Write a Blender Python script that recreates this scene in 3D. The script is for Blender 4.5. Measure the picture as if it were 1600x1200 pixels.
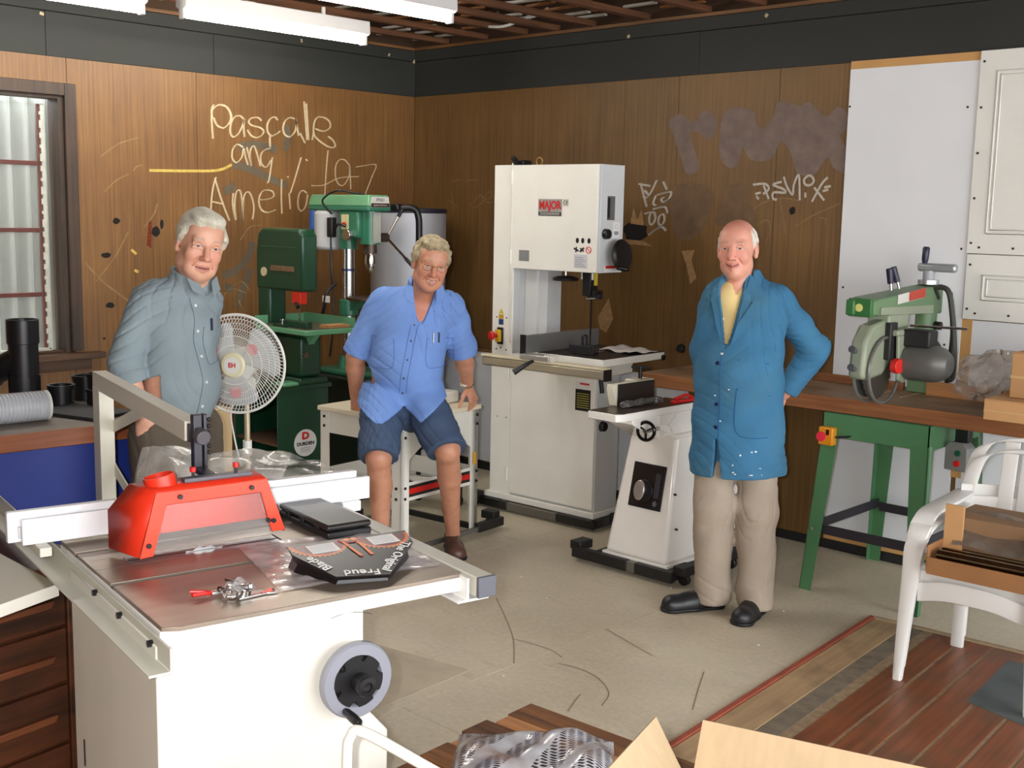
import bpy, bmesh, math, random
import numpy as np
from mathutils import Vector, Matrix, Euler
random.seed(7)
for o in list(bpy.data.objects): bpy.data.objects.remove(o)
S = bpy.context.scene
C = S.collection
R = math.radians
# ------------------------------------------------------------------ camera
CAM = Vector((6.3626, -5.661, 1.75))
cam = bpy.data.objects.new('camera', bpy.data.cameras.new('camera')); C.objects.link(cam)
cam.data.sensor_width = 36.0; cam.data.lens = 1843.79/1600*36.0; cam.data.clip_start = 0.05
yaw, pit, rol = R(133.47), R(8.258), R(1.14)
fw = Vector((math.cos(pit)*math.cos(yaw), math.cos(pit)*math.sin(yaw), -math.sin(pit)))
rt = Vector((math.sin(yaw), -math.cos(yaw), 0)); up = rt.cross(fw)
rt2 = rt*math.cos(rol)+up*math.sin(rol); up2 = up*math.cos(rol)-rt*math.sin(rol)
mw = Matrix((rt2, up2, -fw)).transposed().to_4x4(); mw.translation = CAM
cam.matrix_world = mw
S.camera = cam
# ------------------------------------------------------------------ world, exposure, flash
w = bpy.data.worlds.new('world'); S.world = w; w.use_nodes = True
w.node_tree.nodes['Background'].inputs[0].default_value = (0.93, 0.965, 1.0, 1)   # daylight from the open end of the shed
w.node_tree.nodes['Background'].inputs[1].default_value = 5.0
S.view_settings.view_transform = 'Standard'; S.view_settings.look = 'None'
S.view_settings.exposure = 0.5; S.view_settings.gamma = 1.0; S.view_settings.use_curve_mapping = False
TUBE_POWER = 50.0
fl = bpy.data.lights.new('camera_flash', 'POINT'); fl.energy = 215; fl.color = (0.97, 0.99, 1.0); fl.shadow_soft_size = 0.02
flo = bpy.data.objects.new('camera_flash', fl); C.objects.link(flo)
flo.location = CAM - rt*0.07 + Vector((0, 0, 0.035))
# ------------------------------------------------------------------ materials
MATS = {}
def srgb(c):
    return tuple((x/255/12.92 if x/255 <= 0.04045 else ((x/255+0.055)/1.055)**2.4) for x in c)
def newmat(name):
    m = bpy.data.materials.new(name); m.use_nodes = True
    return m, m.node_tree.nodes, m.node_tree.links, m.node_tree.nodes['Principled BSDF']
def M(name, col, rough=0.5, metal=0.0, var=0.07, scale=6.0, bump=0.0, bscale=80.0, stretch=(1, 1, 1), trans=0.0, alpha=1.0, coat=0.0, emit=0.0, spec=0.5, rvar=0.1):
    """procedural material: noise-varied colour and roughness, optional fine relief"""
    if name in MATS: return MATS[name]
    m, N, L, b = newmat(name); c = srgb(col)
    tc = N.new('ShaderNodeTexCoord'); mp = N.new('ShaderNodeMapping'); mp.inputs['Scale'].default_value = stretch
    L.new(tc.outputs['Object'], mp.inputs['Vector'])
    nz = N.new('ShaderNodeTexNoise'); nz.inputs['Scale'].default_value = scale; nz.inputs['Detail'].default_value = 5
    L.new(mp.outputs[0], nz.inputs['Vector'])
    cr = N.new('ShaderNodeValToRGB'); e = cr.color_ramp.elements
    e[0].position = 0.3; e[1].position = 0.7
    e[0].color = tuple(x*(1-var) for x in c)+(1,); e[1].color = tuple(min(1, x*(1+var)) for x in c)+(1,)
    L.new(nz.outputs['Fac'], cr.inputs['Fac']); L.new(cr.outputs['Color'], b.inputs['Base Color'])
    mr = N.new('ShaderNodeMapRange'); mr.inputs['To Min'].default_value = max(0.02, rough*(1-rvar)); mr.inputs['To Max'].default_value = min(1, rough*(1+rvar))
    L.new(nz.outputs['Fac'], mr.inputs['Value']); L.new(mr.outputs[0], b.inputs['Roughness'])
    b.inputs['Metallic'].default_value = metal; b.inputs['Transmission Weight'].default_value = trans
    b.inputs['Alpha'].default_value = alpha; b.inputs['Coat Weight'].default_value = coat; b.inputs['Specular IOR Level'].default_value = spec
    if emit:
        b.inputs['Emission Color'].default_value = c+(1,); b.inputs['Emission Strength'].default_value = emit
    if bump:
        n2 = N.new('ShaderNodeTexNoise'); n2.inputs['Scale'].default_value = bscale; n2.inputs['Detail'].default_value = 4
        L.new(mp.outputs[0], n2.inputs['Vector'])
        bp = N.new('ShaderNodeBump'); bp.inputs['Strength'].default_value = bump; bp.inputs['Distance'].default_value = 0.01
        L.new(n2.outputs['Fac'], bp.inputs['Height']); L.new(bp.outputs[0], b.inputs['Normal'])
    MATS[name] = m
    return m
def wood(name, c1, c2, axis='Z', scale=1.0, rough=0.45, fine=60.0, blot=0.0, blotcol=(60, 50, 40), coat=0.0):
    """grain stretched along one axis, two tones, optional worn blotches"""
    if name in MATS: return MATS[name]
    m, N, L, b = newmat(name)
    tc = N.new('ShaderNodeTexCoord'); mp = N.new('ShaderNodeMapping')
    s = [fine*scale]*3; s['XYZ'.index(axis)] = 1.6*scale; mp.inputs['Scale'].default_value = s
    L.new(tc.outputs['Object'], mp.inputs['Vector'])
    nz = N.new('ShaderNodeTexNoise'); nz.inputs['Scale'].default_value = 1.0; nz.inputs['Detail'].default_value = 6; nz.inputs['Roughness'].default_value = 0.65
    L.new(mp.outputs[0], nz.inputs['Vector'])
    n2 = N.new('ShaderNodeTexNoise'); n2.inputs['Scale'].default_value = 2.2; n2.inputs['Detail'].default_value = 3
    L.new(tc.outputs['Object'], n2.inputs['Vector'])
    mx0 = N.new('ShaderNodeMath'); mx0.operation = 'MULTIPLY_ADD'; mx0.inputs[1].default_value = 0.35; L.new(n2.outputs['Fac'], mx0.inputs[0]); 
    ms = N.new('ShaderNodeMath'); ms.operation = 'MULTIPLY'; ms.inputs[1].default_value = 0.75; L.new(nz.outputs['Fac'], ms.inputs[0]); L.new(ms.outputs[0], mx0.inputs[2])
    cr = N.new('ShaderNodeValToRGB'); e = cr.color_ramp.elements; e[0].position = 0.38; e[1].position = 0.68
    e[0].color = srgb(c1)+(1,); e[1].color = srgb(c2)+(1,)
    L.new(mx0.outputs[0], cr.inputs['Fac'])
    out = cr.outputs['Color']
    if blot:
        n3 = N.new('ShaderNodeTexNoise'); n3.inputs['Scale'].default_value = 5.0; n3.inputs['Detail'].default_value = 6; L.new(tc.outputs['Object'], n3.inputs['Vector'])
        c3 = N.new('ShaderNodeValToRGB'); c3.color_ramp.elements[0].position = 0.5; c3.color_ramp.elements[1].position = 0.72
        c3.color_ramp.elements[1].color = (blot, blot, blot, 1); c3.color_ramp.elements[0].color = (0, 0, 0, 1)
        L.new(n3.outputs['Fac'], c3.inputs['Fac'])
        mix = N.new('ShaderNodeMixRGB'); L.new(c3.outputs['Color'], mix.inputs['Fac']); L.new(out, mix.inputs['Color1']); mix.inputs['Color2'].default_value = srgb(blotcol)+(1,)
        out = mix.outputs['Color']
    L.new(out, b.inputs['Base Color'])
    b.inputs['Roughness'].default_value = rough; b.inputs['Coat Weight'].default_value = coat
    bp = N.new('ShaderNodeBump'); bp.inputs['Strength'].default_value = 0.12; bp.inputs['Distance'].default_value = 0.004
    L.new(nz.outputs['Fac'], bp.inputs['Height']); L.new(bp.outputs[0], b.inputs['Normal'])
    MATS[name] = m
    return m
def plastic_film(name='clear_film', tint=(235, 235, 235), op=0.35, bump=0.9, bscale=18.0):
    """crumpled clear polythene: mostly see-through, glossy creases"""
    if name in MATS: return MATS[name]
    m, N, L, b = newmat(name)
    out = N['Material Output']
    tc = N.new('ShaderNodeTexCoord'); nz = N.new('ShaderNodeTexVoronoi'); nz.inputs['Scale'].default_value = bscale; L.new(tc.outputs['Object'], nz.inputs['Vector'])
    bp = N.new('ShaderNodeBump'); bp.inputs['Strength'].default_value = bump; bp.inputs['Distance'].default_value = 0.02; L.new(nz.outputs['Distance'], bp.inputs['Height'])
    L.new(bp.outputs[0], b.inputs['Normal'])
    b.inputs['Base Color'].default_value = srgb(tint)+(1,); b.inputs['Roughness'].default_value = 0.12; b.inputs['Specular IOR Level'].default_value = 0.9
    tr = N.new('ShaderNodeBsdfTransparent'); mix = N.new('ShaderNodeMixShader')
    n2 = N.new('ShaderNodeTexNoise'); n2.inputs['Scale'].default_value = 9; L.new(tc.outputs['Object'], n2.inputs['Vector'])
    mr = N.new('ShaderNodeMapRange'); mr.inputs['From Min'].default_value = 0.3; mr.inputs['From Max'].default_value = 0.7
    mr.inputs['To Min'].default_value = op*0.5; mr.inputs['To Max'].default_value = min(1, op*1.5); L.new(n2.outputs['Fac'], mr.inputs['Value'])
    L.new(mr.outputs[0], mix.inputs[0]); L.new(tr.outputs[0], mix.inputs[1]); L.new(b.outputs[0], mix.inputs[2]); L.new(mix.outputs[0], out.inputs['Surface'])
    MATS[name] = m
    return m
# ------------------------------------------------------------------ mesh builder
def cr_spline(pts, n=6, closed=False):
    P_ = [Vector(p) for p in pts]; out = []; L_ = len(P_)
    if L_ < 3: return P_
    rng = range(L_) if closed else range(L_-1)
    for i in rng:
        if closed: p0, p1, p2, p3 = P_[i-1], P_[i], P_[(i+1) % L_], P_[(i+2) % L_]
        else: p0, p1, p2, p3 = P_[max(i-1, 0)], P_[i], P_[i+1], P_[min(i+2, L_-1)]
        for k in range(n):
            t = k/n
            out.append(0.5*((2*p1)+(p2-p0)*t+(2*p0-5*p1+4*p2-p3)*t*t+(3*p1-p0-3*p2+p3)*t**3))
    if not closed: out.append(P_[-1])
    return out
class MB:
    def __init__(s): s.v = []; s.f = []
    def add(s, vs, fs):
        o = len(s.v); s.v += [tuple(v) for v in vs]; s.f += [tuple(i+o for i in f) for f in fs]; return s
    def b2(s, x0, x1, y0, y1, z0, z1, mat=None):
        vs = [(x, y, z) for z in (z0, z1) for y in (y0, y1) for x in (x0, x1)]
        if mat is not None: vs = [mat @ Vector(v) for v in vs]
        return s.add(vs, [(0, 2, 3, 1), (4, 5, 7, 6), (0, 1, 5, 4), (2, 6, 7, 3), (0, 4, 6, 2), (1, 3, 7, 5)])
    def box(s, c, d, rx=0, ry=0, rz=0):
        m = Matrix.Translation(c) @ Euler((rx, ry, rz)).to_matrix().to_4x4()
        return s.b2(-d[0]/2, d[0]/2, -d[1]/2, d[1]/2, -d[2]/2, d[2]/2, m)
    def bar(s, p0, p1, w, h, up=(0, 0, 1)):
        """square bar from p0 to p1, w across, h along up"""
        p0 = Vector(p0); p1 = Vector(p1); d = (p1-p0).normalized(); u = Vector(up)
        if abs(d.dot(u)) > 0.98: u = Vector((1, 0, 0))
        x = d.cross(u).normalized(); u = x.cross(d)
        vs = [p+x*a*w/2+u*b*h/2 for p in (p0, p1) for a, b in ((-1, -1), (1, -1), (1, 1), (-1, 1))]
        return s.add(vs, [(3, 2, 1, 0), (4, 5, 6, 7), (0, 1, 5, 4), (1, 2, 6, 5), (2, 3, 7, 6), (3, 0, 4, 7)])
    def cyl(s, p0, p1, r0, r1=None, n=20, cap=True):
        if r1 is None: r1 = r0
        p0 = Vector(p0); p1 = Vector(p1); d = (p1-p0).normalized()
        x = d.orthogonal().normalized(); y = d.cross(x)
        vs = [p0+(x*math.cos(a)+y*math.sin(a))*r0 for a in (2*math.pi*i/n for i in range(n))]+[p1+(x*math.cos(a)+y*math.sin(a))*r1 for a in (2*math.pi*i/n for i in range(n))]
        fs = [(i, (i+1) % n, n+(i+1) % n, n+i) for i in range(n)]
        if cap: fs += [tuple(range(n-1, -1, -1)), tuple(range(n, 2*n))]
        return s.add(vs, fs)
    def tube(s, pts, r, n=8, closed=False, rf=None, flat=None):
        """round sweep; r may vary through rf(i/len); flat=(kx,ky) squashes the section"""
        P_ = [Vector(p) for p in pts]; L_ = len(P_); vs = []; prev = None
        for i, p in enumerate(P_):
            if closed: t = (P_[(i+1) % L_]-P_[i-1]).normalized()
            else: t = (P_[min(i+1, L_-1)]-P_[max(i-1, 0)]).normalized()
            if prev is None: x = t.orthogonal().normalized() if abs(t.z) > 0.95 else t.cross(Vector((0, 0, 1))).normalized()
            else: x = (prev-t*prev.dot(t)).normalized()
            prev = x; y = t.cross(x); rr = r*(rf(i/max(1, L_-1)) if rf else 1); kx, ky = flat or (1, 1)
            vs += [p+(x*math.cos(a)*kx+y*math.sin(a)*ky)*rr for a in (2*math.pi*k/n for k in range(n))]
        fs = []
        for i in range(L_ if closed else L_-1):
            j = (i+1) % L_
            fs += [(i*n+k, i*n+(k+1) % n, j*n+(k+1) % n, j*n+k) for k in range(n)]
        if not closed: fs += [tuple(range(n-1, -1, -1)), tuple((L_-1)*n+k for k in range(n))]
        return s.add(vs, fs)
    def lathe(s, prof, o=(0, 0, 0), ax=(0, 0, 1), n=28, closed=False):
        """prof: (radius, height) along ax from o"""
        o = Vector(o); d = Vector(ax).normalized(); x = d.orthogonal().normalized(); y = d.cross(x); k = len(prof)
        vs = [o+d*h+(x*math.cos(a)+y*math.sin(a))*r for r, h in prof for a in (2*math.pi*i/n for i in range(n))]
        fs = [(j*n+i, j*n+(i+1) % n, (j+1)*n+(i+1) % n, (j+1)*n+i) for j in range(k-1) for i in range(n)]
        if closed: fs += [((k-1)*n+i, (k-1)*n+(i+1) % n, (i+1) % n, i) for i in range(n)]
        else: fs += [tuple(range(n-1, -1, -1)), tuple((k-1)*n+i for i in range(n))]
        return s.add(vs, fs)
    def prism(s, poly, h0, h1, m=None, plane='xy'):
        """polygon extruded; plane says which axes the polygon lies in"""
        def mk(a, b, h):
            v = {'xy': (a, b, h), 'xz': (a, h, b), 'yz': (h, a, b)}[plane]
            return (m @ Vector(v)) if m is not None else v
        n = len(poly)
        vs = [mk(a, b, h0) for a, b in poly]+[mk(a, b, h1) for a, b in poly]
        return s.add(vs, [tuple(range(n-1, -1, -1)), tuple(range(n, 2*n))]+[(i, (i+1) % n, n+(i+1) % n, n+i) for i in range(n)])
    def sph(s, c, r, nu=18, nv=10, m=None):
        if not hasattr(r, '__len__'): r = (r, r, r)
        vs = []
        for j in range(nv+1):
            t = math.pi*j/nv
            for i in range(nu):
                a = 2*math.pi*i/nu; v = Vector((r[0]*math.sin(t)*math.cos(a), r[1]*math.sin(t)*math.sin(a), r[2]*math.cos(t)))
                if m is not None: v = m @ v
                vs.append(v+Vector(c))
        fs = [(j*nu+i, (j+1)*nu+i, (j+1)*nu+(i+1) % nu, j*nu+(i+1) % nu) for j in range(nv) for i in range(nu)]
        return s.add(vs, fs)
    def torus(s, c, ax, R_, r, n=36, k=8):
        c = Vector(c); d = Vector(ax).normalized(); x = d.orthogonal().normalized(); y = d.cross(x)
        return s.tube([c+(x*math.cos(a)+y*math.sin(a))*R_ for a in (2*math.pi*i/n for i in range(n))], r, k, closed=True)
    def grid(s, fn, nu, nv):
        vs = [fn(i/nu, j/nv) for j in range(nv+1) for i in range(nu+1)]
        return s.add(vs, [(j*(nu+1)+i, j*(nu+1)+i+1, (j+1)*(nu+1)+i+1, (j+1)*(nu+1)+i) for j in range(nv) for i in range(nu)])
    def strip(s, pts, w, off, mk):
        """flat ribbon along 2D pts, mapped by mk(a, b, h)"""
        n = len(pts)
        if n < 2: return s
        lo = []; hi = []
        for i, p in enumerate(pts):
            t = (pts[min(i+1, n-1)]-pts[max(i-1, 0)]); t = t.normalized() if t.length > 1e-9 else Vector((1, 0, 0))
            q = Vector((-t.y, t.x, 0))*w/2
            lo.append(p+q); hi.append(p-q)
        vs = [mk(p.x, p.y, off) for p in lo]+[mk(p.x, p.y, off) for p in hi]
        return s.add(vs, [(i, i+1, n+i+1, n+i) for i in range(n-1)])
    def build(s, name, mat, parent=None, bevel=0.0, ang=35, seg=2, solid=0.0, sub=0, loc=None, fix=True):
        me = bpy.data.meshes.new(name); me.from_pydata(s.v, [], s.f)
        bm = bmesh.new(); bm.from_mesh(me)
        bmesh.ops.remove_doubles(bm, verts=bm.verts, dist=1e-6)
        if fix: bmesh.ops.recalc_face_normals(bm, faces=bm.faces)
        for f in bm.faces: f.smooth = True
        lim = R(ang)
        for e in bm.edges:
            if len(e.link_faces) == 2 and e.calc_face_angle(0) > lim: e.smooth = False
        bm.to_mesh(me); bm.free()
        o = bpy.data.objects.new(name, me); C.objects.link(o)
        if mat is not None: me.materials.append(mat)
        if parent is not None: o.parent = parent
        if loc is not None: o.location = loc
        if solid:
            md = o.modifiers.new('solidify', 'SOLIDIFY'); md.thickness = solid; md.offset = 0
        if sub:
            md = o.modifiers.new('subdivision', 'SUBSURF'); md.levels = sub; md.render_levels = sub
        if bevel:
            md = o.modifiers.new('bevel', 'BEVEL'); md.width = bevel; md.segments = seg; md.limit_method = 'ANGLE'; md.angle_limit = R(40)
            md.harden_normals = False
        return o
def tag(o, label=None, cat=None, group=None, kind=None):
    if label: o['label'] = label
    if cat: o['category'] = cat
    if group: o['group'] = group
    if kind: o['kind'] = kind
    return o
def thing(name, label, cat, loc=(0, 0, 0), rz=0.0, group=None):
    o = bpy.data.objects.new(name, None); C.objects.link(o); o.empty_display_size = 0.1
    o.location = loc; o.rotation_euler = (0, 0, rz)
    return tag(o, label, cat, group)
def like(o, parent=None, loc=None, rot=None):
    c = o.copy(); C.objects.link(c)
    if parent is not None: c.parent = parent
    if loc is not None: c.location = loc
    if rot is not None: c.rotation_euler = rot
    return c
def struct(mb, name, mat, parent=None, **k):
    o = mb.build(name, mat, parent, **k)
    if parent is None: o['kind'] = 'structure'
    return o
def text(name, body, size, mat, parent, m, ext=0.0006, align='CENTER', sx=1.0, bold=0.0):
    """lettering turned into a mesh and laid by matrix m (x right, y up of the text)"""
    cu = bpy.data.curves.new(name, 'FONT'); cu.body = body; cu.size = size; cu.extrude = ext; cu.align_x = align; cu.align_y = 'CENTER'; cu.offset = bold; cu.resolution_u = 3
    t = bpy.data.objects.new(name, cu); C.objects.link(t)
    bpy.context.view_layer.update()
    me = bpy.data.meshes.new_from_object(t.evaluated_get(bpy.context.evaluated_depsgraph_get()))
    C.objects.unlink(t); bpy.data.objects.remove(t)
    me.transform(m @ Matrix.Diagonal((sx, 1, 1, 1))); me.materials.clear(); me.materials.append(mat)
    o = bpy.data.objects.new(name, me); C.objects.link(o); o.parent = parent
    return o
def face(o, x, y):
    """matrix with given origin, x axis, y axis"""
    x = Vector(x).normalized(); y = Vector(y).normalized(); z = x.cross(y)
    m = Matrix((x, y, z)).transposed().to_4x4(); m.translation = Vector(o)
    return m
# common materials
WHITE = M('white_enamel', (226, 224, 214), 0.32, var=0.03, coat=0.2)
CREAM = M('cream_enamel', (226, 220, 198), 0.35, var=0.03)
BLACK = M('black_plastic', (22, 22, 24), 0.4, var=0.15)
BLACKP = M('black_paint', (28, 27, 27), 0.55, var=0.2)
STEEL = M('bright_steel', (196, 196, 194), 0.25, metal=1.0, var=0.08, scale=20)
CHROME = M('chrome', (225, 225, 225), 0.08, metal=1.0, var=0.03)
CAST = M('cast_iron', (128, 116, 104), 0.34, metal=0.75, var=0.14, scale=5)
ALU = M('aluminium', (200, 202, 204), 0.35, metal=0.9, var=0.05)
GREY = M('grey_plastic', (150, 152, 156), 0.4, var=0.04)
RED = M('red_plastic', (205, 34, 30), 0.35, var=0.05)
CARD = M('cardboard', (196, 150, 100), 0.85, var=0.08, bump=0.05, bscale=120)
FILM = plastic_film()
PAPER = M('white_paper', (232, 230, 226), 0.8, var=0.03)
INK = M('black_ink', (18, 18, 20), 0.7, var=0.05)
# ================================================================== THE ROOM
H_CEIL, H_BAND, H_DADO = 2.86, 2.54, 0.83
# --- floor: sheet-covered concrete, worn, with seams and scuffs
def floor_mat():
    m, N, L, b = newmat('painted_floor')
    tc = N.new('ShaderNodeTexCoord')
    n1 = N.new('ShaderNodeTexNoise'); n1.inputs['Scale'].default_value = 1.3; n1.inputs['Detail'].default_value = 8; L.new(tc.outputs['Object'], n1.inputs['Vector'])
    n2 = N.new('ShaderNodeTexNoise'); n2.inputs['Scale'].default_value = 45; n2.inputs['Detail'].default_value = 5; L.new(tc.outputs['Object'], n2.inputs['Vector'])
    cr = N.new('ShaderNodeValToRGB'); e = cr.color_ramp.elements; e[0].position = 0.3; e[1].position = 0.72
    e[0].color = srgb((186, 174, 149))+(1,); e[1].color = srgb((214, 203, 179))+(1,)
    L.new(n1.outputs['Fac'], cr.inputs['Fac'])
    mx = N.new('ShaderNodeMixRGB'); mx.blend_type = 'OVERLAY'; mx.inputs['Fac'].default_value = 0.22; L.new(cr.outputs['Color'], mx.inputs['Color1']); L.new(n2.outputs['Fac'], mx.inputs['Color2'])
    mp = N.new('ShaderNodeMapping'); mp.inputs['Scale'].default_value = (0.9, 3.0, 1); mp.inputs['Rotation'].default_value = (0, 0, 0.7); L.new(tc.outputs['Object'], mp.inputs['Vector'])
    v = N.new('ShaderNodeTexNoise'); v.inputs['Scale'].default_value = 3.2; v.inputs['Detail'].default_value = 9; v.inputs['Roughness'].default_value = 0.7; L.new(mp.outputs[0], v.inputs['Vector'])
    c2 = N.new('ShaderNodeValToRGB'); c2.color_ramp.elements[0].position = 0.56; c2.color_ramp.elements[1].position = 0.75; c2.color_ramp.elements[1].color = (0.5, 0.5, 0.5, 1)
    L.new(v.outputs['Fac'], c2.inputs['Fac'])
    m2 = N.new('ShaderNodeMixRGB'); L.new(c2.outputs['Color'], m2.inputs['Fac']); L.new(mx.outputs['Color'], m2.inputs['Color1']); m2.inputs['Color2'].default_value = srgb((164, 149, 123))+(1,)
    L.new(m2.outputs['Color'], b.inputs['Base Color'])
    mr = N.new('ShaderNodeMapRange'); mr.inputs['To Min'].default_value = 0.42; mr.inputs['To Max'].default_value = 0.62; L.new(n1.outputs['Fac'], mr.inputs['Value']); L.new(mr.outputs[0], b.inputs['Roughness'])
    bp = N.new('ShaderNodeBump'); bp.inputs['Strength'].default_value = 0.05; L.new(n2.outputs['Fac'], bp.inputs['Height']); L.new(bp.outputs[0], b.inputs['Normal'])
    return m
FLOOR = floor_mat()
floor = struct(MB().b2(-0.2, 9.5, -9.5, 0.2, -0.12, -0.012), 'floor', M('floor_joint', (92, 80, 62), 0.8))
# the floor sheets, laid with thin joints; the timber part of the floor begins near x = 4.06, y = -0.9
def sheet(x0, x1, y0, y1):
    g = 0.0015
    MB().b2(x0+g, x1-g, y0+g, y1-g, -0.0115, random.uniform(-0.0006, 0)).build('floor_sheet', FLOOR, floor)
xs_ = [-0.2, 0.95, 2.15, 3.35, 4.8]
ys_ = [-9.5, -6.9, -5.1, -3.32, -1.5, 0.2]
for i in range(4):
    for j in range(5): sheet(xs_[i], xs_[i+1], ys_[j]+(0.3 if i % 2 and j else 0), ys_[j+1]+(0.3 if i % 2 and j < 4 else 0))
sheet(4.8, 6.6, -2.0, 0.2); sheet(6.6, 9.5, -2.0, 0.2); sheet(4.8, 9.5, -9.5, -2.0)
# scuff marks on the sheets
SC = M('scuff', (142, 125, 98), 0.7)
def scuff(pts, wd=0.005):
    mb = MB(); mb.strip(cr_spline([(x, y, 0) for x, y in pts], 8), wd, 0.0012, lambda a, b, h: (a, b, h)); return mb.build('scuff_mark', SC, floor, fix=False)
for P_ in ([(3.147, -2.238), (3.256, -2.219), (3.362, -2.221), (3.431, -2.248)], [(3.461, -2.305), (3.552, -2.285), (3.665, -2.305), (3.781, -2.385), (3.836, -2.493)],
           [(2.74, -1.917), (2.949, -2.072), (3.161, -2.245), (3.341, -2.431)], [(3.335, -1.861), (3.519, -1.919), (3.669, -1.967)],
           [(3.909, -1.957), (4.0, -2.131), (4.086, -2.287)], [(3.716, -2.47), (3.753, -2.556), (3.783, -2.619)]):
    scuff(P_)
# darker patch of older sheet beside the table saw
MB().prism([(2.75, -2.70), (3.27, -2.60), (3.30, -3.10), (2.8, -3.3)], -0.001, 0.0008).build('floor_patch', M('old_sheet', (188, 175, 150), 0.6, var=0.12, scale=9), floor)
# scattered chips of white paper / shavings
for u, v in ((3.2, -1.2), (3.75, -1.1), (2.9, -1.75), (3.4, -2.55), (3.9, -1.55), (3.05, -2.9), (2.6, -1.6)):
    MB().box((u, v, 0.002), (0.008, 0.005, 0.003), rz=u*9).build('shaving', PAPER, floor)
# timber floor, lying a few degrees off the walls, slightly proud of the sheets
TIM = wood('floorboards', (92, 50, 27), (140, 80, 46), 'Y', 1.0, 0.42, 40, 0.7, (94, 70, 48))
TIMJ = M('board_dirt', (138, 116, 88), 0.9, var=0.25, scale=30)
def tf(x0, x1, y0, y1, z0, z1, nm, mat, bev=0.0, par=None):
    """box in the timber floor's own frame, whose corner is the floor's corner"""
    mb = MB().b2(x0, x1, y0, y1, z0, z1)
    o = mb.build(nm, mat, par, bevel=bev); o.location = (4.061, -0.888, 0); o.rotation_euler = (0, 0, R(4.6))
    return o
tf(0, 5, -8, 0, 0.0005, 0.003, 'board_dirt', TIMJ, par=floor)
bx_ = [0.285+0.128*k for k in range(12)]
for a, b in zip(bx_[:-1], bx_[1:]): tf(a+0.006, b-0.006, -4.2, -0.02, 0.001, 0.006-random.random()*0.0012, 'floorboard', TIM, 0.002, floor)
tf(bx_[-1], 5, -8, -0.02, 0.001, 0.005, 'floorboard', TIM, par=floor); tf(0.29, bx_[-1], -8, -4.2, 0.001, 0.005, 'floorboard', TIM, par=floor)
tf(0.025, 0.165, -8, -0.018, 0.001, 0.0075, 'edge_board', wood('edge_board', (146, 118, 86), (180, 150, 112), 'Y', 1.0, 0.5, 40, 0.5, (80, 66, 46)), 0.002, floor)
tf(0.166, 0.245, -8, -0.018, 0.001, 0.0045, 'dusty_strip', M('dusty_strip', (112, 101, 84), 0.9, var=0.25, scale=20), par=floor)
tag(tf(-0.002, 0.022, -8, 0, -0.001, 0.013, 'trim_1', M('red_edge_strip', (150, 74, 52), 0.6, var=0.2, scale=14), 0.003), kind='structure')
tag(tf(0.022, 5, -0.014, 0.012, -0.001, 0.011, 'trim_2', M('beige_edge_strip', (158, 138, 108), 0.6, var=0.2, scale=14), 0.003), kind='structure')
MB().prism([(4.70, -0.97), (5.3, -0.93), (5.4, -1.75), (4.98, -1.56), (4.75, -1.50)], 0.005, 0.0064).build('grey_paint_patch', M('grey_floor_paint', (84, 92, 92), 0.6, var=0.25, scale=7), floor)
# --- walls: veneered sheets, dark band above, everything on real boards
VEN = wood('veneer', (92, 61, 28), (130, 91, 46), 'Z', 1.0, 0.5, 75)
VEND = wood('veneer_dark', (88, 62, 30), (122, 89, 45), 'Z', 1.0, 0.55, 75)
BAND = M('charcoal_band', (40, 41, 37), 0.75, var=0.12, scale=3, bump=0.03)
WALLB = M('wall_core', (60, 40, 22), 0.9)
mb = MB(); mb.b2(-0.10, -0.012, -2.56, 0.1, 0, 3.2); mb.b2(-0.10, -0.012, -9, -3.62, 0, 3.2); mb.b2(-0.10, -0.012, -3.62, -2.56, 0, 0.93); mb.b2(-0.10, -0.012, -3.62, -2.56, 2.35, 3.2)
wall_l = struct(mb, 'wall_left', WALLB)
wall_block = struct(MB().b2(-0.1, 9.3, -6.45, -6.35, 0, 3.2), 'wall_added_unseen', wood('added_wall_veneer', (84, 58, 32), (116, 84, 48), 'Z', 1.0, 0.5, 75))  # unseen wall, added to cut daylight on faces turned this way
wall_r = struct(MB().b2(-0.1, 9.3, 0.012, 0.1, 0, 3.2), 'wall_right', WALLB)
ls = [0.0, -0.86, -1.74, -2.548]
for a, b in zip(ls[:-1], ls[1:]): MB().b2(-0.012, 0.0, b+0.0012, a-0.0012, 0.0, H_BAND).build('veneer_sheet', VEN, wall_l, bevel=0.001)
MB().b2(-0.012, 0, -9, -2.55, 2.40, H_BAND).build('veneer_sheet', VEN, wall_l); MB().b2(-0.012, 0, -9, -2.55, 0.0, 0.88).build('veneer_sheet', VEN, wall_l)
MB().b2(-0.012, 0, -9, -3.64, 0.88, 2.40).build('veneer_sheet', VEN, wall_l)
rs = [0.0, 0.42, 1.137, 1.876, 2.268, 2.925, 3.34]
for a, b in zip(rs[:-1], rs[1:]): MB().b2(a+0.0012, b-0.0012, 0, 0.012, 0.0, H_BAND).build('veneer_sheet', VEND, wall_r, bevel=0.001)
MB().b2(3.345, 9.2, 0.002, 0.012, 0, H_BAND).build('veneer_sheet', VEND, wall_r)
for a, b in ((0.0, -1.62), (-1.62, -2.66), (-2.66, -4.3), (-4.3, -9.0)): MB().b2(-0.012, 0.006, b+0.001, a-0.001, H_BAND, 2.775).build('band_board', BAND, wall_l, bevel=0.002)
for a, b in ((0.006, 2.4), (2.4, 4.8), (4.8, 9.2)): MB().b2(a+0.001, b-0.001, -0.006, 0.012, H_BAND, 2.775).build('band_board', BAND, wall_r, bevel=0.002)
MB().b2(-0.012, 0.016, -9, 0, 2.777, 2.85).build('band_capping', BAND, wall_l, bevel=0.004)
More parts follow.
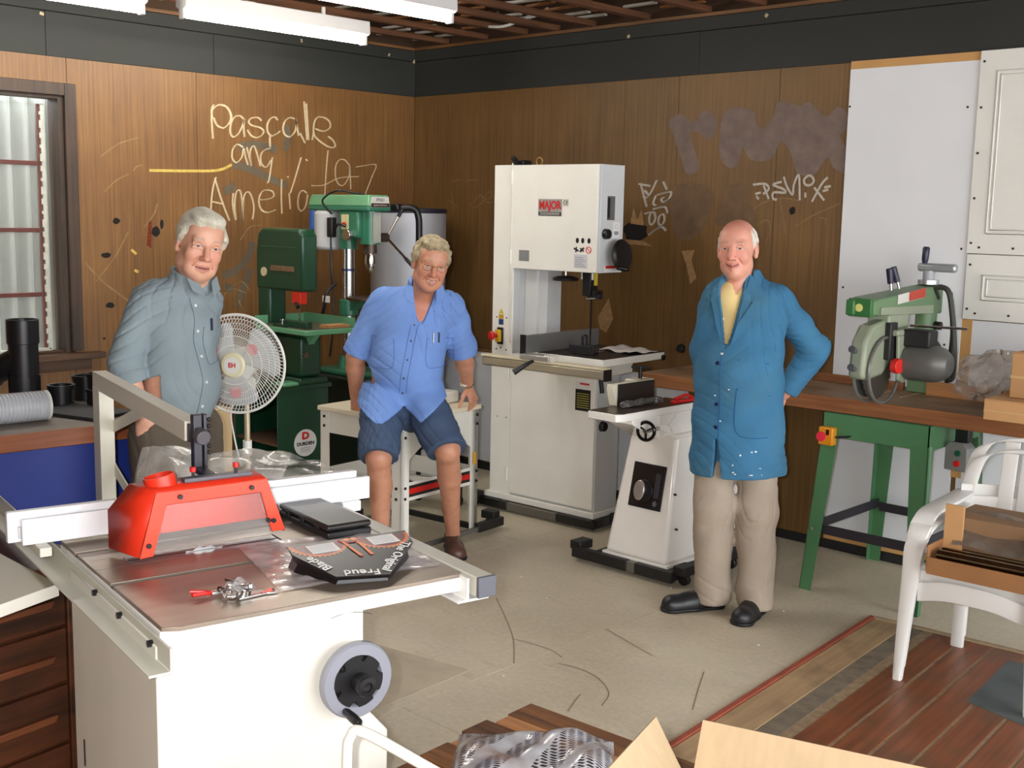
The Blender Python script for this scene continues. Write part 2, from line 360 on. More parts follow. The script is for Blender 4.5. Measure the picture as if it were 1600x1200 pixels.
MB().b2(0.016, 9.2, -0.016, 0.012, 2.777, 2.85).build('band_capping', BAND, wall_r, bevel=0.004)
struct(MB().b2(0.0, 0.03, -9, 0.0, 2.85, 2.868), 'trim_3', wood('cornice_wood', (84, 54, 28), (128, 88, 46), 'Y', 1, 0.6, 40))
struct(MB().b2(0.03, 9.2, -0.03, 0.0, 2.85, 2.868), 'trim_4', wood('cornice_wood2', (84, 54, 28), (128, 88, 46), 'X', 1, 0.6, 40))
# torn paint flecks on the band
for y, z in ((-0.98, 2.81), (-0.25, 2.80), (-2.68, 2.755), (-0.02, 2.78)):
    MB().box((0.012, y, z), (0.010, 0.018, 0.026), rx=y*3).build('plaster_fleck', M('plaster_fleck', (176, 160, 128), 0.9, var=0.2, scale=50), wall_l, bevel=0.004)
for x, z in ((2.83, 2.82), (3.62, 2.83), (1.9, 2.79)):
    MB().box((x, -0.013, z), (0.022, 0.012, 0.020), ry=x*3).build('plaster_fleck', M('plaster_fleck', (176, 160, 128), 0.9), wall_r, bevel=0.004)
# dado: white sheeting along the foot of the right wall, black skirting
DADO = M('dado_white', (226, 227, 230), 0.6, var=0.04)
for a, b in ((0.02, 1.22), (1.22, 2.42)): MB().b2(a+0.001, b-0.001, -0.012, -0.001, 0.06, H_DADO-0.02).build('dado_sheet', DADO, wall_r)
MB().b2(0.02, 2.42, -0.018, -0.001, H_DADO-0.02, H_DADO).build('dado_rail', wood('dado_rail', (96, 66, 36), (140, 100, 58), 'X', 1, 0.5, 40), wall_r, bevel=0.003)
struct(MB().b2(0.0, 9.2, -0.022, -0.0125, 0.0, 0.05), 'baseboard_right', M('black_skirting', (26, 26, 26), 0.5), bevel=0.004)
struct(MB().b2(0.0005, 0.02, -9.0, -0.03, 0.0, 0.07), 'baseboard_left', M('black_skirting', (26, 26, 26), 0.5), bevel=0.004)
# big white sheet and white panelled doors screwed to the right wall
WS = M('white_board', (224, 226, 228), 0.55, var=0.025, scale=3)
MB().b2(3.34, 4.008, -0.014, -0.0005, 0.09, 2.505).build('white_sheet', WS, wall_r, bevel=0.001)
MB().b2(3.34, 4.008, -0.011, -0.0005, 2.505, 2.545).build('raw_board_edge', M('raw_fibreboard', (196, 150, 92), 0.8), wall_r)
MB().prism([(3.34, 0.05), (4.6, 0.05), (4.6, 0.085), (4.25, 0.10), (3.9, 0.088), (3.6, 0.105), (3.34, 0.09)], -0.010, -0.0005, plane='xz').build('raw_board_edge', M('raw_fibreboard', (196, 150, 92), 0.8), wall_r)
MB().b2(4.035, 6.5, -0.010, -0.0005, 0.09, 1.28).build('white_sheet', WS, wall_r)
MB().b2(4.006, 4.06, -0.012, -0.0005, 0.5, 1.288).build('raw_board_edge', M('raw_fibreboard', (188, 150, 104), 0.8), wall_r)
DOORW = M('door_white', (226, 226, 218), 0.45, var=0.03)
def panel_door(z0, z1, x0, x1, n, nm):
    """old panelled door fixed flat to the wall: slab with a moulded sunken panel"""
    d = struct(MB().b2(x0, x1, -0.026, -0.0005, z0, z1), nm, DOORW, bevel=0.002)
    mx, my = 0.085, 0.095
    a0, a1, c0, c1 = x0+mx, x1-mx, z0+my, z1-my
    for k, (ins, t) in enumerate(((0, 0.006), (0.018, 0.004))):
        MB().b2(a0+ins, a1-ins, -0.0262-t, -0.026, c0+ins, c0+ins+0.008).b2(a0+ins, a1-ins, -0.0262-t, -0.026, c1-ins-0.008, c1-ins).b2(a0+ins, a0+ins+0.008, -0.0262-t, -0.026, c0+ins, c1-ins).b2(a1-ins-0.008, a1-ins, -0.0262-t, -0.026, c0+ins, c1-ins).build('panel_moulding', DOORW, d, bevel=0.002)
    scr = M('screw_head', (70, 66, 60), 0.5, metal=0.6)
    for i in range(n):
        z = z0+0.05+(z1-z0-0.1)*i/(n-1)
        MB().cyl((x0+0.02, -0.029, z), (x0+0.02, -0.0262, z), 0.006, n=10).build('screw_head', scr, d)
    for k in range(3):
        MB().cyl((x0+0.06+k*0.16, -0.029, z0+0.03), (x0+0.06+k*0.16, -0.0262, z0+0.03), 0.006, n=10).build('screw_head', scr, d)
    return d
panel_door(1.60, 2.545, 4.010, 4.75, 5, 'door_1'); panel_door(1.285, 1.597, 4.014, 4.75, 2, 'door_2')
for x, z in ((3.348, 2.32), (3.96, 2.29), (3.98, 1.62), (3.985, 1.12), (3.37, 1.4), (3.93, 1.15)):
    MB().cyl((x, -0.0155, z), (x, -0.014, z), 0.006, n=10).build('screw_head', M('screw_head', (70, 66, 60), 0.5, metal=0.6), wall_r)
# --- ceiling: stripped joists with pale laths above
ceil = struct(MB().b2(-0.1, 9.3, -9, 0.1, 3.06, 3.16), 'ceiling', wood('ceiling_boards', (46, 26, 14), (92, 52, 26), 'X', 0.6, 0.8, 14))
JO = wood('joist_wood', (62, 36, 20), (112, 70, 40), 'Y', 1.0, 0.7, 40)
jx = [0.33, 0.70, 1.06, 1.33, 1.62, 2.03, 2.45, 2.80, 3.2, 3.6, 4.0, 4.4, 4.8, 5.2, 5.6, 6.0]
for k, x in enumerate(jx): MB().b2(x-0.024, x+0.024, -6.5, -0.002, 2.87, 2.905).build('joist', JO, ceil, bevel=0.003)
LA = M('pale_lath', (178, 172, 160), 0.8, var=0.12, scale=20); LW = wood('lath_wood', (86, 52, 26), (150, 98, 50), 'X', 1, 0.7, 30)
for r in range(26):
    y = -0.07-r*0.16
    x = 0.05
    while x < 4.2:
        ln = random.uniform(0.12, 0.42)
        q = random.random()
        if q < 0.62: MB().box((x+ln/2, y+random.uniform(-0.03, 0.03), 2.914+random.random()*0.012), (ln, 0.03, 0.012), rz=random.uniform(-0.08, 0.08)).build('lath', LA if q < 0.34 else LW, ceil)
        x += ln+random.uniform(0.02, 0.12)
for p in ([(0.62, -0.5, 2.96), (0.95, -0.38, 2.90), (1.2, -0.35, 2.87), (1.4, -0.3, 2.93)], [(1.0, -0.2, 2.99), (1.15, -0.32, 2.93), (1.3, -0.22, 2.93), (1.35, -0.12, 2.99)]):
    MB().tube(cr_spline(p, 6), 0.009, 8).build('cable', M('white_cable', (190, 188, 180), 0.5), ceil)
# --- window with corrugated iron beyond it
FRM = wood('window_frame_wood', (40, 28, 18), (70, 50, 34), 'Z', 1, 0.55, 40)
win = struct(MB().b2(-0.004, 0.022, -2.572, -2.506, 0.93, 2.402), 'window_1', FRM, bevel=0.003)
MB().b2(-0.004, 0.022, -3.70, -2.572, 2.335, 2.402).build('frame_head', FRM, win, bevel=0.003)
MB().b2(-0.004, 0.022, -3.70, -3.63, 0.93, 2.335).build('frame_jamb', FRM, win, bevel=0.003)
for y0, y1 in ((-2.60, -2.572), (-3.63, -3.60)): MB().b2(-0.13, -0.004, y0, y1, 0.92, 2.36).build('jamb_lining', FRM, win)
MB().b2(-0.13, -0.004, -3.60, -2.60, 2.32, 2.36).build('head_lining', FRM, win)
SILL = wood('sill_wood', (50, 32, 20), (92, 62, 38), 'Y', 1, 0.55, 40)
MB().b2(-0.14, 0.075, -3.78, -2.40, 0.885, 0.918).build('window_sill', SILL, win, bevel=0.004)
MB().b2(0.0005, 0.02, -3.74, -2.46, 0.82, 0.885).build('apron', SILL, win, bevel=0.003)
SASH = M('pale_sash', (190, 190, 176), 0.5, var=0.12, scale=20); RUST = M('rust_red_bar', (92, 42, 32), 0.6, var=0.2, scale=25)
MB().b2(-0.105, -0.08, -2.665, -2.645, 0.935, 2.29).build('sash_stile', SASH, win, bevel=0.002); MB().b2(-0.105, -0.08, -3.60, -3.58, 0.935, 2.29).build('sash_stile', SASH, win, bevel=0.002)
MB().b2(-0.105, -0.08, -3.58, -2.645, 0.918, 0.945).build('sash_rail', SASH, win, bevel=0.002)
for z in (1.968, 1.603, 1.247): MB().b2(-0.11, -0.085, -3.58, -2.69, z-0.012, z+0.012).build('glazing_bar', RUST, win, bevel=0.003)
for y in (-3.13,): MB().b2(-0.109, -0.084, y-0.012, y+0.012, 0.945, 2.29).build('glazing_bar', RUST, win, bevel=0.003)
MB().b2(-0.112, -0.09, -2.678, -2.667, 0.945, 2.29).build('glazing_bar', RUST, win, bevel=0.002)
for k in range(22): MB().box((-0.082, -2.668, 0.98+k*0.06), (0.008, 0.012, 0.018+0.012*(k % 3))).build('putty', SASH, win)
MB().b2(-0.10, -0.098, -3.58, -2.69, 0.945, 2.29).build('pane', M('dusty_glass', (225, 230, 226), 0.08, alpha=0.12, var=0.01), win)
CI = M('corrugated_iron', (164, 167, 158), 0.6, metal=0.2, var=0.14, scale=3, stretch=(1, 1, 0.4))
mb = MB(); mb.grid(lambda u, v: (-0.75+0.045*math.cos((-4.6+u*2.6)*2*math.pi/0.107), -4.6+u*2.6, 0.2+v*2.2), 260, 1)
struct(mb, 'wall_outside', CI, solid=0.002, fix=False)
STROKES={'first':[[(-1.636,2.351),(-1.642,2.275),(-1.635,2.158)],[(-1.624,2.361),(-1.641,2.328),(-1.638,2.275)],[(-1.636,2.329),(-1.596,2.36),(-1.551,2.362),(-1.515,2.33),(-1.507,2.284),(-1.535,2.24),(-1.571,2.228),(-1.607,2.243),(-1.628,2.284)],[(-1.596,2.364),(-1.537,2.355),(-1.504,2.308),(-1.512,2.261),(-1.562,2.223)],[(-1.415,2.291),(-1.442,2.308),(-1.479,2.298),(-1.507,2.254),(-1.511,2.2),(-1.49,2.178),(-1.453,2.199),(-1.42,2.259),(-1.41,2.291),(-1.415,2.236),(-1.409,2.182)],[(-1.283,2.288),(-1.311,2.307),(-1.358,2.299),(-1.378,2.274),(-1.354,2.256),(-1.303,2.248),(-1.269,2.23),(-1.279,2.202),(-1.318,2.184),(-1.36,2.193),(-1.388,2.227)],[(-1.162,2.3),(-1.182,2.319),(-1.216,2.305),(-1.24,2.267),(-1.236,2.22),(-1.207,2.202),(-1.168,2.216),(-1.144,2.234)],[(-1.222,2.193),(-1.188,2.207),(-1.149,2.226)],[(-1.222,2.193),(-1.221,2.13)],[(-1.029,2.318),(-1.069,2.323),(-1.109,2.292),(-1.121,2.247),(-1.104,2.212),(-1.065,2.204),(-1.03,2.237),(-1.017,2.286),(-1.024,2.322),(-1.009,2.254),(-1.0,2.213)],[(-0.956,2.432),(-0.948,2.347),(-0.934,2.19)],[(-0.938,2.421),(-0.931,2.324),(-0.921,2.191)],[(-0.989,2.231),(-0.949,2.169)],[(-0.867,2.267),(-0.805,2.255),(-0.752,2.275),(-0.747,2.312),(-0.783,2.339),(-0.841,2.343),(-0.872,2.312),(-0.882,2.254),(-0.867,2.214),(-0.815,2.18),(-0.753,2.155),(-0.705,2.161),(-0.721,2.198),(-0.763,2.224)],[(-0.893,2.192),(-0.882,2.238)]],'second':[[(-1.422,2.119),(-1.463,2.134),(-1.496,2.1),(-1.5,2.049),(-1.47,2.023),(-1.432,2.056),(-1.417,2.112),(-1.404,2.058),(-1.386,2.011)],[(-1.394,2.121),(-1.376,2.059),(-1.363,2.006),(-1.371,2.091),(-1.342,2.131),(-1.314,2.07),(-1.296,2.007)],[(-1.218,2.122),(-1.256,2.112),(-1.29,2.079),(-1.286,2.023),(-1.248,2.005),(-1.214,2.051)],[(-1.204,2.067),(-1.23,1.93),(-1.245,1.905)]],'third':[[(-1.617,1.929),(-1.636,1.878),(-1.651,1.8),(-1.657,1.731)],[(-1.626,1.924),(-1.596,1.832),(-1.553,1.724),(-1.526,1.666)],[(-1.647,1.781),(-1.57,1.767)],[(-1.496,1.835),(-1.502,1.764),(-1.48,1.67),(-1.488,1.765),(-1.473,1.843),(-1.445,1.848),(-1.432,1.766),(-1.432,1.667),(-1.422,1.805),(-1.393,1.846),(-1.365,1.822),(-1.347,1.751),(-1.358,1.675)],[(-1.304,1.8),(-1.241,1.805),(-1.197,1.822),(-1.206,1.854),(-1.26,1.861),(-1.298,1.832),(-1.309,1.784),(-1.29,1.736),(-1.242,1.721),(-1.183,1.738)],[(-1.135,1.933),(-1.138,1.812),(-1.134,1.714)],[(-1.078,1.846),(-1.069,1.744)],[(-0.981,2.077),(-1.032,1.937),(-1.068,1.846)],[(-0.936,1.849),(-0.972,1.866),(-1.003,1.831),(-1.008,1.765),(-0.983,1.733),(-0.947,1.766),(-0.931,1.841)],[(-1.089,1.953),(-1.082,1.943)],[(-0.945,2.067),(-0.93,2.057)]],'number':[[(-0.586,2.045),(-0.624,2.077),(-0.668,2.075),(-0.7,2.032),(-0.7,1.956),(-0.668,1.911),(-0.625,1.916),(-0.586,1.977),(-0.583,2.045),(-0.576,1.96),(-0.572,1.884)],[(-0.526,2.035),(-0.46,2.046),(-0.353,2.055),(-0.392,1.967),(-0.448,1.853)],[(-0.763,2.133),(-0.78,1.987),(-0.791,1.844)],[(-0.9,1.9),(-0.796,1.907),(-0.668,1.957),(-0.504,1.972)]],'scratch':[[(-2.363,2.017),(-2.252,2.094),(-2.123,2.137)],[(-2.346,1.821),(-2.278,1.884),(-2.197,1.926)],[(-2.165,1.946),(-2.14,1.972),(-2.107,1.981)],[(-2.478,1.425),(-2.374,1.314),(-2.219,1.197)],[(-2.207,1.597),(-2.291,1.458),(-2.413,1.315)],[(-2.105,1.624),(-2.041,1.699),(-2.019,1.762)],[(-1.571,1.211),(-1.453,1.288),(-1.383,1.225)],[(-1.469,1.168),(-1.41,1.043),(-1.435,0.963)],[(-1.595,1.173),(-1.524,1.242),(-1.407,1.214)],[(-1.449,1.547),(-1.378,1.627),(-1.291,1.64)]],'yellow':[[(-2.063,1.953),(-1.823,1.959),(-1.603,1.971),(-1.502,2.01)],[(-2.19,1.494),(-2.158,1.468)],[(-2.173,1.375),(-2.149,1.363)]],'smearL':[[(-1.493,2.015),(-1.372,1.988),(-1.268,1.953),(-1.152,1.908),(-1.092,1.902)],[(-1.094,2.273),(-1.08,2.198),(-1.105,2.116)],[(-1.454,2.118),(-1.323,2.14),(-1.169,2.117)],[(-1.56,1.841),(-1.477,1.883)],[(-1.355,1.535),(-1.404,1.427),(-1.499,1.349),(-1.578,1.331)],[(-1.57,1.259),(-1.501,1.241)],[(-1.372,1.366),(-1.431,1.247),(-1.47,1.127)]],'tag':[[(2.0,1.934),(2.086,1.921)],[(2.017,1.93),(2.065,1.799)],[(2.132,1.954),(2.078,1.862),(2.036,1.858)],[(2.045,1.896),(2.078,1.867)],[(2.179,1.946),(2.207,1.9)],[(2.131,1.867),(2.112,1.821),(2.134,1.808)],[(2.141,1.871),(2.234,1.888),(2.225,1.847),(2.185,1.83),(2.169,1.842),(2.189,1.855)],[(2.113,1.787),(2.196,1.801),(2.219,1.764)],[(2.109,1.77),(2.089,1.745),(2.091,1.707),(2.112,1.696),(2.132,1.729),(2.125,1.762),(2.109,1.77)],[(2.178,1.759),(2.158,1.738),(2.157,1.704),(2.179,1.694),(2.198,1.722),(2.194,1.751),(2.178,1.759)],[(2.051,1.759),(2.098,1.77)],[(2.089,1.635),(2.171,1.683),(2.213,1.663)]],'tagb':[[(2.789,1.928),(2.866,1.932),(2.89,1.905),(2.856,1.878)],[(2.857,1.924),(2.893,1.851)],[(2.806,1.878),(2.842,1.886)],[(2.815,1.866),(2.83,1.849)],[(2.968,1.943),(2.916,1.928),(2.979,1.905),(2.993,1.886),(2.922,1.886),(2.92,1.855),(2.943,1.847)],[(2.979,1.97),(3.0,1.92),(3.038,1.875),(3.043,1.928),(3.07,1.977),(3.083,1.845)],[(3.114,1.886),(3.116,1.86)],[(3.128,1.977),(3.102,1.954),(3.112,1.928),(3.142,1.926),(3.16,1.946),(3.148,1.969),(3.128,1.977)],[(3.164,1.913),(3.227,1.846)],[(3.24,1.965),(3.205,1.928),(3.156,1.838)],[(3.223,1.913),(3.26,1.92)],[(3.215,1.894),(3.248,1.902)]],'scratchb':[[(2.801,1.796),(2.872,1.835),(2.977,1.855),(3.074,1.844)],[(2.96,1.844),(2.987,1.767),(3.006,1.667)],[(2.825,1.702),(2.868,1.734),(2.905,1.727),(2.909,1.665),(2.884,1.617)],[(3.065,1.707),(3.173,1.77),(3.319,1.831)],[(3.208,1.756),(3.246,1.749),(3.239,1.722)]],'faint':[[(0.605,1.819),(0.665,1.862),(0.708,1.833),(0.618,1.776),(0.574,1.806)],[(0.677,1.875),(0.697,1.811)],[(0.714,1.833),(0.786,1.854),(0.773,1.884),(0.726,1.871),(0.715,1.82),(0.799,1.816)],[(0.353,1.83),(0.456,1.779)],[(0.389,1.956),(0.49,1.965)],[(0.54,1.96),(0.651,1.964)],[(0.384,1.883),(0.418,1.752)]]}
PATCHES=[[(2.204,2.291),(2.283,2.328),(2.355,2.285),(2.395,2.287),(2.451,2.345),(2.541,2.27),(2.488,2.177),(2.418,2.219),(2.349,2.221),(2.393,2.123),(2.428,2.026),(2.4,1.994),(2.34,1.994),(2.295,2.093),(2.25,2.191)],[(2.572,2.308),(2.641,2.344),(2.762,2.327),(2.793,2.253),(2.84,2.229),(2.898,2.295),(2.921,2.366),(3.035,2.341),(3.061,2.34),(3.111,2.353),(3.208,2.275),(3.27,2.323),(3.329,2.288),(3.334,2.212),(3.296,2.177),(3.343,2.088),(3.34,1.986),(3.266,2.016),(3.229,2.068),(3.16,1.98),(3.057,1.988),(3.016,2.087),(2.951,2.157),(2.894,2.066),(2.768,2.061),(2.709,2.132),(2.686,2.039),(2.631,2.02),(2.571,2.072),(2.556,2.175)],[(2.243,1.896),(2.353,1.937),(2.492,1.921),(2.535,1.849),(2.484,1.694),(2.349,1.601),(2.253,1.689)],[(2.627,1.913),(2.682,1.936),(2.767,1.905),(2.753,1.834),(2.801,1.796),(2.806,1.717),(2.562,1.704),(2.576,1.801)]]
# --- writing, scratches, patches and holes on the walls
CH = M('chalk', (206, 186, 150), 0.9, var=0.15, scale=60); CHT = M('chalk_tag', (186, 178, 166), 0.9, var=0.15, scale=60)
YEL = M('yellow_crayon', (196, 168, 84), 0.9, var=0.2, scale=40)
def faint(name, col, a):
    m = M(name, col, 0.9, var=0.2, scale=14); m.node_tree.nodes['Principled BSDF'].inputs['Alpha'].default_value = a; return m
SME = faint('blue_grey_smear', (112, 110, 96), 0.5); SCR = faint('faint_scratch', (176, 146, 100), 0.6); PAT = faint('grey_overpaint', (116, 99, 90), 1.0); PATL = faint('thin_overpaint', (106, 82, 58), 1.0)
def strokes(key, nm, mat, wall, wd, off=0.0015, label=None):
    mb = MB()
    mk = (lambda a, b, h: (h, a, b)) if wall is wall_l else (lambda a, b, h: (a, -h, b))
    for i, s in enumerate(STROKES[key]):
        sp = cr_spline([(a, b, 0) for a, b in s], 6)
        mb.strip(sp, wd, off+0.00004*i, mk)
        if wd < 0.012 and wd > 0.005:
            mb.strip([p+Vector((wd*0.9, wd*0.35, 0)) for p in sp], wd*0.4, off+0.00004*i, mk)
    o = mb.build(nm, mat, wall, fix=False)
    if label: o['label'] = label
    return o
strokes('smearL', 'paint_smear', SME, wall_l, 0.05, 0.0008)
strokes('first', 'chalk_writing', CH, wall_l, 0.0085, label='large chalk name, top line')
strokes('second', 'chalk_writing', CH, wall_l, 0.0075, label='chalk word and, second line')
strokes('third', 'chalk_writing', CH, wall_l, 0.0075, label='large chalk name, third line')
strokes('number', 'chalk_writing', CH, wall_l, 0.0065, label='chalk number 97')
strokes('scratch', 'wall_scratch', SCR, wall_l, 0.006)
strokes('yellow', 'yellow_line', YEL, wall_l, 0.016)
strokes('tag', 'graffiti_tag', CHT, wall_r, 0.010, 0.003, 'pale spiky graffiti tag with two loops')
strokes('tagb', 'graffiti_tag', CHT, wall_r, 0.0125, 0.003, 'pale angular graffiti tag')
strokes('scratchb', 'wall_scratch', SCR, wall_r, 0.004, 0.003); strokes('faint', 'wall_scratch', SCR, wall_r, 0.005, 0.002)
for i, p in enumerate(PATCHES):
    sp = cr_spline([(a, b, 0) for a, b in p], 3, closed=True)
    MB().add([(q.x, -0.0009-0.0003*i, q.y) for q in sp], [tuple(range(len(sp)))]).build('paint_patch', PAT if i < 2 else PATL, wall_r, fix=False)
HOLE = M('hole_dark', (22, 17, 14), 0.95)
def hole(y, z, ry, rz_, wall, seed):
    rnd = random.Random(seed)
    pts = [(y+ry*math.cos(a)*rnd.uniform(0.8, 1.15), z+rz_*math.sin(a)*rnd.uniform(0.8, 1.15)) for a in (2*math.pi*i/14 for i in range(14))]
    if wall is wall_l: MB().prism(pts, 0.0004, 0.0012, plane='yz').build('wall_hole', HOLE, wall)
    else: MB().prism(pts, -0.0012, -0.0004, plane='xz').build('wall_hole', HOLE, wall)
for k, (y, z, a, b) in enumerate(((-2.277, 1.659, 0.022, 0.018), (-2.346, 1.463, 0.032, 0.016), (-2.331, 1.176, 0.026, 0.018), (-2.373, 0.986, 0.009, 0.007), (-2.03, 1.60, 0.03, 0.03), (-1.99, 1.64, 0.012, 0.03))): hole(y, z, a, b, wall_l, k)
hole(3.04, 1.79, 0.018, 0.022, wall_r, 21)
TORN = M('torn_fibre', (158, 122, 80), 0.95, var=0.2, scale=40)
hole(1.99, 1.655, 0.10, 0.065, wall_r, 31)
MB().prism([(1.87, 1.58), (2.12, 1.57), (2.05, 1.60), (1.9, 1.605)], -0.004, -0.0013, plane='xz').build('torn_edge', TORN, wall_r)
MB().prism([(1.95, 1.70), (1.97, 1.79), (2.0, 1.72), (2.03, 1.78), (2.05, 1.69)], -0.004, -0.0013, plane='xz').build('torn_edge', TORN, wall_r)
MB().prism([(2.33, 1.55), (2.42, 1.56), (2.40, 1.50), (2.44, 1.40), (2.40, 1.36), (2.37, 1.47)], -0.003, -0.0005, plane='xz').build('torn_edge', TORN, wall_r)
MB().prism([(1.72, 1.12), (1.80, 1.24), (1.84, 1.12), (1.79, 1.03), (1.74, 1.05)], -0.003, -0.0005, plane='xz').build('torn_edge', TORN, wall_r)
MB().cyl((2.36, -0.001, 0.985), (2.36, -0.03, 0.985), 0.028, 0.022, n=18).build('round_knob', BLACK, wall_r, bevel=0.003)
# red paint runs on the left wall
MB().prism([(-2.09, 1.52), (-2.075, 1.66), (-2.055, 1.66), (-2.06, 1.5)], 0.0004, 0.001, plane='yz').build('paint_smear', faint('red_smear', (132, 52, 26), 0.5), wall_l)
# --- fluorescent lights
TUBE = M('lit_tube', (255, 250, 240), 0.5, emit=TUBE_POWER, var=0.0); FIT = M('light_fitting_white', (216, 214, 212), 0.5, var=0.02)
def fluoro(x, y0, y1, label, drop=2.862):
    t = thing('fluorescent_light', label, 'ceiling light', (x, (y0+y1)/2, 2.70), 0, 'bare fluorescent battens under the joists'); h = (y1-y0)/2
    MB().prism([(-0.045, 0.125), (-0.05, 0.055), (-0.03, 0.045), (0.03, 0.045), (0.05, 0.055), (0.045, 0.125)], -h, h, plane='xz').build('fitting_body', FIT, t, bevel=0.003)
    MB().cyl((0, -h+0.02, 0.018), (0, h-0.02, 0.018), 0.019, n=20).build('tube', TUBE, t)
    for s in (-1, 1):
        MB().b2(-0.022, 0.022, min(s*h, s*(h-0.022)), max(s*h, s*(h-0.022)), -0.006, 0.056).build('lamp_holder', FIT, t, bevel=0.004)
    for s in (-0.5, 0.5): MB().cyl((0, s*h, 0.124), (0, s*h, 0.17), 0.012, n=10).build('fixing', FIT, t)
    return t
fluoro(0.85, -2.345, -1.145, 'fluorescent batten light whose whole length shows, above the chalk writing')
fluoro(0.79, -3.72, -2.52, 'fluorescent batten light cut off by the top left corner')
fluoro(1.838, -2.60, -1.392, 'fluorescent batten light cut off by the top edge, nearest the corner of the ceiling')
# ================================================================== TABLE SAW (foreground left)
SAW = thing('table_saw', 'large white cabinet table saw with red overhead blade guard', 'table saw', (4.21, -4.437, 0), R(79))
MB().prism([(-0.01, 0.0), (0.55, 0.0), (0.55, 0.507), (0.484, 0.585), (0.484, 0.83), (-0.01, 0.83)], 0.02, 0.67, plane='xz').build('cabinet', WHITE, SAW, bevel=0.004)
MB().b2(-0.0125, -0.01, 0.585, 0.592, 0.33, 0.40).build('side_slot', BLACKP, SAW)
EDGE = M('white_table_edge', (232, 232, 228), 0.35, var=0.02)
TP = [(0.0, 0.02), (0.036, 0.0), (0.74, 0.0), (0.752, 0.012), (0.752, 0.80), (0.0, 0.80)]
MB().prism(TP, 0.826, 0.860).build('table_edge', EDGE, SAW, bevel=0.003)
# the cast top is milled: strips with two mitre slots and a throat recess between them
CTOP = M('milled_cast_iron', (146, 134, 120), 0.36, metal=0.6, var=0.13, scale=4, bump=0.02, bscale=200, stretch=(1, 6, 1))
top = MB().prism([(0.002, 0.02), (0.036, 0.003), (0.738, 0.003), (0.75, 0.014), (0.75, 0.348), (0.002, 0.348)], 0.860, 0.870).build('table_top', CTOP, SAW, bevel=0.0015)
for t0, t1 in ((0.370, 0.490), (0.572, 0.648), (0.670, 0.798)): MB().b2(0.002, 0.75, t0, t1, 0.860, 0.870).build('table_strip', CTOP, SAW, bevel=0.0015)
MB().b2(0.002, 0.09, 0.490, 0.572, 0.860, 0.870).build('table_strip', CTOP, SAW); MB().b2(0.50, 0.75, 0.490, 0.572, 0.860, 0.870).build('table_strip', CTOP, SAW)
MB().b2(0.094, 0.496, 0.494, 0.568, 0.860, 0.8692).build('throat_plate', M('throat_plate', (150, 150, 148), 0.3, metal=0.7), SAW, bevel=0.002)
for t0 in (0.348, 0.648): MB().b2(0.002, 0.75, t0, t0+0.022, 0.8601, 0.862).build('mitre_slot', M('slot_iron', (74, 70, 66), 0.4, metal=0.8), SAW)
MB().b2(0.09, 0.50, 0.525, 0.531, 0.8693, 0.8697).build('blade_slot', BLACKP, SAW)
mb = MB()   # the saw blade itself, inside the guard
n = 48; mb.prism([(0.29+(0.125 if i % 2 else 0.118)*math.cos(2*math.pi*i/n), 0.757+(0.125 if i % 2 else 0.118)*math.sin(2*math.pi*i/n)) for i in range(n) if math.sin(2*math.pi*i/n) > 0.55], 0.526, 0.529, plane='xz').build('saw_blade', STEEL, SAW)
# rails
RAIL = M('pale_grey_rail', (204, 204, 190), 0.4, var=0.04)
rl = MB().prism([(-0.052, 0.795), (-0.006, 0.795), (-0.002, 0.799), (-0.002, 0.85), (-0.007, 0.85), (-0.007, 0.801), (-0.052, 0.801)], -0.06, 1.56, plane='xz').build('front_rail', RAIL, SAW, bevel=0.001)
for t in (0.05, 0.26, 0.45):
    MB().cyl((-0.018, t, 0.828), (-0.006, t, 0.828), 0.0085, n=6).build('bolt', BLACK, rl); MB().cyl((-0.002, t, 0.828), (0.004, t, 0.832), 0.007, n=6).build('bolt', BLACK, SAW)
MB().prism([(0.715, 0.806), (0.806, 0.806), (0.806, 0.812), (0.748, 0.812), (0.748, 0.866), (0.742, 0.866), (0.742, 0.812), (0.715, 0.812)], -0.03, 0.80, plane='xz').build('rear_rail_angle', EDGE, SAW, bevel=0.001)
tb = MB().b2(0.755, 0.805, -0.05, 0.74, 0.822, 0.872).build('guide_tube', M('pale_tube', (206, 204, 190), 0.35, var=0.03), SAW, bevel=0.003)
MB().b2(0.754, 0.806, -0.062, -0.05, 0.821, 0.873).build('end_cap', M('dark_cap', (88, 90, 98), 0.5), tb, bevel=0.002)
# rip fence
FE = M('fence_white', (232, 233, 236), 0.3, var=0.02)
fe = MB().b2(-0.105, 0.895, 0.745, 0.760, 0.884, 0.952).build('fence', FE, SAW, bevel=0.003)
MB().b2(-0.135, 0.865, 0.772, 0.795, 0.888, 0.968).build('fence_back', FE, fe, bevel=0.003)
MB().b2(-0.11, 0.87, 0.760, 0.772, 0.90, 0.93).build('fence_core', ALU, fe)
MB().b2(-0.075, -0.045, 0.70, 0.80, 0.86, 0.884).build('fence_clamp', RAIL, fe, bevel=0.002)
MB().b2(0.80, 0.86, 0.735, 0.80, 0.852, 0.884).build('rear_slider', FE, fe, bevel=0.003)
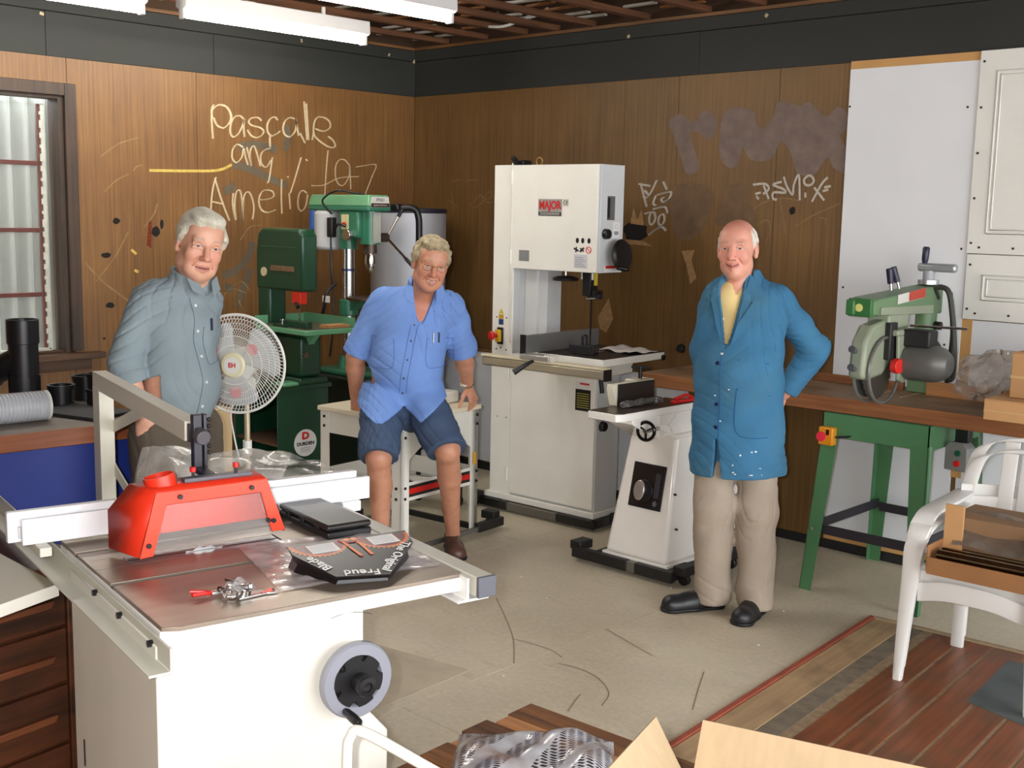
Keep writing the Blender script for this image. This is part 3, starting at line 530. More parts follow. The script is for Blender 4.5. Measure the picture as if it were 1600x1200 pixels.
# blade guard
GR = M('guard_red', (222, 52, 28), 0.35, var=0.04); GRD = M('guard_red_face', (232, 70, 44), 0.35, var=0.04)
NB = [(0.106, 0.485, 0.886), (0.152, 0.485, 1.046), (0.446, 0.485, 1.048), (0.496, 0.485, 0.9)]; BB = [(0.072, 0.610, 0.886), (0.072, 0.610, 0.985), (0.128, 0.610, 1.046), (0.458, 0.610, 1.048), (0.505, 0.610, 0.9)]
guard = MB().add([Vector(p) for p in NB+BB], [(0, 1, 6, 5, 4), (1, 2, 7, 6), (2, 3, 8, 7)]).build('guard_shell', GR, SAW, solid=0.003, ang=20)
MB().prism([(0.080, 0.905), (0.498, 0.908), (0.457, 1.046), (0.130, 1.044), (0.074, 0.985)], 0.606, 0.610, plane='xz').build('guard_back', GR, guard)
MB().prism([(0.108, 0.884), (0.142, 0.886), (0.178, 1.013), (0.428, 1.015), (0.458, 0.905), (0.496, 0.905), (0.446, 1.048), (0.152, 1.046)], 0.479, 0.485, plane='xz').build('guard_frame', GRD, guard, bevel=0.001)
win_film = M('guard_window', (240, 236, 232), 0.06, var=0.0); bs = win_film.node_tree.nodes['Principled BSDF']; bs.inputs['Alpha'].default_value = 0.10; bs.inputs['Specular IOR Level'].default_value = 0.8
MB().prism([(0.14, 0.888), (0.46, 0.892), (0.43, 1.012), (0.178, 1.010)], 0.486, 0.488, plane='xz').build('guard_window', win_film, guard)
for s, z in ((0.130, 0.915), (0.212, 1.030), (0.402, 1.031), (0.462, 0.935), (0.447, 0.938)): MB().cyl((s, 0.472, z), (s, 0.479, z), 0.0065, n=10).build('screw', BLACK, guard, bevel=0.001)
mb = MB(); mb.lathe([(0.036, 0), (0.036, 0.03), (0.040, 0.03), (0.040, 0)], (0.195, 0.568, 1.040), (-0.18, 0.1, 1), closed=True, n=32); mb.build('duct_collar', GR, guard)
MB().b2(0.245, 0.43, 0.535, 0.562, 1.048, 1.060).build('hanger_bar', M('hanger_grey', (92, 92, 98), 0.4, metal=0.4), guard, bevel=0.002)
for s in (0.272, 0.388): MB().cyl((s, 0.548, 1.06), (s, 0.548, 1.085), 0.004, n=8).build('hanger_stud', BLACK, guard); MB().cyl((s, 0.548, 1.074), (s, 0.548, 1.086), 0.008, n=12).build('red_knob', RED, guard)
# overhead arm
ARM = M('arm_grey_white', (206, 202, 186), 0.4, var=0.03)
arm = MB().bar((0.3225, 0.68, 1.1555), (0.3225, 1.52, 1.189), 0.045, 0.055).build('arm_beam', ARM, SAW, bevel=0.002)
MB().b2(0.299, 0.346, 1.45, 1.52, 0.76, 1.168).build('arm_post', ARM, SAW, bevel=0.002)
MB().b2(0.299, 0.346, 0.80, 1.45, 0.76, 0.80).build('arm_foot', ARM, SAW, bevel=0.002)
MB().bar((0.345, 1.47, 1.035), (0.345, 1.12, 1.15), 0.006, 0.035).build('arm_brace', ARM, SAW); MB().bar((0.345, 1.47, 0.905), (0.345, 1.18, 0.80), 0.006, 0.035).build('arm_brace', ARM, SAW)
DK = M('dark_slide', (48, 47, 52), 0.35, metal=0.4)
sl = MB().b2(0.308, 0.332, 0.636, 0.660, 1.055, 1.205).b2(0.336, 0.346, 0.636, 0.660, 1.055, 1.205).build('height_slide', DK, SAW, bevel=0.002)
MB().b2(0.306, 0.338, 0.660, 0.690, 1.128, 1.176).build('slide_block', BLACK, sl, bevel=0.002)
MB().cyl((0.325, 0.636, 1.152), (0.325, 0.606, 1.146), 0.020, n=14).build('clamp_knob', M('knob_grey', (82, 80, 84), 0.5), sl, bevel=0.003)
for k in range(6): MB().sph((0.352, 0.64, 1.10+k*0.018), 0.006, 8, 6).build('rack_tooth', BLACK, sl)
MB().bar((0.32, 0.65, 1.06), (0.32, 0.556, 1.056), 0.03, 0.012).build('slide_foot', DK, sl)
# handwheel on the near side
hw = MB().lathe([(0.060, 0.0), (0.0865, 0.0), (0.0905, 0.006), (0.0905, 0.020), (0.086, 0.026), (0.062, 0.026), (0.060, 0.022)], (0.44, -0.012, 0.674), (0, -1, 0), n=48, closed=True).build('handwheel', M('wheel_grey', (138, 140, 150), 0.35, var=0.03), SAW)
pts = []
for i in range(96):
    a = 2*math.pi*i/96; k = abs(((a*6/(2*math.pi)+0.2) % 1)-0.5)
    r = 0.0625-(0.0155*math.sqrt(max(0, 1-(k/0.15)**2)) if k < 0.15 else 0)
    pts.append((0.44+r*math.cos(a), 0.674+r*math.sin(a)))
MB().prism(pts, -0.040, -0.012, plane='xz').build('wheel_disc', BLACK, hw)
MB().lathe([(0.022, 0), (0.021, 0.008), (0.018, 0.012), (0.025, 0.020), (0.026, 0.034), (0.022, 0.042), (0.012, 0.043), (0.010, 0.038), (0.001, 0.037)], (0.44, -0.040, 0.674), (0, -1, 0), n=28).build('lock_knob', BLACK, hw)
MB().lathe([(0.007, 0), (0.010, 0.01), (0.0115, 0.04), (0.010, 0.062), (0.006, 0.067)], (0.405, -0.036, 0.610), (0.05, -1, -0.12), n=16).build('crank_handle', BLACK, hw)
MB().cyl((0.44, 0.02, 0.674), (0.44, -0.014, 0.674), 0.015, n=14).build('shaft', STEEL, hw)
mb = MB(); mb.strip([Vector((0.44+0.16*math.cos(a), 0.66+0.16*math.sin(a), 0)) for a in (R(66+i*3) for i in range(14))], 0.0014, 0.0, lambda a, b, h: (a, 0.0192, b)); mb.build('scale_arc', INK, SAW, fix=False)
# ------------------------------------------------------------------ things lying on the saw
def on_saw(s, t, z=0.0):
    c, n_ = math.cos(R(79)), math.sin(R(79)); return (4.21+s*c-t*n_, -4.437+s*n_+t*c, z)
cs = thing('tool_case', 'flat black plastic tool case lying on the saw table', 'tool case', on_saw(0.661, 0.583, 0.8705), R(79+1))
MB().b2(-0.068, 0.068, -0.15, 0.15, 0.0, 0.021).build('case_base', BLACK, cs, bevel=0.006); MB().b2(-0.068, 0.068, -0.15, 0.15, 0.0225, 0.04).build('case_lid', M('case_lid', (40, 37, 34), 0.35, var=0.1), cs, bevel=0.007)
for y in (-0.09, 0.0, 0.09): MB().b2(-0.0705, -0.067, y-0.012, y+0.012, 0.012, 0.03).build('case_latch', BLACK, cs, bevel=0.001)
mb = MB(); rnd = random.Random(4)
def shf(u, v):
    s = 0.37+u*0.37-0.06*(1-v)*(1-u)+0.0*v; t = 0.10+v*0.40-u*0.02
    return (s-0.5, t-0.3, 0.0015+0.004*abs(math.sin(u*19+v*4))*abs(math.sin(v*23+u*3)))
mb.grid(shf, 30, 30); fs = mb.build('plastic_sheet', plastic_film('flat_film', (236, 230, 230), 0.5, 0.15, 25), None, fix=False)
fs.location = on_saw(0.5, 0.3, 0.8705); fs.rotation_euler = (0, 0, R(79)); tag(fs, 'flat clear plastic bag lying under the blade carton on the saw', 'plastic bag')
# carton of a saw blade
bxn = thing('blade_carton', 'open black carton printed with saw blades and lettering', 'carton', on_saw(0.55, 0.15, 0.872), R(79))
q = [(-0.154, 0.103, 0.058), (0.166, 0.079, 0.058), (0.152, 0.014, 0.043), (0.011, -0.121, 0.028), (-0.114, -0.083, 0.024), (-0.161, 0.057, 0.034)]
KB = M('carton_black', (24, 20, 22), 0.3, var=0.1); KR = M('carton_maroon', (92, 22, 26), 0.3, var=0.25, scale=12); KO = M('carton_orange', (206, 108, 52), 0.35, var=0.25, scale=18); KS = M('carton_silver', (178, 168, 154), 0.35, var=0.1)
pn = Vector((0, 0, 1)); c0 = Vector(q[0]); px_ = (Vector(q[1])-c0).normalized(); pn = px_.cross(Vector(q[4])-c0); pn = -pn.normalized() if pn.z < 0 else pn.normalized(); py_ = pn.cross(px_)
def car(a, b, h=0.0): return c0+px_*a+py_*b+pn*h
flat = [((Vector(p)-c0).dot(px_), (Vector(p)-c0).dot(py_)) for p in q]
cm = face(c0, px_, py_)
MB().prism(flat, -0.003, 0.0, cm).build('printed_face', KB, bxn)
lo = [(x*0.96, y*0.98, 0.0) for x, y, z in q]; lo = [(x, y+0.008, 0.0015) for x, y, z in lo]
mb = MB(); k = len(lo); up_ = [tuple(car(a, b, -0.003)) for a, b in flat]; mid = [((x+u[0])/2*0.93, (y+u[1])/2*0.95, (u[2])/2) for (x, y, z), u in zip(lo, up_)]
mb.add(up_+mid+lo, [(i, (i+1) % k, k+(i+1) % k, k+i) for i in range(k)]+[(k+i, k+(i+1) % k, 2*k+(i+1) % k, 2*k+i) for i in range(k)]+[tuple(range(2*k, 3*k))]); mb.build('carton_side', KB, bxn, ang=10)
cx, cy = 0.16, -0.01
for sgn, ca in ((-1, 0.075), (1, 0.245)):
    for r0, r1, mt, hh in ((0.0, 0.072, KR, 0.0004), (0.066, 0.074, KO, 0.0007)):
        n = 24; arc = [(ca+r1*math.cos(a), cy+r1*math.sin(a)*0.92) for a in (math.pi+math.pi*i/n for i in range(n+1))]
        inn = [(ca+r0*math.cos(a), cy+r0*math.sin(a)*0.92) for a in (2*math.pi-math.pi*i/n for i in range(n+1))] if r0 else []
        MB().prism(arc+inn, 0.0001, hh, cm).build('printed_blade', mt, bxn)
    for i in range(18):
        a = math.pi*1.05+math.pi*0.9*i/17
        MB().prism([(ca+r*math.cos(a+d), cy+r*math.sin(a+d)*0.92) for r, d in ((0.073, -0.04), (0.081, 0.0), (0.073, 0.05))], 0.0001, 0.0007, cm).build('blade_tooth', KS, bxn)
for x0, y0 in ((0.045, -0.062), (0.208, -0.058)):
    p_ = MB().prism([(x0, y0), (x0+0.075, y0+0.002), (x0+0.07, y0+0.048), (x0-0.004, y0+0.045)], 0.0009, 0.0013, cm).build('text_block', PAPER, bxn)
    for i in range(8): MB().prism([(x0+0.004, y0+0.0055+i*0.005), (x0+0.064, y0+0.0065+i*0.005), (x0+0.064, y0+0.0078+i*0.005), (x0+0.004, y0+0.0068+i*0.005)], 0.0014, 0.0016, cm).build('text_line', GREY, p_)
for x0, x1 in ((0.135, 0.150), (0.172, 0.178)): MB().prism([(x0, -0.012), (x0+0.006, -0.012), (x1+0.01, -0.105), (x1, -0.105)], 0.0016, 0.002, cm).build('flame_stripe', KO, bxn)
for r, mt, hh in ((0.032, RED, 0.0018), (0.028, KB, 0.0021)): MB().prism([(0.16+r*math.cos(a), -0.004+r*0.8*math.sin(a)) for a in (math.pi+math.pi*i/20 for i in range(21))], 0.0016, hh, cm).build('logo_disc', mt, bxn)
for dx in (-0.008, 0.011): MB().prism([(0.16+dx+0.009*math.cos(a), -0.012+0.007*math.sin(a)) for a in (2*math.pi*i/16 for i in range(16))], 0.002, 0.0025, cm).build('logo_mark', M('logo_salmon', (228, 150, 110), 0.4), bxn)
WT = M('carton_white_ink', (235, 235, 232), 0.5)
def edge_text(body, a, b, sz):
    a = Vector(a+(0,)); b = Vector(b+(0,)); d = (b-a).normalized(); y = Vector((d.y, -d.x, 0)); y = y if (y.dot(Vector((0.16, -0.07, 0))-(a+b)/2)) < 0 else -y
    m_ = (a+b)/2-y*0.0150
    text('lettering', body, sz, WT, bxn, cm @ face((m_.x, m_.y, 0.0018), d, y), 0.0003, bold=0.0003)
edge_text('The Original', flat[2], flat[3], 0.034); edge_text('Freud', flat[3], flat[4], 0.038); edge_text('Blade', flat[4], flat[5], 0.036)
# loose fasteners, spanner and a red-handled tool
rnd = random.Random(11)
BAGC = on_saw(0.215, 0.135, 0.871)
def bolt(loc, rz, ln, label):
    t = thing('bolt', label, 'bolt', loc, rz, 'loose fasteners heaped on the saw table')
    MB().cyl((0, 0, 0.006), (ln, 0, 0.006), 0.004, n=10).build('shank', STEEL, t); MB().cyl((-0.006, 0, 0.006), (0, 0, 0.006), 0.0075, n=6).build('head', STEEL, t)
for i in range(12):
    a = rnd.uniform(0, 6.28); r = rnd.uniform(0.0, 0.032)
    bolt((BAGC[0]+r*math.cos(a), BAGC[1]+r*math.sin(a)*1.5, 0.871+0.005*(i % 4)), rnd.uniform(0, 6.28), rnd.uniform(0.016, 0.04), 'small bright steel bolt heaped with others on the saw table')
for i in range(6):
    a = rnd.uniform(0, 6.28); r = rnd.uniform(0.01, 0.035)
    mb = MB(); mb.lathe([(0.004, 0), (0.009, 0), (0.009, 0.007), (0.004, 0.007)], (0, 0, 0), (0.2, 0.3, 1), n=6, closed=True)
    o = mb.build('hex_nut', STEEL, None, loc=(BAGC[0]+r*math.cos(a), BAGC[1]+r*math.sin(a)*1.3, 0.873+0.004*(i % 3))); tag(o, 'bright hexagon nut in the heap on the saw table', 'nut', 'loose nuts on the saw table')
sp = thing('spanner', 'small open-ended spanner beside the fasteners on the saw', 'spanner', on_saw(0.262, 0.105, 0.871), R(79+8))
MB().prism([(-0.055, -0.004), (0.02, -0.005), (0.02, 0.005), (-0.055, 0.004)], 0.0, 0.005).build('shank', CHROME, sp, bevel=0.001)
MB().prism([(0.015, -0.006), (0.025, -0.012), (0.042, -0.011), (0.034, -0.004), (0.032, 0.003), (0.044, 0.009), (0.03, 0.013), (0.018, 0.008)], 0.0, 0.006).build('jaw', CHROME, sp, bevel=0.001)
rh = thing('pliers', 'small red-handled pliers poking out of the fastener heap', 'pliers', on_saw(0.165, 0.155, 0.873), R(79-10))
for s in (-1, 1): MB().tube(cr_spline([(0.0, 0, 0.006), (-0.02, s*0.007, 0.009), (-0.045, s*0.014, 0.010)], 5), 0.0045, 8).build('handle', RED, rh)
MB().prism([(0, -0.007), (0.03, -0.003), (0.03, 0.003), (0, 0.007)], 0.001, 0.010).build('jaw', STEEL, rh, bevel=0.002)
mb = MB(); mb.grid(lambda u, v: ((u-0.5)*0.075, (v-0.5)*0.085, 0.004+0.028*math.sin(math.pi*u)*math.sin(math.pi*v)+0.006*math.sin(u*17+v*11)*math.sin(math.pi*u)), 16, 16)
bg = mb.build('fastener_bag', plastic_film('bag_film', (240, 240, 240), 0.25, 0.6, 60), None, loc=on_saw(0.225, 0.145, 0.872), fix=False); tag(bg, 'tiny clear bag over the heap of fasteners', 'plastic bag')
# crumpled wrapping film over the far end of the saw
mb = MB()
def wrap(u, v):
    s = 0.30+u*0.50; t = 0.80+v*0.42+0.05*math.sin(u*6)
    e = math.sin(math.pi*v)**0.6
    z = 0.972+0.085*(1-u)**0.8*e*(0.75+0.25*math.sin(u*9+1))+0.010*math.sin(u*13+v*6)*e+0.006*math.sin(v*17-u*9)*e
    if v > 0.75: z -= (v-0.75)*0.62
    if u < 0.06: z -= (0.06-u)*1.4
    return (s, t, z)
mb.grid(wrap, 60, 60); wf = mb.build('wrapping_film', plastic_film('wrap_film', (226, 222, 214), 0.34, 0.45, 14), None, fix=False)
wf.location = (4.21, -4.437, 0); wf.rotation_euler = (0, 0, R(79)); tag(wf, 'crumpled clear wrapping film heaped over the far end of the saw fence', 'plastic film')
# ================================================================== WHITE BANDSAW
BS = thing('bandsaw', 'tall white floor-standing bandsaw with red nameplate', 'bandsaw', (1.50, -0.70, 0), R(3))
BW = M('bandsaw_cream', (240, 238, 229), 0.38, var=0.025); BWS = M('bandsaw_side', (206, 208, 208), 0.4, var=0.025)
MB().b2(-0.02, 0.79, -0.03, 0.25, 0.062, 0.098).build('base_plate', BW, BS, bevel=0.004)
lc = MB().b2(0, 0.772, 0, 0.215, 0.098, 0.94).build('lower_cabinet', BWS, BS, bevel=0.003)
dr = MB().b2(0.158, 0.768, -0.016, -0.001, 0.11, 0.935).build('lower_door', BW, BS, bevel=0.003)
MB().b2(0.0, 0.155, -0.012, -0.001, 0.098, 2.02).build('column_front', BW, BS, bevel=0.003)
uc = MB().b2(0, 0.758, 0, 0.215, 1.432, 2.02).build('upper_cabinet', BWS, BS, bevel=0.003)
ud = MB().b2(0.125, 0.746, -0.016, -0.0125, 1.434, 2.018).b2(0.158, 0.746, -0.0125, -0.001, 1.434, 2.018).build('upper_door', BW, BS, bevel=0.002)
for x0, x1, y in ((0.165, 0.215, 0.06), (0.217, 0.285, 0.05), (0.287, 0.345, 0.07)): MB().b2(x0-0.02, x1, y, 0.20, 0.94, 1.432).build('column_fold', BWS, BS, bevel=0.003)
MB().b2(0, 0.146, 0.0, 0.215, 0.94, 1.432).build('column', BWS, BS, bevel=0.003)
for z in (0.22, 0.83, 1.50, 1.95): MB().cyl((0.14, -0.02, z-0.04), (0.14, -0.02, z+0.04), 0.007, n=10).build('hinge', BW, BS)
MB().cyl((0.14, -0.018, 1.0), (0.14, -0.018, 2.03), 0.004, n=8).build('hinge_rod', WHITE, BS)
MB().b2(0.10, 0.17, 0.04, 0.12, 2.02, 2.05).build('tension_block', BLACK, BS, bevel=0.008); MB().cyl((0.135, 0.03, 2.03), (0.135, -0.01, 2.06), 0.016, n=14).build('tension_lever', BLACK, BS)
MB().torus((0.24, 0.1, 2.043), (0, 1, 0), 0.022, 0.0035, 24, 8).build('lifting_eye', M('brass_eye', (206, 168, 92), 0.3, metal=0.9), BS)
# badge
def plate(o, x0, x1, z0, z1, mat, nm, par, y=-0.0165, t=0.0012): return MB().b2(x0, x1, y-t, y, z0, z1).build(nm, mat, par)
bd = plate(BS, 0.335, 0.505, 1.735, 1.83, ALU, 'nameplate', ud); plate(BS, 0.340, 0.500, 1.739, 1.758, INK, 'nameplate_base', ud, -0.0178, 0.0006)
def btext(nm, body, x, z, sz, mat, par, y=-0.0186, sx=1.0, bold=0.0): return text(nm, body, sz, mat, par, face((x, y, z), (1, 0, 0), (0, 0, 1)), 0.0004, sx=sx, bold=bold)
btext('lettering', 'MAJOR', 0.42, 1.794, 0.062, M('badge_red', (196, 34, 30), 0.4), ud, bold=0.0022, sx=0.80)
for i in range(2): plate(BS, 0.35, 0.49, 1.744+i*0.007, 1.7465+i*0.007, WHITE, 'small_print', ud, -0.0186, 0.0003)
plate(BS, 0.512, 0.55, 1.79, 1.83, M('ce_silver', (206, 204, 190), 0.5), 'ce_plate', ud); btext('lettering', 'CE', 0.531, 1.81, 0.030, INK, ud)
plate(BS, 0.20, 0.275, 1.478, 1.54, M('rating_grey', (150, 152, 152), 0.4, metal=0.3), 'rating_plate', ud)
for x in (0.618, 0.655, 0.698): MB().prism([(x+0.011*math.cos(a), 1.606+0.015*math.sin(a)) for a in (2*math.pi*i/14 for i in range(14))], -0.0172, -0.0165, plane='xz').build('warning_icon', INK, ud)
plate(BS, 0.60, 0.69, 1.455, 1.53, M('pale_label', (206, 206, 212), 0.6), 'warning_label', ud)
for i in range(6): plate(BS, 0.606, 0.68-0.01*(i % 3), 1.462+i*0.010, 1.4655+i*0.010, GREY, 'small_print', ud, -0.0178, 0.0003)
for x, s_ in ((0.612, 0.4), (0.652, -0.7)): MB().box((x, -0.0175, 1.556), (0.036, 0.001, 0.010), ry=s_).build('warning_icon', INK, ud); MB().box((x, -0.0176, 1.556), (0.03, 0.001, 0.008), ry=s_+1.3).build('warning_icon', INK, ud)
MB().torus((0.697, -0.017, 1.556), (0, 1, 0), 0.017, 0.0025, 24, 6).build('prohibition_ring', RED, ud); MB().box((0.697, -0.0175, 1.556), (0.034, 0.0014, 0.004), ry=0.8).build('prohibition_bar', RED, ud)
# emergency stop on the column
MB().b2(0.045, 0.092, -0.022, -0.012, 0.985, 1.085).build('stop_backplate', BLACK, BS, bevel=0.006)
MB().b2(0.05, 0.084, -0.045, -0.022, 1.0, 1.072).build('stop_box', M('stop_yellow', (218, 172, 30), 0.4), BS, bevel=0.004); MB().lathe([(0.014, 0), (0.014, 0.02), (0.026, 0.024), (0.028, 0.036), (0.022, 0.044), (0.001, 0.046)], (0.062, -0.045, 1.038), (-0.3, -1, 0), n=22).build('stop_button', RED, BS)
MB().prism([(0.05, 1.165), (0.09, 1.165), (0.07, 1.195)], -0.0132, -0.012, plane='xz').build('warning_triangle', M('sticker_yellow', (206, 186, 60), 0.5), BS); plate(BS, 0.052, 0.088, 1.135, 1.16, M('sticker_amber', (206, 156, 40), 0.5), 'sticker', BS, -0.012); plate(BS, 0.052, 0.088, 1.10, 1.133, M('sticker_blue', (44, 66, 120), 0.5), 'sticker', BS, -0.012)
for x, z in ((0.036, 1.143), (0.112, 1.143), (0.036, 0.955), (0.07, 0.965), (0.112, 0.955)): MB().cyl((x, -0.0145, z), (x, -0.012, z), 0.0045, n=8).build('screw', BLACK, BS)
plate(BS, 0.045, 0.135, 0.495, 0.575, BW, 'cover_plate', BS, -0.012, 0.001)
for x in (0.055, 0.122): MB().cyl((x, -0.0145, 0.555), (x, -0.0128, 0.555), 0.004, n=8).build('screw', BLACK, BS)
# right side of the cabinets
sx_ = 0.758
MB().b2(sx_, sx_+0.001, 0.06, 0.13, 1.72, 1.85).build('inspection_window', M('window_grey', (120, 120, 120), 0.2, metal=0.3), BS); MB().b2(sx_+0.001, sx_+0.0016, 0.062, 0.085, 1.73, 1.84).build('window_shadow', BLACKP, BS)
MB().cyl((sx_, 0.045, 1.68-0.035), (sx_+0.03, 0.045, 1.645), 0.03, 0.026, n=20).build('door_knob', BLACK, BS, bevel=0.004)
MB().b2(sx_, sx_+0.001, 0.12, 0.18, 1.62, 1.71).build('instruction_label', PAPER, BS); MB().b2(sx_+0.001, sx_+0.0014, 0.13, 0.17, 1.64, 1.66).build('label_print', GREY, BS); MB().torus((sx_+0.001, 0.15, 1.685), (1, 0, 0), 0.012, 0.001, 14, 5).build('label_print', GREY, BS)
MB().b2(sx_, sx_+0.001, 0.05, 0.20, 1.437, 1.475).build('warning_label', PAPER, BS); MB().b2(sx_+0.001, sx_+0.0014, 0.06, 0.195, 1.456, 1.472).build('label_stripe', RED, BS)
hw2 = MB().cyl((sx_, 0.13, 1.53), (sx_+0.05, 0.13, 1.53), 0.018, n=16).build('guide_handwheel', BLACK, BS)
MB().lathe([(0.03, 0.0), (0.085, 0.0), (0.088, 0.012), (0.075, 0.024), (0.03, 0.018)], (sx_+0.05, 0.13, 1.53), (1, 0, 0.1), n=36).build('wheel_rim', BLACK, hw2); MB().cyl((sx_+0.06, 0.09, 1.46), (sx_+0.13, 0.09, 1.455), 0.010, n=12).build('crank_handle', BLACK, hw2)
MB().cyl((0.772, 0.05, 0.58), (0.80, 0.05, 0.58), 0.03, 0.026, n=20).build('door_knob', BLACK, BS, bevel=0.004)
# under the head: tension wheel, blade guide, blade
MB().cyl((0.46, 0.09, 1.38), (0.46, 0.09, 1.432), 0.008, n=10).build('tension_rod', STEEL, BS); MB().lathe([(0.03, -0.012), (0.072, -0.010), (0.076, 0.004), (0.05, 0.014), (0.02, 0.018)], (0.46, 0.09, 1.385), (0, 0, 1), n=28).build('tension_wheel', BLACK, BS)
MB().b2(0.61, 0.665, 0.05, 0.12, 1.30, 1.432).build('guide_post', BLACK, BS, bevel=0.003); MB().b2(0.60, 0.607, 0.05, 0.06, 1.39, 1.432).build('guide_plate', WHITE, BS); MB().b2(0.672, 0.680, 0.05, 0.06, 1.39, 1.432).build('guide_plate', WHITE, BS)
MB().b2(0.63, 0.71, 0.07, 0.11, 1.285, 1.33).build('guide_block', M('guide_dark', (60, 60, 62), 0.4, metal=0.6), BS, bevel=0.003); MB().cyl((0.70, 0.04, 1.32), (0.70, 0.10, 1.32), 0.014, n=14).build('guide_knob', BLACK, BS); MB().cyl((0.66, 0.03, 1.285), (0.72, 0.03, 1.29), 0.006, n=10).build('guide_pin', STEEL, BS)
MB().b2(0.683, 0.70, 0.06, 0.07, 1.36, 1.43).build('yellow_tag', M('sticker_yellow', (206, 186, 60), 0.5), BS)
MB().b2(0.645, 0.655, 0.083, 0.085, 0.98, 1.31).build('saw_band', M('blade_dark', (40, 38, 36), 0.4, metal=0.6), BS)
# table, fence and rail
BT = MB().b2(0.42, 0.93, -0.17, 0.42, 0.945, 0.985).build('table', BW, BS, bevel=0.004)
MB().b2(0.424, 0.926, -0.166, 0.416, 0.985, 0.988).build('table_surface', M('dark_iron', (64, 58, 54), 0.4, metal=0.6, var=0.12), BT)
MB().b2(0.50, 0.80, -0.10, 0.30, 0.86, 0.945).build('table_trunnion', BW, BT, bevel=0.01)
MB().b2(0.645, 0.66, -0.172, 0.08, 0.987, 0.9886).build('blade_slot', BLACKP, BT)
MB().cyl((0.94, 0.40, 0.955), (0.928, 0.40, 0.955), 0.016, n=12).build('end_bolt', BLACK, BT)
MB().tube(cr_spline([(0.86, -0.10, 0.935), (0.88, -0.12, 0.88), (0.90, -0.13, 0.80)], 5), 0.012, 10).build('tilt_lever', BLACK, BT)
RAILB = M('rail_extrusion', (176, 166, 142), 0.35, metal=0.4)
rl2 = MB().b2(0.21, 1.06, -0.335, -0.285, 0.905, 0.955).build('front_rail', RAILB, BS, bevel=0.010); MB().b2(0.205, 1.065, -0.337, -0.283, 0.955, 0.968).build('rail_cap', M('rail_cream', (226, 216, 186), 0.4), rl2, bevel=0.003)
MB().b2(1.058, 1.066, -0.34, -0.28, 0.90, 0.96).build('rail_end', BLACK, rl2); MB().b2(0.55, 0.60, -0.285, -0.17, 0.92, 0.945).b2(0.86, 0.91, -0.285, -0.17, 0.92, 0.945).build('rail_bracket', ALU, rl2)
fn = MB().b2(0.475, 0.495, -0.30, 0.38, 0.989, 1.09).build('fence', M('fence_alu', (162, 162, 160), 0.4, metal=0.7), BS, bevel=0.002); MB().b2(0.468, 0.502, -0.31, -0.30, 0.985, 1.094).build('fence_end', BLACK, fn)
MB().b2(0.50, 0.70, -0.35, -0.27, 0.968, 0.995).build('fence_carriage', M('carriage_alu', (196, 194, 186), 0.35, metal=0.7), fn, bevel=0.003); MB().b2(0.66, 0.72, -0.335, -0.29, 0.966, 1.0).build('carriage_scale', WHITE, fn)
MB().tube(cr_spline([(0.60, -0.355, 0.965), (0.585, -0.40, 0.945), (0.545, -0.45, 0.905)], 5), 0.013, 12, rf=lambda t: 0.6+0.7*t).build('clamp_lever', BLACK, fn)
mg = thing('mitre_gauge', 'black mitre gauge standing on the white bandsaw table', 'mitre gauge', (2.215, -0.70, 0.9885), R(3))
MB().prism([(0.075*math.cos(a), 0.05*math.sin(a)) for a in (math.pi*i/16 for i in range(17))]+[(-0.075, -0.03), (0.075, -0.03)], 0.004, 0.016).build('protractor', BLACK, mg, bevel=0.002); MB().b2(-0.085, 0.085, -0.045, -0.032, 0.003, 0.05).build('face_plate', M('gauge_dark', (52, 52, 54), 0.3, metal=0.6), mg, bevel=0.002)
MB().lathe([(0.012, 0), (0.012, 0.03), (0.017, 0.034), (0.018, 0.085), (0.012, 0.092)], (-0.02, 0.01, 0.012), (0, 0, 1), n=18).build('grip', BLACK, mg); MB().b2(-0.01, 0.01, -0.12, 0.18, 0.0, 0.004).build('guide_bar', STEEL, mg)
mb = MB(); mb.grid(lambda u, v: ((u-0.5)*0.26, (v-0.5)*0.21, 0.003+0.012*math.sin(u*5+v*2)**2+0.008*math.sin(v*6)**2), 16, 16)
nw = mb.build('instruction_booklet', M('printed_paper', (214, 210, 206), 0.7, var=0.16, scale=35), None, loc=(2.29, -0.42, 0.990), solid=0.003, fix=False); nw.rotation_euler = (0, 0, R(-12)); tag(nw, 'rumpled printed booklet lying on the bandsaw table', 'booklet')
plate(BS, 0.635, 0.735, 0.79, 0.83, PAPER, 'warning_label', dr); plate(BS, 0.665, 0.73, 0.812, 0.822, RED, 'label_stripe', dr, -0.0178, 0.0004)
plate(BS, 0.635, 0.74, 0.665, 0.785, INK, 'data_plate', dr)
for i in range(7): plate(BS, 0.645, 0.73, 0.68+i*0.013, 0.686+i*0.013, M('label_gold', (150, 140, 60), 0.5), 'label_print', dr, -0.0178, 0.0004)
MB().cyl((0.80, 0.16, 0.75), (0.92, 0.10, 0.62), 0.055, n=24).build('dust_port', WHITE, BS); MB().cyl((0.775, 0.17, 0.775), (0.81, 0.155, 0.74), 0.065, n=24).build('dust_collar', BWS, BS)
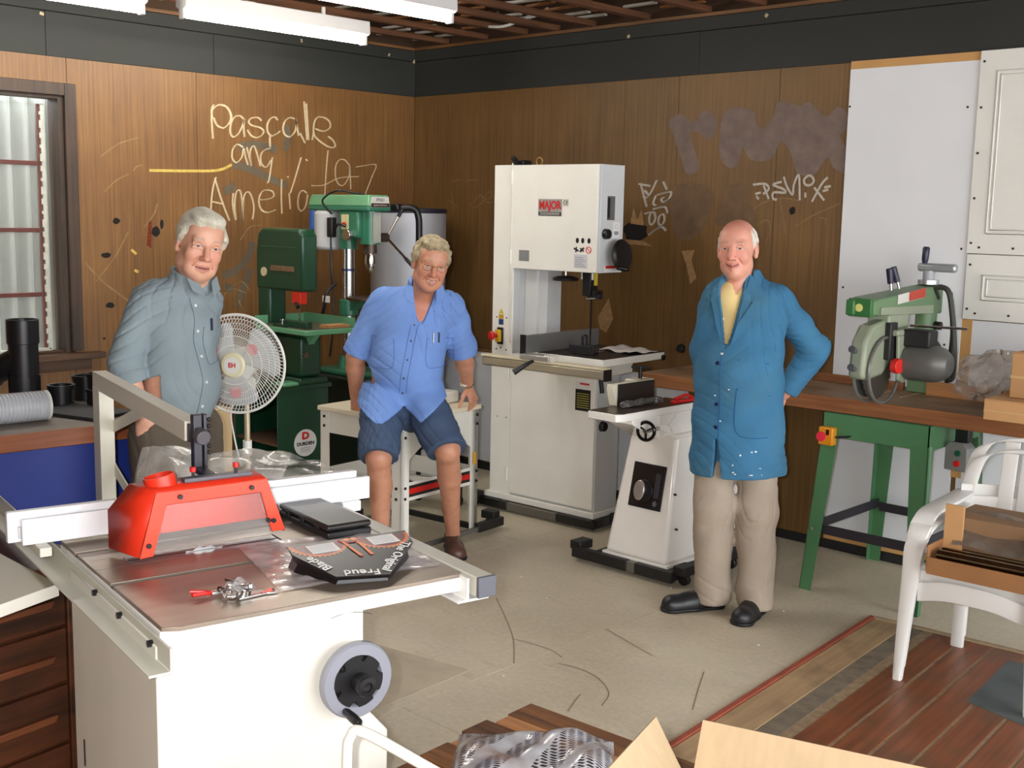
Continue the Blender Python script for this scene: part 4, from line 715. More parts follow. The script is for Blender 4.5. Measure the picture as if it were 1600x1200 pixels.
# wheeled base under it
def castor(par, x, y, r=0.028, ax=(0, 1, 0)):
    a = Vector(ax).normalized()*0.013; MB().cyl((x-a.x, y-a.y, r), (x+a.x, y+a.y, r), r, n=20).build('castor', BLACK, par, bevel=0.003)
MB().b2(-0.03, 0.18, -0.065, -0.032, 0.015, 0.062).b2(-0.03, 0.0, -0.065, 0.27, 0.015, 0.062).build('base_corner', BLACKP, BS, bevel=0.003); MB().b2(0.55, 0.82, -0.065, -0.032, 0.015, 0.062).b2(0.79, 0.82, -0.065, 0.27, 0.015, 0.062).build('base_corner', BLACKP, BS, bevel=0.003)
MB().b2(0.18, 0.55, -0.06, -0.035, 0.018, 0.058).build('base_bar', M('galvanised', (124, 122, 116), 0.45, metal=0.6), BS); MB().b2(0.0, 0.79, 0.245, 0.27, 0.02, 0.06).build('base_bar', M('galvanised', (124, 122, 116), 0.45), BS)
for x, y in ((-0.075, -0.05), (0.86, 0.10)): MB().b2(x-0.03, x+0.04, y-0.03, y+0.03, 0.045, 0.09).build('castor_bracket', BLACKP, BS, bevel=0.004); castor(BS, x, y)
MB().cyl((-0.09, -0.07, 0.10), (-0.05, -0.07, 0.105), 0.006, n=8).build('foot_lever', CHROME, BS)
# ================================================================== JOINTER
JT = thing('jointer', 'white jointer on a tapered pedestal with black switch plate', 'jointer', (2.95, -1.17, 0), 0)
JW = M('jointer_white', (242, 238, 231), 0.22, var=0.02, coat=0.4)
mb = MB(); b = [(-0.185, 0.0), (0.185, 0.0), (0.185, 0.78), (-0.185, 0.78)]; t = [(-0.14, 0.13), (0.14, 0.13), (0.14, 0.66), (-0.14, 0.66)]
mb.add([(x, y, 0.085) for x, y in b]+[(x, y, 0.70) for x, y in t], [(3, 2, 1, 0), (4, 5, 6, 7), (0, 1, 5, 4), (1, 2, 6, 5), (2, 3, 7, 6), (3, 0, 4, 7)]); ped = mb.build('pedestal', JW, JT, bevel=0.022, seg=4)
def jf(x, k, off=0.0):   # point on the sloping front face, k = height up the face in metres
    d = Vector((0, 0.13, 0.615)).normalized(); n = Vector((0, -0.615, 0.13)).normalized(); return Vector((x, 0, 0.085))+d*k+n*off
jm = face(jf(0.015, 0.36, 0.0), (1, 0, 0), (0, 0.2068, 0.9784))
sw = MB().b2(-0.098, 0.098, -0.11, 0.11, 0.0005, 0.006, jm).build('switch_plate', BLACK, ped, bevel=0.002)
MB().prism([(-0.085, -0.1), (0.085, -0.1), (0.085, 0.1), (-0.085, 0.1)], 0.006, 0.0068, jm).build('switch_recess', M('switch_gloss', (34, 30, 30), 0.12), sw)
MB().prism([(0.045, -0.05), (0.075, -0.05), (0.075, 0.07), (0.045, 0.07)], 0.0068, 0.0075, jm).build('switch_window', M('switch_sheen', (62, 60, 66), 0.1), sw)
MB().prism([(-0.012+0.055*math.cos(a), -0.025+0.055*math.sin(a)) for a in (2*math.pi*i/28 for i in range(28))], 0.0068, 0.016, jm).build('knob_collar', BLACK, sw, bevel=0.002)
MB().prism([(-0.03+0.032*math.cos(a), -0.025+0.05*math.sin(a)) for a in (2*math.pi*i/24 for i in range(24))], 0.016, 0.03, jm).build('silver_knob', M('silver_knob', (190, 186, 182), 0.3, metal=0.7), sw, bevel=0.004)
MB().prism([(0.062+0.011*math.cos(a), -0.078+0.014*math.sin(a)) for a in (2*math.pi*i/16 for i in range(16))], 0.0068, 0.012, jm).build('small_button', M('button_grey', (120, 120, 122), 0.3, metal=0.5), sw)
bed = MB().prism([(-0.02, 0.70), (0.66, 0.70), (0.80, 0.79), (0.80, 0.81), (-0.20, 0.81), (-0.20, 0.79)], -0.04, 0.12, plane='yz').build('bed_casting', JW, JT, bevel=0.006)
MB().b2(-0.15, 0.15, 0.10, 0.68, 0.685, 0.705).build('bed_flange', JW, JT, bevel=0.003)
MB().b2(0.119, 0.126, 0.0, 0.02, 0.70, 0.81).build('bed_rib', JW, bed); MB().bar((0.122, 0.02, 0.705), (0.122, 0.14, 0.80), 0.008, 0.014).build('bed_rib', JW, bed)
inf = MB().prism([(-0.06, -0.31), (0.104, -0.31), (0.125, -0.28), (0.125, 0.30), (-0.06, 0.30)], 0.810, 0.846).build('infeed_table', JW, JT, bevel=0.003)
MB().prism([(-0.058, -0.306), (0.103, -0.306), (0.121, -0.28), (0.121, 0.29), (-0.058, 0.29)], 0.846, 0.8485).build('table_surface', M('jointer_iron', (92, 80, 68), 0.32, metal=0.7, var=0.16), inf)
fn2 = MB().b2(-0.045, -0.030, -0.13, 0.16, 0.85, 0.952).build('fence', M('fence_dark', (58, 52, 48), 0.4, metal=0.4), JT, bevel=0.003); MB().prism([(-0.135, 0.85), (-0.13, 0.852), (-0.13, 0.955), (-0.155, 0.955), (-0.16, 0.93)], -0.075, -0.03, plane='yz').build('fence_end', CREAM, fn2, bevel=0.003); MB().b2(-0.07, -0.046, -0.12, 0.16, 0.86, 0.955).build('fence_casting', CREAM, fn2, bevel=0.004)
MB().cyl((-0.09, 0.12, 0.95), (-0.09, 0.12, 1.015), 0.010, n=12).build('clamp_post', BLACK, JT); MB().cyl((-0.13, 0.10, 1.01), (-0.05, 0.14, 1.01), 0.007, n=10).build('clamp_handle', BLACK, JT); MB().b2(-0.14, -0.046, 0.06, 0.18, 0.90, 0.955).build('fence_bracket', CREAM, JT, bevel=0.006)
wl2 = MB().torus((0.145, -0.13, 0.755), (0.25, -1, 0.1), 0.042, 0.008, 32, 10).build('adjusting_wheel', M('wheel_black_chrome', (40, 38, 38), 0.15, metal=0.7), JT)
for k in range(3):
    a = 2*math.pi*k/3+0.5; MB().bar((0.145, -0.13, 0.755), (0.145+0.04*math.cos(a), -0.13+0.01*math.cos(a), 0.755+0.04*math.sin(a)), 0.012, 0.006).build('spoke', M('wheel_black_chrome', (40, 38, 38), 0.15), wl2)
MB().cyl((0.145, -0.14, 0.755), (0.14, -0.02, 0.755), 0.010, n=12).build('shaft', STEEL, wl2); MB().prism([(0.05+0.045*math.cos(a), 0.745+0.03*math.sin(a)) for a in (math.pi*i/12 for i in range(13))], -0.025, -0.02, m=Matrix.Translation((0.12, 0, 0)), plane='xz').build('depth_scale', PAPER, JT)
for x, z in ((0.178, 0.25), (0.163, 0.42)): MB().cyl((x+0.012, 0.09, z), (x, 0.09, z), 0.006, n=8).build('screw', BLACK, JT)
MB().b2(-0.20, 0.20, 0.0, 0.80, 0.07, 0.086).build('base_plate', JW, JT, bevel=0.004)
MB().b2(-0.37, -0.02, -0.035, 0.0, 0.02, 0.075).build('base_bar', BLACKP, JT, bevel=0.003); MB().b2(0.03, 0.25, -0.035, 0.0, 0.02, 0.075).build('base_bar', BLACKP, JT, bevel=0.003); MB().b2(-0.02, 0.03, -0.03, -0.003, 0.022, 0.072).build('base_joiner', M('galvanised', (124, 122, 116), 0.45), JT)
MB().b2(-0.24, -0.205, 0.0, 0.80, 0.02, 0.075).b2(0.205, 0.24, 0.0, 0.80, 0.02, 0.075).b2(-0.24, 0.24, 0.80, 0.835, 0.02, 0.075).build('base_side', BLACKP, JT, bevel=0.003)
for x, y in ((-0.36, 0.03), (0.27, 0.05), (0.27, 0.45)): MB().b2(x-0.035, x+0.035, y-0.05, y+0.05, 0.055, 0.10).build('castor_bracket', BLACKP, JT, bevel=0.005); castor(JT, x, y, 0.03)
mb = MB(); mb.tube(cr_spline([(0.02, -0.16, 0.866), (0.03, -0.08, 0.868), (0.045, 0.0, 0.872), (0.06, 0.10, 0.868)], 8), 0.017, 12, rf=lambda t: 0.75+0.35*math.sin(t*9)**2); o = mb.build('wrapped_tool', plastic_film('bubble_film', (120, 118, 116), 0.75, 1.0, 60), None, loc=(2.95, -1.17, 0)); tag(o, 'small tool wrapped in clear plastic on the jointer table', 'wrapped tool')
ps = thing('push_stick', 'red push stick lying on the jointer table', 'push stick', (3.035, -1.02, 0.849), R(84)); MB().prism([(0, -0.016), (0.13, -0.018), (0.30, -0.012), (0.30, 0.012), (0.0, 0.010)], 0.0, 0.016).build('blade', RED, ps, bevel=0.004); MB().tube([(0.02, 0, 0.02), (0.10, 0, 0.035), (0.15, 0, 0.018)], 0.008, 10).build('handle', RED, ps)
# ================================================================== GREEN BANDSAW ON ITS STAND
DG = M('dark_green_paint', (20, 62, 40), 0.38, var=0.10, scale=5, coat=0.15); MG = M('mid_green_paint', (98, 158, 118), 0.4, var=0.06); 
GB = thing('bandsaw', 'small dark green bandsaw on a green stand with round logo', 'bandsaw', (0.95, -1.85, 0), 0)
# local: x towards the viewer's right-front is 0..-0.42 back, y 0..0.36
MB().b2(-0.005, 0.0, 0.0, 0.355, 0.03, 0.735).build('stand_side', DG, GB, bevel=0.002); MB().b2(-0.425, -0.42, 0.0, 0.355, 0.03, 0.735).build('stand_side', DG, GB, bevel=0.002); MB().b2(-0.42, -0.005, 0.35, 0.355, 0.03, 0.735).build('stand_back', DG, GB)
MB().b2(-0.42, -0.005, 0.01, 0.35, 0.42, 0.435).build('stand_shelf', wood('shelf_wood', (58, 40, 26), (96, 68, 44), 'X', 1, 0.6, 40), GB); MB().b2(-0.44, 0.015, -0.012, 0.37, 0.735, 0.762).build('stand_top', DG, GB, bevel=0.004)
MB().b2(-0.42, -0.005, 0.0, 0.03, 0.03, 0.16).build('stand_kick', DG, GB)
lg = MB().cyl((0.0, 0.19, 0.425), (0.003, 0.19, 0.425), 0.078, n=40).build('logo_plate', M('logo_white', (222, 222, 218), 0.5), GB)
lm = face((0.0032, 0.19, 0.425), (0, 1, 0), (0, 0, 1))
text('lettering', 'D', 0.055, RED, lg, lm @ Matrix.Translation((0, 0.04, 0)), 0.0005, sx=1.25, bold=0.003); text('lettering', 'DURDEN', 0.026, INK, lg, lm @ Matrix.Translation((0, -0.005, 0)), 0.0005, sx=1.15, bold=0.0012)
for i in range(3): MB().b2(-0.035, 0.035, -0.030-i*0.010, -0.027-i*0.010, 0.0, 0.0006, lm).build('small_print', GREY, lg)
# machine: lower wheel box, neck, upper wheel box, table
MB().b2(-0.36, 0.0, 0.16, 0.31, 0.80, 1.03).build('lower_wheel_box', DG, GB, bevel=0.02, seg=3); MB().b2(-0.40, 0.02, 0.14, 0.34, 0.762, 0.80).build('machine_foot', DG, GB, bevel=0.01); MB().b2(-0.07, 0.03, 0.02, 0.13, 0.763, 0.785).build('foot_bracket', MG, GB, bevel=0.008)
MB().b2(-0.43, -0.31, 0.17, 0.29, 1.0, 1.34).build('neck', DG, GB, bevel=0.015)
hd = MB().prism([(-0.435, 1.285), (0.0, 1.285), (0.012, 1.30), (0.012, 1.60), (-0.02, 1.637), (-0.37, 1.637), (-0.415, 1.61), (-0.435, 1.50)], 0.165, 0.275, plane='xz').build('upper_wheel_box', DG, GB, bevel=0.016, seg=3)
MB().b2(-0.38, -0.04, 0.160, 0.166, 1.53, 1.534).build('box_seam', M('seam_green', (44, 96, 66), 0.4), hd); MB().b2(-0.28, -0.06, 0.158, 0.166, 1.395, 1.425).build('blade_guard_bar', M('worn_bar', (112, 86, 60), 0.5, var=0.2, scale=30), hd, bevel=0.003)
MB().cyl((-0.35, 0.165, 1.385), (-0.35, 0.158, 1.385), 0.026, n=20).build('round_sticker', M('sticker_cream', (196, 178, 140), 0.6), hd); MB().cyl((-0.445, 0.2, 1.42), (-0.43, 0.2, 1.42), 0.02, n=14).build('tracking_knob', BLACK, hd)
MB().b2(-0.10, -0.02, 0.175, 0.225, 1.215, 1.285).build('guide_cover', M('guide_red', (206, 44, 24), 0.4), GB, bevel=0.004); MB().b2(-0.066, -0.054, 0.198, 0.20, 1.06, 1.22).build('saw_band', STEEL, GB)
MB().cyl((-0.05, 0.17, 1.22), (-0.02, 0.16, 1.20), 0.012, n=10).build('guide_knob', BLACK, GB)
tbl = MB().b2(-0.30, 0.15, 0.085, 0.43, 1.055, 1.085).build('table', MG, GB, bevel=0.005); MB().b2(-0.295, 0.145, 0.09, 0.425, 1.085, 1.088).build('table_surface', M('worn_iron', (98, 92, 76), 0.45, metal=0.4, var=0.15), tbl)
MB().b2(-0.335, -0.325, 0.085, 0.43, 1.075, 1.135).b2(-0.325, -0.30, 0.085, 0.10, 1.05, 1.08).build('table_guard', MG, tbl); MB().b2(-0.33, 0.15, 0.425, 0.433, 1.085, 1.14).build('table_back', MG, tbl)
MB().b2(-0.12, 0.10, 0.13, 0.17, 1.088, 1.125).build('mitre_fence', DG, tbl, bevel=0.004); MB().lathe([(0.004, 0), (0.004, 0.03), (0.013, 0.034), (0.013, 0.042), (0.002, 0.046)], (-0.10, 0.11, 1.09), (0, 0, 1), n=14).build('fence_knob', CHROME, tbl); MB().b2(-0.17, -0.05, 0.095, 0.125, 1.088, 1.10).build('mitre_bar', DG, tbl)
MB().b2(0.06, 0.14, 0.25, 0.40, 1.0885, 1.105).build('offcut', wood('offcut_wood', (150, 104, 60), (188, 140, 90), 'Y', 1, 0.6, 40), tbl)
MB().b2(-0.09, 0.0, 0.18, 0.30, 1.02, 1.056).build('table_trunnion', DG, GB, bevel=0.01); MB().prism([(0.0, 1.03), (0.08, 1.05), (0.02, 0.99)], 0.2, 0.24, plane='xz').build('tilt_quadrant', MG, GB); MB().cyl((0.0, 0.19, 0.93), (0.015, 0.19, 0.93), 0.016, n=14).build('door_knob', M('brown_knob', (92, 70, 60), 0.4), GB)
# ================================================================== DRILL PRESS
DP = thing('drill_press', 'pale green bench drill press with chrome chuck', 'drill press', (0.59, -1.06, 0), 0)
TG = M('teal_green', (46, 112, 84), 0.35, var=0.06, coat=0.2); DPG = M('press_green', (100, 152, 112), 0.38, var=0.06)
MB().b2(-0.28, 0.30, -0.17, 0.17, 0.0, 0.72).build('drill_stand', M('stand_black_green', (16, 34, 26), 0.5, var=0.1), DP, bevel=0.004); MB().b2(-0.30, 0.32, -0.19, 0.19, 0.72, 0.74).build('stand_top', M('stand_black_green', (16, 34, 26), 0.5), DP, bevel=0.003)
MB().b2(-0.16, 0.26, -0.13, 0.13, 0.74, 0.775).build('base', TG, DP, bevel=0.012); MB().cyl((0, 0, 0.775), (0, 0, 0.85), 0.07, 0.055, n=24).build('base_collar', TG, DP)
MB().cyl((0, 0, 0.78), (0, 0, 1.58), 0.037, n=28).build('column', STEEL, DP); MB().cyl((0, 0, 1.375), (0, 0, 1.39), 0.041, n=28).build('stop_ring', M('ring_blue_steel', (70, 78, 110), 0.3, metal=0.8), DP)
MB().cyl((0, 0, 1.51), (0, 0, 1.585), 0.056, n=28).build('head_collar', TG, DP)
MB().cyl((0, 0, 1.10), (0, 0, 1.20), 0.06, n=28).build('table_collar', TG, DP, bevel=0.006); MB().prism([(0.05, 1.13), (0.15, 1.19), (0.15, 1.205), (0.04, 1.20)], -0.03, 0.03, plane='xz').build('table_bracket', TG, DP); MB().cyl((0.19, 0, 1.205), (0.19, 0, 1.225), 0.13, n=36).build('table', M('rust_iron', (84, 66, 52), 0.5, metal=0.5, var=0.2), DP, bevel=0.003)
# head: belt cover, casting, quill housing
cov = MB().prism([(-0.30, -0.07), (-0.27, -0.10), (0.24, -0.10), (0.30, -0.085), (0.30, 0.085), (0.24, 0.10), (-0.27, 0.10), (-0.30, 0.07)], 1.742, 1.775).build('belt_cover', TG, DP, bevel=0.008)
mb = MB(); lo = [(-0.30, -0.07), (-0.27, -0.10), (0.24, -0.10), (0.30, -0.085), (0.30, 0.085), (0.24, 0.10), (-0.27, 0.10), (-0.30, 0.07)]; k = len(lo)
mb.add([(x, y, 1.775) for x, y in lo]+[(x*0.96, y*0.86, 1.838) for x, y in lo], [tuple(range(k, 2*k))]+[(i, (i+1) % k, k+(i+1) % k, k+i) for i in range(k)]); lid = mb.build('cover_lid', DPG, cov, bevel=0.008)
np_ = MB().prism([(-0.072, 1.765), (0.072, 1.765), (0.066, 1.828), (-0.066, 1.828)], 0.296, 0.301, plane='yz').build('nameplate', M('plate_white', (206, 204, 196), 0.5), lid)
MB().prism([(-0.071, 1.766), (0.071, 1.766), (0.069, 1.79), (-0.069, 1.79)], 0.301, 0.302, plane='yz').build('plate_band', M('plate_maroon', (58, 26, 24), 0.5), np_)
text('lettering', 'SPEED', 0.024, INK, np_, face((0.3018, 0.0, 1.809), (0, 1, 0), (0, 0, 1)), 0.0004); text('lettering', 'Spindle Drill Press', 0.014, M('plate_print', (196, 190, 180), 0.5), np_, face((0.3026, 0.0, 1.778), (0, 1, 0), (0, 0, 1)), 0.0004)
MB().b2(0.02, 0.20, -0.09, 0.09, 1.58, 1.745).build('head_casting', TG, DP, bevel=0.012); MB().cyl((0.21, 0, 1.545), (0.21, 0, 1.742), 0.062, n=28).build('quill_housing', TG, DP); MB().prism([(0.270, 1.555), (0.273, 1.555), (0.273, 1.735), (0.270, 1.735)], -0.03, 0.03, plane='xz').build('depth_plate', M('plate_grey', (170, 172, 160), 0.4), DP)
MB().b2(0.05, 0.115, -0.0945, -0.09, 1.63, 1.72).build('switch_plate', M('switch_cream', (206, 196, 150), 0.5), DP); MB().b2(0.065, 0.10, -0.10, -0.0945, 1.645, 1.675).build('switch_button', M('switch_red', (186, 66, 36), 0.4), DP, bevel=0.003)
MB().cyl((0.21, 0, 1.49), (0.21, 0, 1.545), 0.04, n=24).build('quill', M('quill_brown', (86, 72, 64), 0.4, metal=0.5), DP); MB().lathe([(0.012, 0.13), (0.013, 0.11), (0.028, 0.108), (0.031, 0.085), (0.031, 0.05), (0.026, 0.045), (0.026, 0.03), (0.018, 0.012), (0.009, 0.0)], (0.21, 0, 1.375), (0, 0, 1), n=28).build('chuck', CHROME, DP)
hub = MB().cyl((0.13, -0.09, 1.60), (0.13, -0.125, 1.60), 0.035, n=20).build('clamp_hub', STEEL, DP, bevel=0.004); MB().cyl((0.22, 0.06, 1.585), (0.22, 0.12, 1.585), 0.028, n=18).build('feed_hub', M('hub_brown', (74, 60, 54), 0.4, metal=0.4), DP)
for dx, dz in ((0.06, 0.155), (0.145, -0.15), (-0.16, -0.02)):
    p0 = Vector((0.22, 0.12, 1.585)); d = Vector((dx, 0.06, dz)); MB().cyl(p0, p0+d*0.82, 0.007, n=10).build('feed_spoke', CHROME, DP); MB().cyl(p0+d*0.82, p0+d*1.12, 0.011, n=12).build('feed_grip', BLACK, DP, bevel=0.003)
MB().cyl((-0.15, -0.04, 1.50), (-0.15, -0.04, 1.74), 0.085, n=28).build('motor', M('motor_grey', (190, 192, 192), 0.5), DP, bevel=0.02); MB().b2(-0.05, 0.0, -0.13, -0.09, 1.58, 1.70).build('motor_switch', BLACK, DP, bevel=0.006); MB().cyl((-0.24, -0.08, 1.62), (-0.24, -0.08, 1.74), 0.03, n=18).build('capacitor', M('capacitor_blue', (44, 84, 150), 0.4), DP, bevel=0.004)
MB().tube(cr_spline([(-0.02, -0.11, 1.72), (-0.05, -0.16, 1.80), (0.05, -0.13, 1.86), (0.12, -0.06, 1.85), (0.16, 0.0, 1.84)], 8), 0.006, 8).build('cord', BLACK, DP); MB().tube(cr_spline([(-0.02, -0.12, 1.60), (0.01, -0.14, 1.40), (0.0, -0.12, 1.20), (0.02, -0.14, 1.0), (-0.02, -0.13, 0.85)], 8), 0.006, 8).build('cord', BLACK, DP); MB().tube(cr_spline([(0.0, -0.11, 1.62), (0.05, -0.12, 1.66), (0.10, -0.10, 1.65)], 6), 0.008, 8).build('cord', BLACK, DP)
MB().b2(0.0, 0.07, -0.2, -0.198, 1.19, 1.23).build('paper_tag', PAPER, DP); MB().tube(cr_spline([(0.03, -0.12, 1.30), (0.03, -0.19, 1.25), (0.0, -0.19, 1.15), (-0.05, -0.17, 1.10)], 6), 0.010, 8).build('hose', BLACK, DP)
# silver drum and the black tube standing beside it
TK = thing('silver_drum', 'tall ribbed silver drum with dark rim in the corner', 'drum', (0.42, -0.42, 0), 0)
prof = [(0.25, 0.0)]
for i in range(118): prof += [(0.25, 0.005+i*0.0147), (0.2485, 0.012+i*0.0147)]
MB().lathe(prof+[(0.25, 1.745)], n=64).build('drum_shell', M('foil_silver', (186, 188, 194), 0.5, metal=0.35, var=0.04), TK); MB().lathe([(0.252, 1.735), (0.256, 1.75), (0.252, 1.765), (0.20, 1.768), (0.001, 1.768)], n=64).build('drum_rim', M('dark_rim', (36, 34, 48), 0.5), TK)
VT = thing('vacuum_wand', 'black hooked vacuum tube standing in front of the silver drum', 'vacuum tube', (0.86, -0.72, 0), 0)
MB().tube(cr_spline([(0, 0, 0.02), (0, 0, 0.8), (0, 0, 1.55), (-0.005, -0.005, 1.72), (-0.03, -0.03, 1.765), (-0.08, -0.075, 1.765)], 8), 0.021, 14).build('tube', BLACK, VT); MB().cyl((0, 0, 1.42), (0, 0, 1.50), 0.031, n=18).build('tube_joint', BLACK, VT, bevel=0.004); MB().b2(-0.15, -0.07, -0.12, -0.05, 1.745, 1.79).build('tube_head', BLACK, VT, bevel=0.01); MB().b2(-0.12, 0.12, -0.05, 0.05, 0.0, 0.04).build('floor_nozzle', BLACK, VT, bevel=0.01)
# ================================================================== WHITE STEEL STAND (the seated man leans on it)
ST = thing('machine_stand', 'white bolted steel machine stand with red and black stripe', 'machine stand', (1.977, -1.833, 0), R(96))
SW_, SL_ = 0.58, 0.61     # y towards the back left, x along the striped side
BO = BLACK
def leg(x, y, dx, dy):
    MB().b2(min(x, x+dx*0.062), max(x, x+dx*0.062), min(y, y+dy*0.004), max(y, y+dy*0.004), 0.04, 0.70).b2(min(x, x+dx*0.004), max(x, x+dx*0.004), min(y, y+dy*0.062), max(y, y+dy*0.062), 0.04, 0.70).build('leg', WHITE, ST)
leg(0, 0, 1, 1); leg(SL_, 0, -1, 1); leg(0, SW_, 1, -1); leg(SL_, SW_, -1, -1)
MB().b2(0.004, SL_-0.004, 0.004, 0.008, 0.585, 0.70).build('apron', WHITE, ST); MB().b2(0.004, SL_-0.004, SW_-0.008, SW_-0.004, 0.585, 0.70).build('apron', WHITE, ST)
for x0 in (0.004, SL_-0.008): MB().b2(x0, x0+0.004, 0.0, SW_, 0.585, 0.70).build('apron', WHITE, ST)
MB().prism([(0.062, 0.585), (0.20, 0.585), (0.062, 0.50)], 0.003, 0.007, plane='xz').build('gusset', WHITE, ST); MB().prism([(SL_-0.062, 0.585), (SL_-0.20, 0.585), (SL_-0.062, 0.50)], 0.003, 0.007, plane='xz').build('gusset', WHITE, ST)
for y in (0.004, SW_-0.008): MB().b2(0.004, SL_-0.004, y, y+0.004, 0.29, 0.385).build('stretcher', WHITE, ST)
for x0 in (0.004, SL_-0.008): MB().b2(x0, x0+0.004, 0.004, SW_-0.004, 0.29, 0.385).build('stretcher', WHITE, ST)
MB().b2(0.06, SL_-0.06, 0.0025, 0.004, 0.308, 0.368).build('black_stripe', BLACKP, ST); MB().b2(0.06, SL_-0.06, 0.0012, 0.0026, 0.324, 0.352).build('red_stripe', RED, ST); MB().b2(0.0025, 0.004, 0.06, SW_-0.06, 0.308, 0.368).build('black_stripe', BLACKP, ST); MB().b2(0.0012, 0.0026, 0.06, SW_-0.06, 0.324, 0.352).build('red_stripe', RED, ST)
for x in (0.012, SL_-0.03):
    for z in (0.305, 0.36, 0.62, 0.67):
        MB().cyl((x+0.02, -0.004, z), (x+0.02, 0.0, z), 0.008, n=10).build('bolt', BO, ST)
for y in (0.03, SW_-0.03):
    for z in (0.305, 0.36, 0.62, 0.67): MB().cyl((-0.004, y, z), (0, y, z), 0.008, n=10).build('bolt', BO, ST)
MB().b2(-0.012, SL_+0.012, -0.012, SW_+0.012, 0.70, 0.725).build('top_plate', M('stand_top_cream', (222, 212, 186), 0.4, var=0.03), ST, bevel=0.004)
MB().b2(0.40, SL_-0.02, 0.12, 0.34, 0.725, 0.79).build('rear_housing', WHITE, ST, bevel=0.012)
MB().tube(cr_spline([(SL_-0.03, -0.003, 0.66), (SL_-0.026, -0.005, 0.55), (SL_-0.03, -0.005, 0.47)], 5), 0.0016, 6).build('tag_string', M('string_blue', (110, 120, 160), 0.7), ST); MB().b2(SL_-0.045, SL_-0.02, -0.006, -0.003, 0.40, 0.47).build('yellow_tag', M('tag_amber', (206, 150, 40), 0.6), ST, bevel=0.001)
MB().b2(SL_-0.02, SL_+0.20, -0.035, 0.0, 0.02, 0.07).b2(SL_-0.02, SL_+0.01, 0, SW_, 0.03, 0.06).build('wheel_bracket', BLACKP, ST, bevel=0.004); MB().b2(-0.06, 0.02, -0.03, 0.0, 0.02, 0.06).b2(-0.02, 0.01, 0, SW_, 0.03, 0.06).build('wheel_bracket', BLACKP, ST, bevel=0.004)
MB().b2(0.02, SL_-0.02, -0.028, -0.01, 0.028, 0.052).b2(0.01, SL_-0.02, SW_-0.02, SW_, 0.03, 0.055).build('base_bar', M('galvanised', (124, 122, 116), 0.45), ST)
for x, y in ((SL_+0.17, 0.04), (0.30, SW_+0.05), (-0.04, SW_)): MB().b2(x-0.03, x+0.03, y-0.045, y+0.045, 0.055, 0.10).build('castor_bracket', BLACKP, ST, bevel=0.005); castor(ST, x, y, 0.03, (1, 0, 0))
# small machine in the gap between the stand and the bandsaw
SM = thing('small_grinder', 'small grey machine with black wheel on a white low shelf behind the stand', 'grinder', (1.27, -0.98, 0), R(20))
MB().b2(-0.16, 0.18, -0.12, 0.12, 0.17, 0.20).build('shelf', WHITE, SM, bevel=0.003)
for x in (-0.13, 0.15):
    for y in (-0.09, 0.09): MB().b2(x-0.012, x+0.012, y-0.012, y+0.012, 0.05, 0.17).build('shelf_leg', BLACKP, SM); castor(SM, x, y, 0.028, (1, 0, 0))
MB().b2(-0.02, 0.14, -0.10, 0.04, 0.20, 0.36).build('motor_box', M('motor_box_grey', (176, 176, 172), 0.5), SM, bevel=0.012); MB().b2(0.03, 0.06, -0.103, -0.10, 0.30, 0.335).build('red_switch', RED, SM); MB().prism([(0.08, 0.23), (0.12, 0.23), (0.10, 0.265)], -0.102, -0.10, plane='xz').build('warning_triangle', M('sticker_yellow', (206, 186, 60), 0.5), SM)
MB().cyl((-0.06, -0.06, 0.44), (-0.03, -0.06, 0.44), 0.09, n=36).build('wheel', BLACK, SM, bevel=0.004); MB().b2(-0.055, -0.035, -0.08, -0.04, 0.20, 0.44).build('wheel_post', BLACKP, SM)
MB().tube(cr_spline([(0.0, -0.09, 0.37), (0.06, -0.11, 0.40), (0.14, -0.1, 0.37), (0.15, -0.1, 0.28), (0.11, -0.11, 0.22)], 6), 0.007, 8).build('cord', BLACK, SM); MB().cyl((-0.18, 0, 0.42), (-0.165, 0, 0.42), 0.02, n=10).build('copper_cap', M('copper_cap', (176, 110, 70), 0.4, metal=0.6), SM); MB().b2(-0.17, -0.15, -0.02, 0.02, 0.20, 0.44).build('cap_post', BLACKP, SM)
# ================================================================== PEDESTAL FAN
FN = thing('pedestal_fan', 'white pedestal fan with round wire guard', 'fan', (1.988, -2.775, 0), R(-46.5-8))
# local +x points out of the fan towards the room
FW_ = M('fan_white', (224, 222, 214), 0.4, var=0.02); fz = 1.078; fr = 0.214
MB().torus((0.03, 0, fz), (1, 0, 0), fr, 0.006, 72, 10).build('guard_rim', FW_, FN)
mb = MB()
for i in range(84):
    a = 2*math.pi*i/84; pts = []
    for k in range(7):
        t = k/6; r = 0.045+(fr-0.045)*t; b = a+0.5*(1-t)
        pts.append((0.035+0.045*math.cos(t*math.pi/2), r*math.cos(b), fz+r*math.sin(b)))
    mb.tube(pts, 0.0011, 4)
for i in range(84):
    a = 2*math.pi*i/84; pts = []
    for k in range(6):
        t = k/5; r = 0.06+(fr-0.06)*t; pts.append((0.025-0.06*math.cos(t*math.pi/2), r*math.cos(a), fz+r*math.sin(a)))
    mb.tube(pts, 0.0011, 4)
for r in (0.085, 0.125, 0.155, 0.178, 0.197): mb.torus((0.035+0.045*math.cos((r-0.045)/(fr-0.045)*math.pi/2)-0.001, 0, fz), (1, 0, 0), r, 0.0012 if r > 0.13 else 0.0018, 60, 5)
mb.build('guard_wires', FW_, FN, ang=80)
hub = MB().lathe([(0.055, 0.07), (0.055, 0.083), (0.048, 0.090), (0.001, 0.092)], (0, 0, fz), (1, 0, 0), n=36).build('hub_badge', M('fan_cream', (222, 214, 178), 0.4), FN)
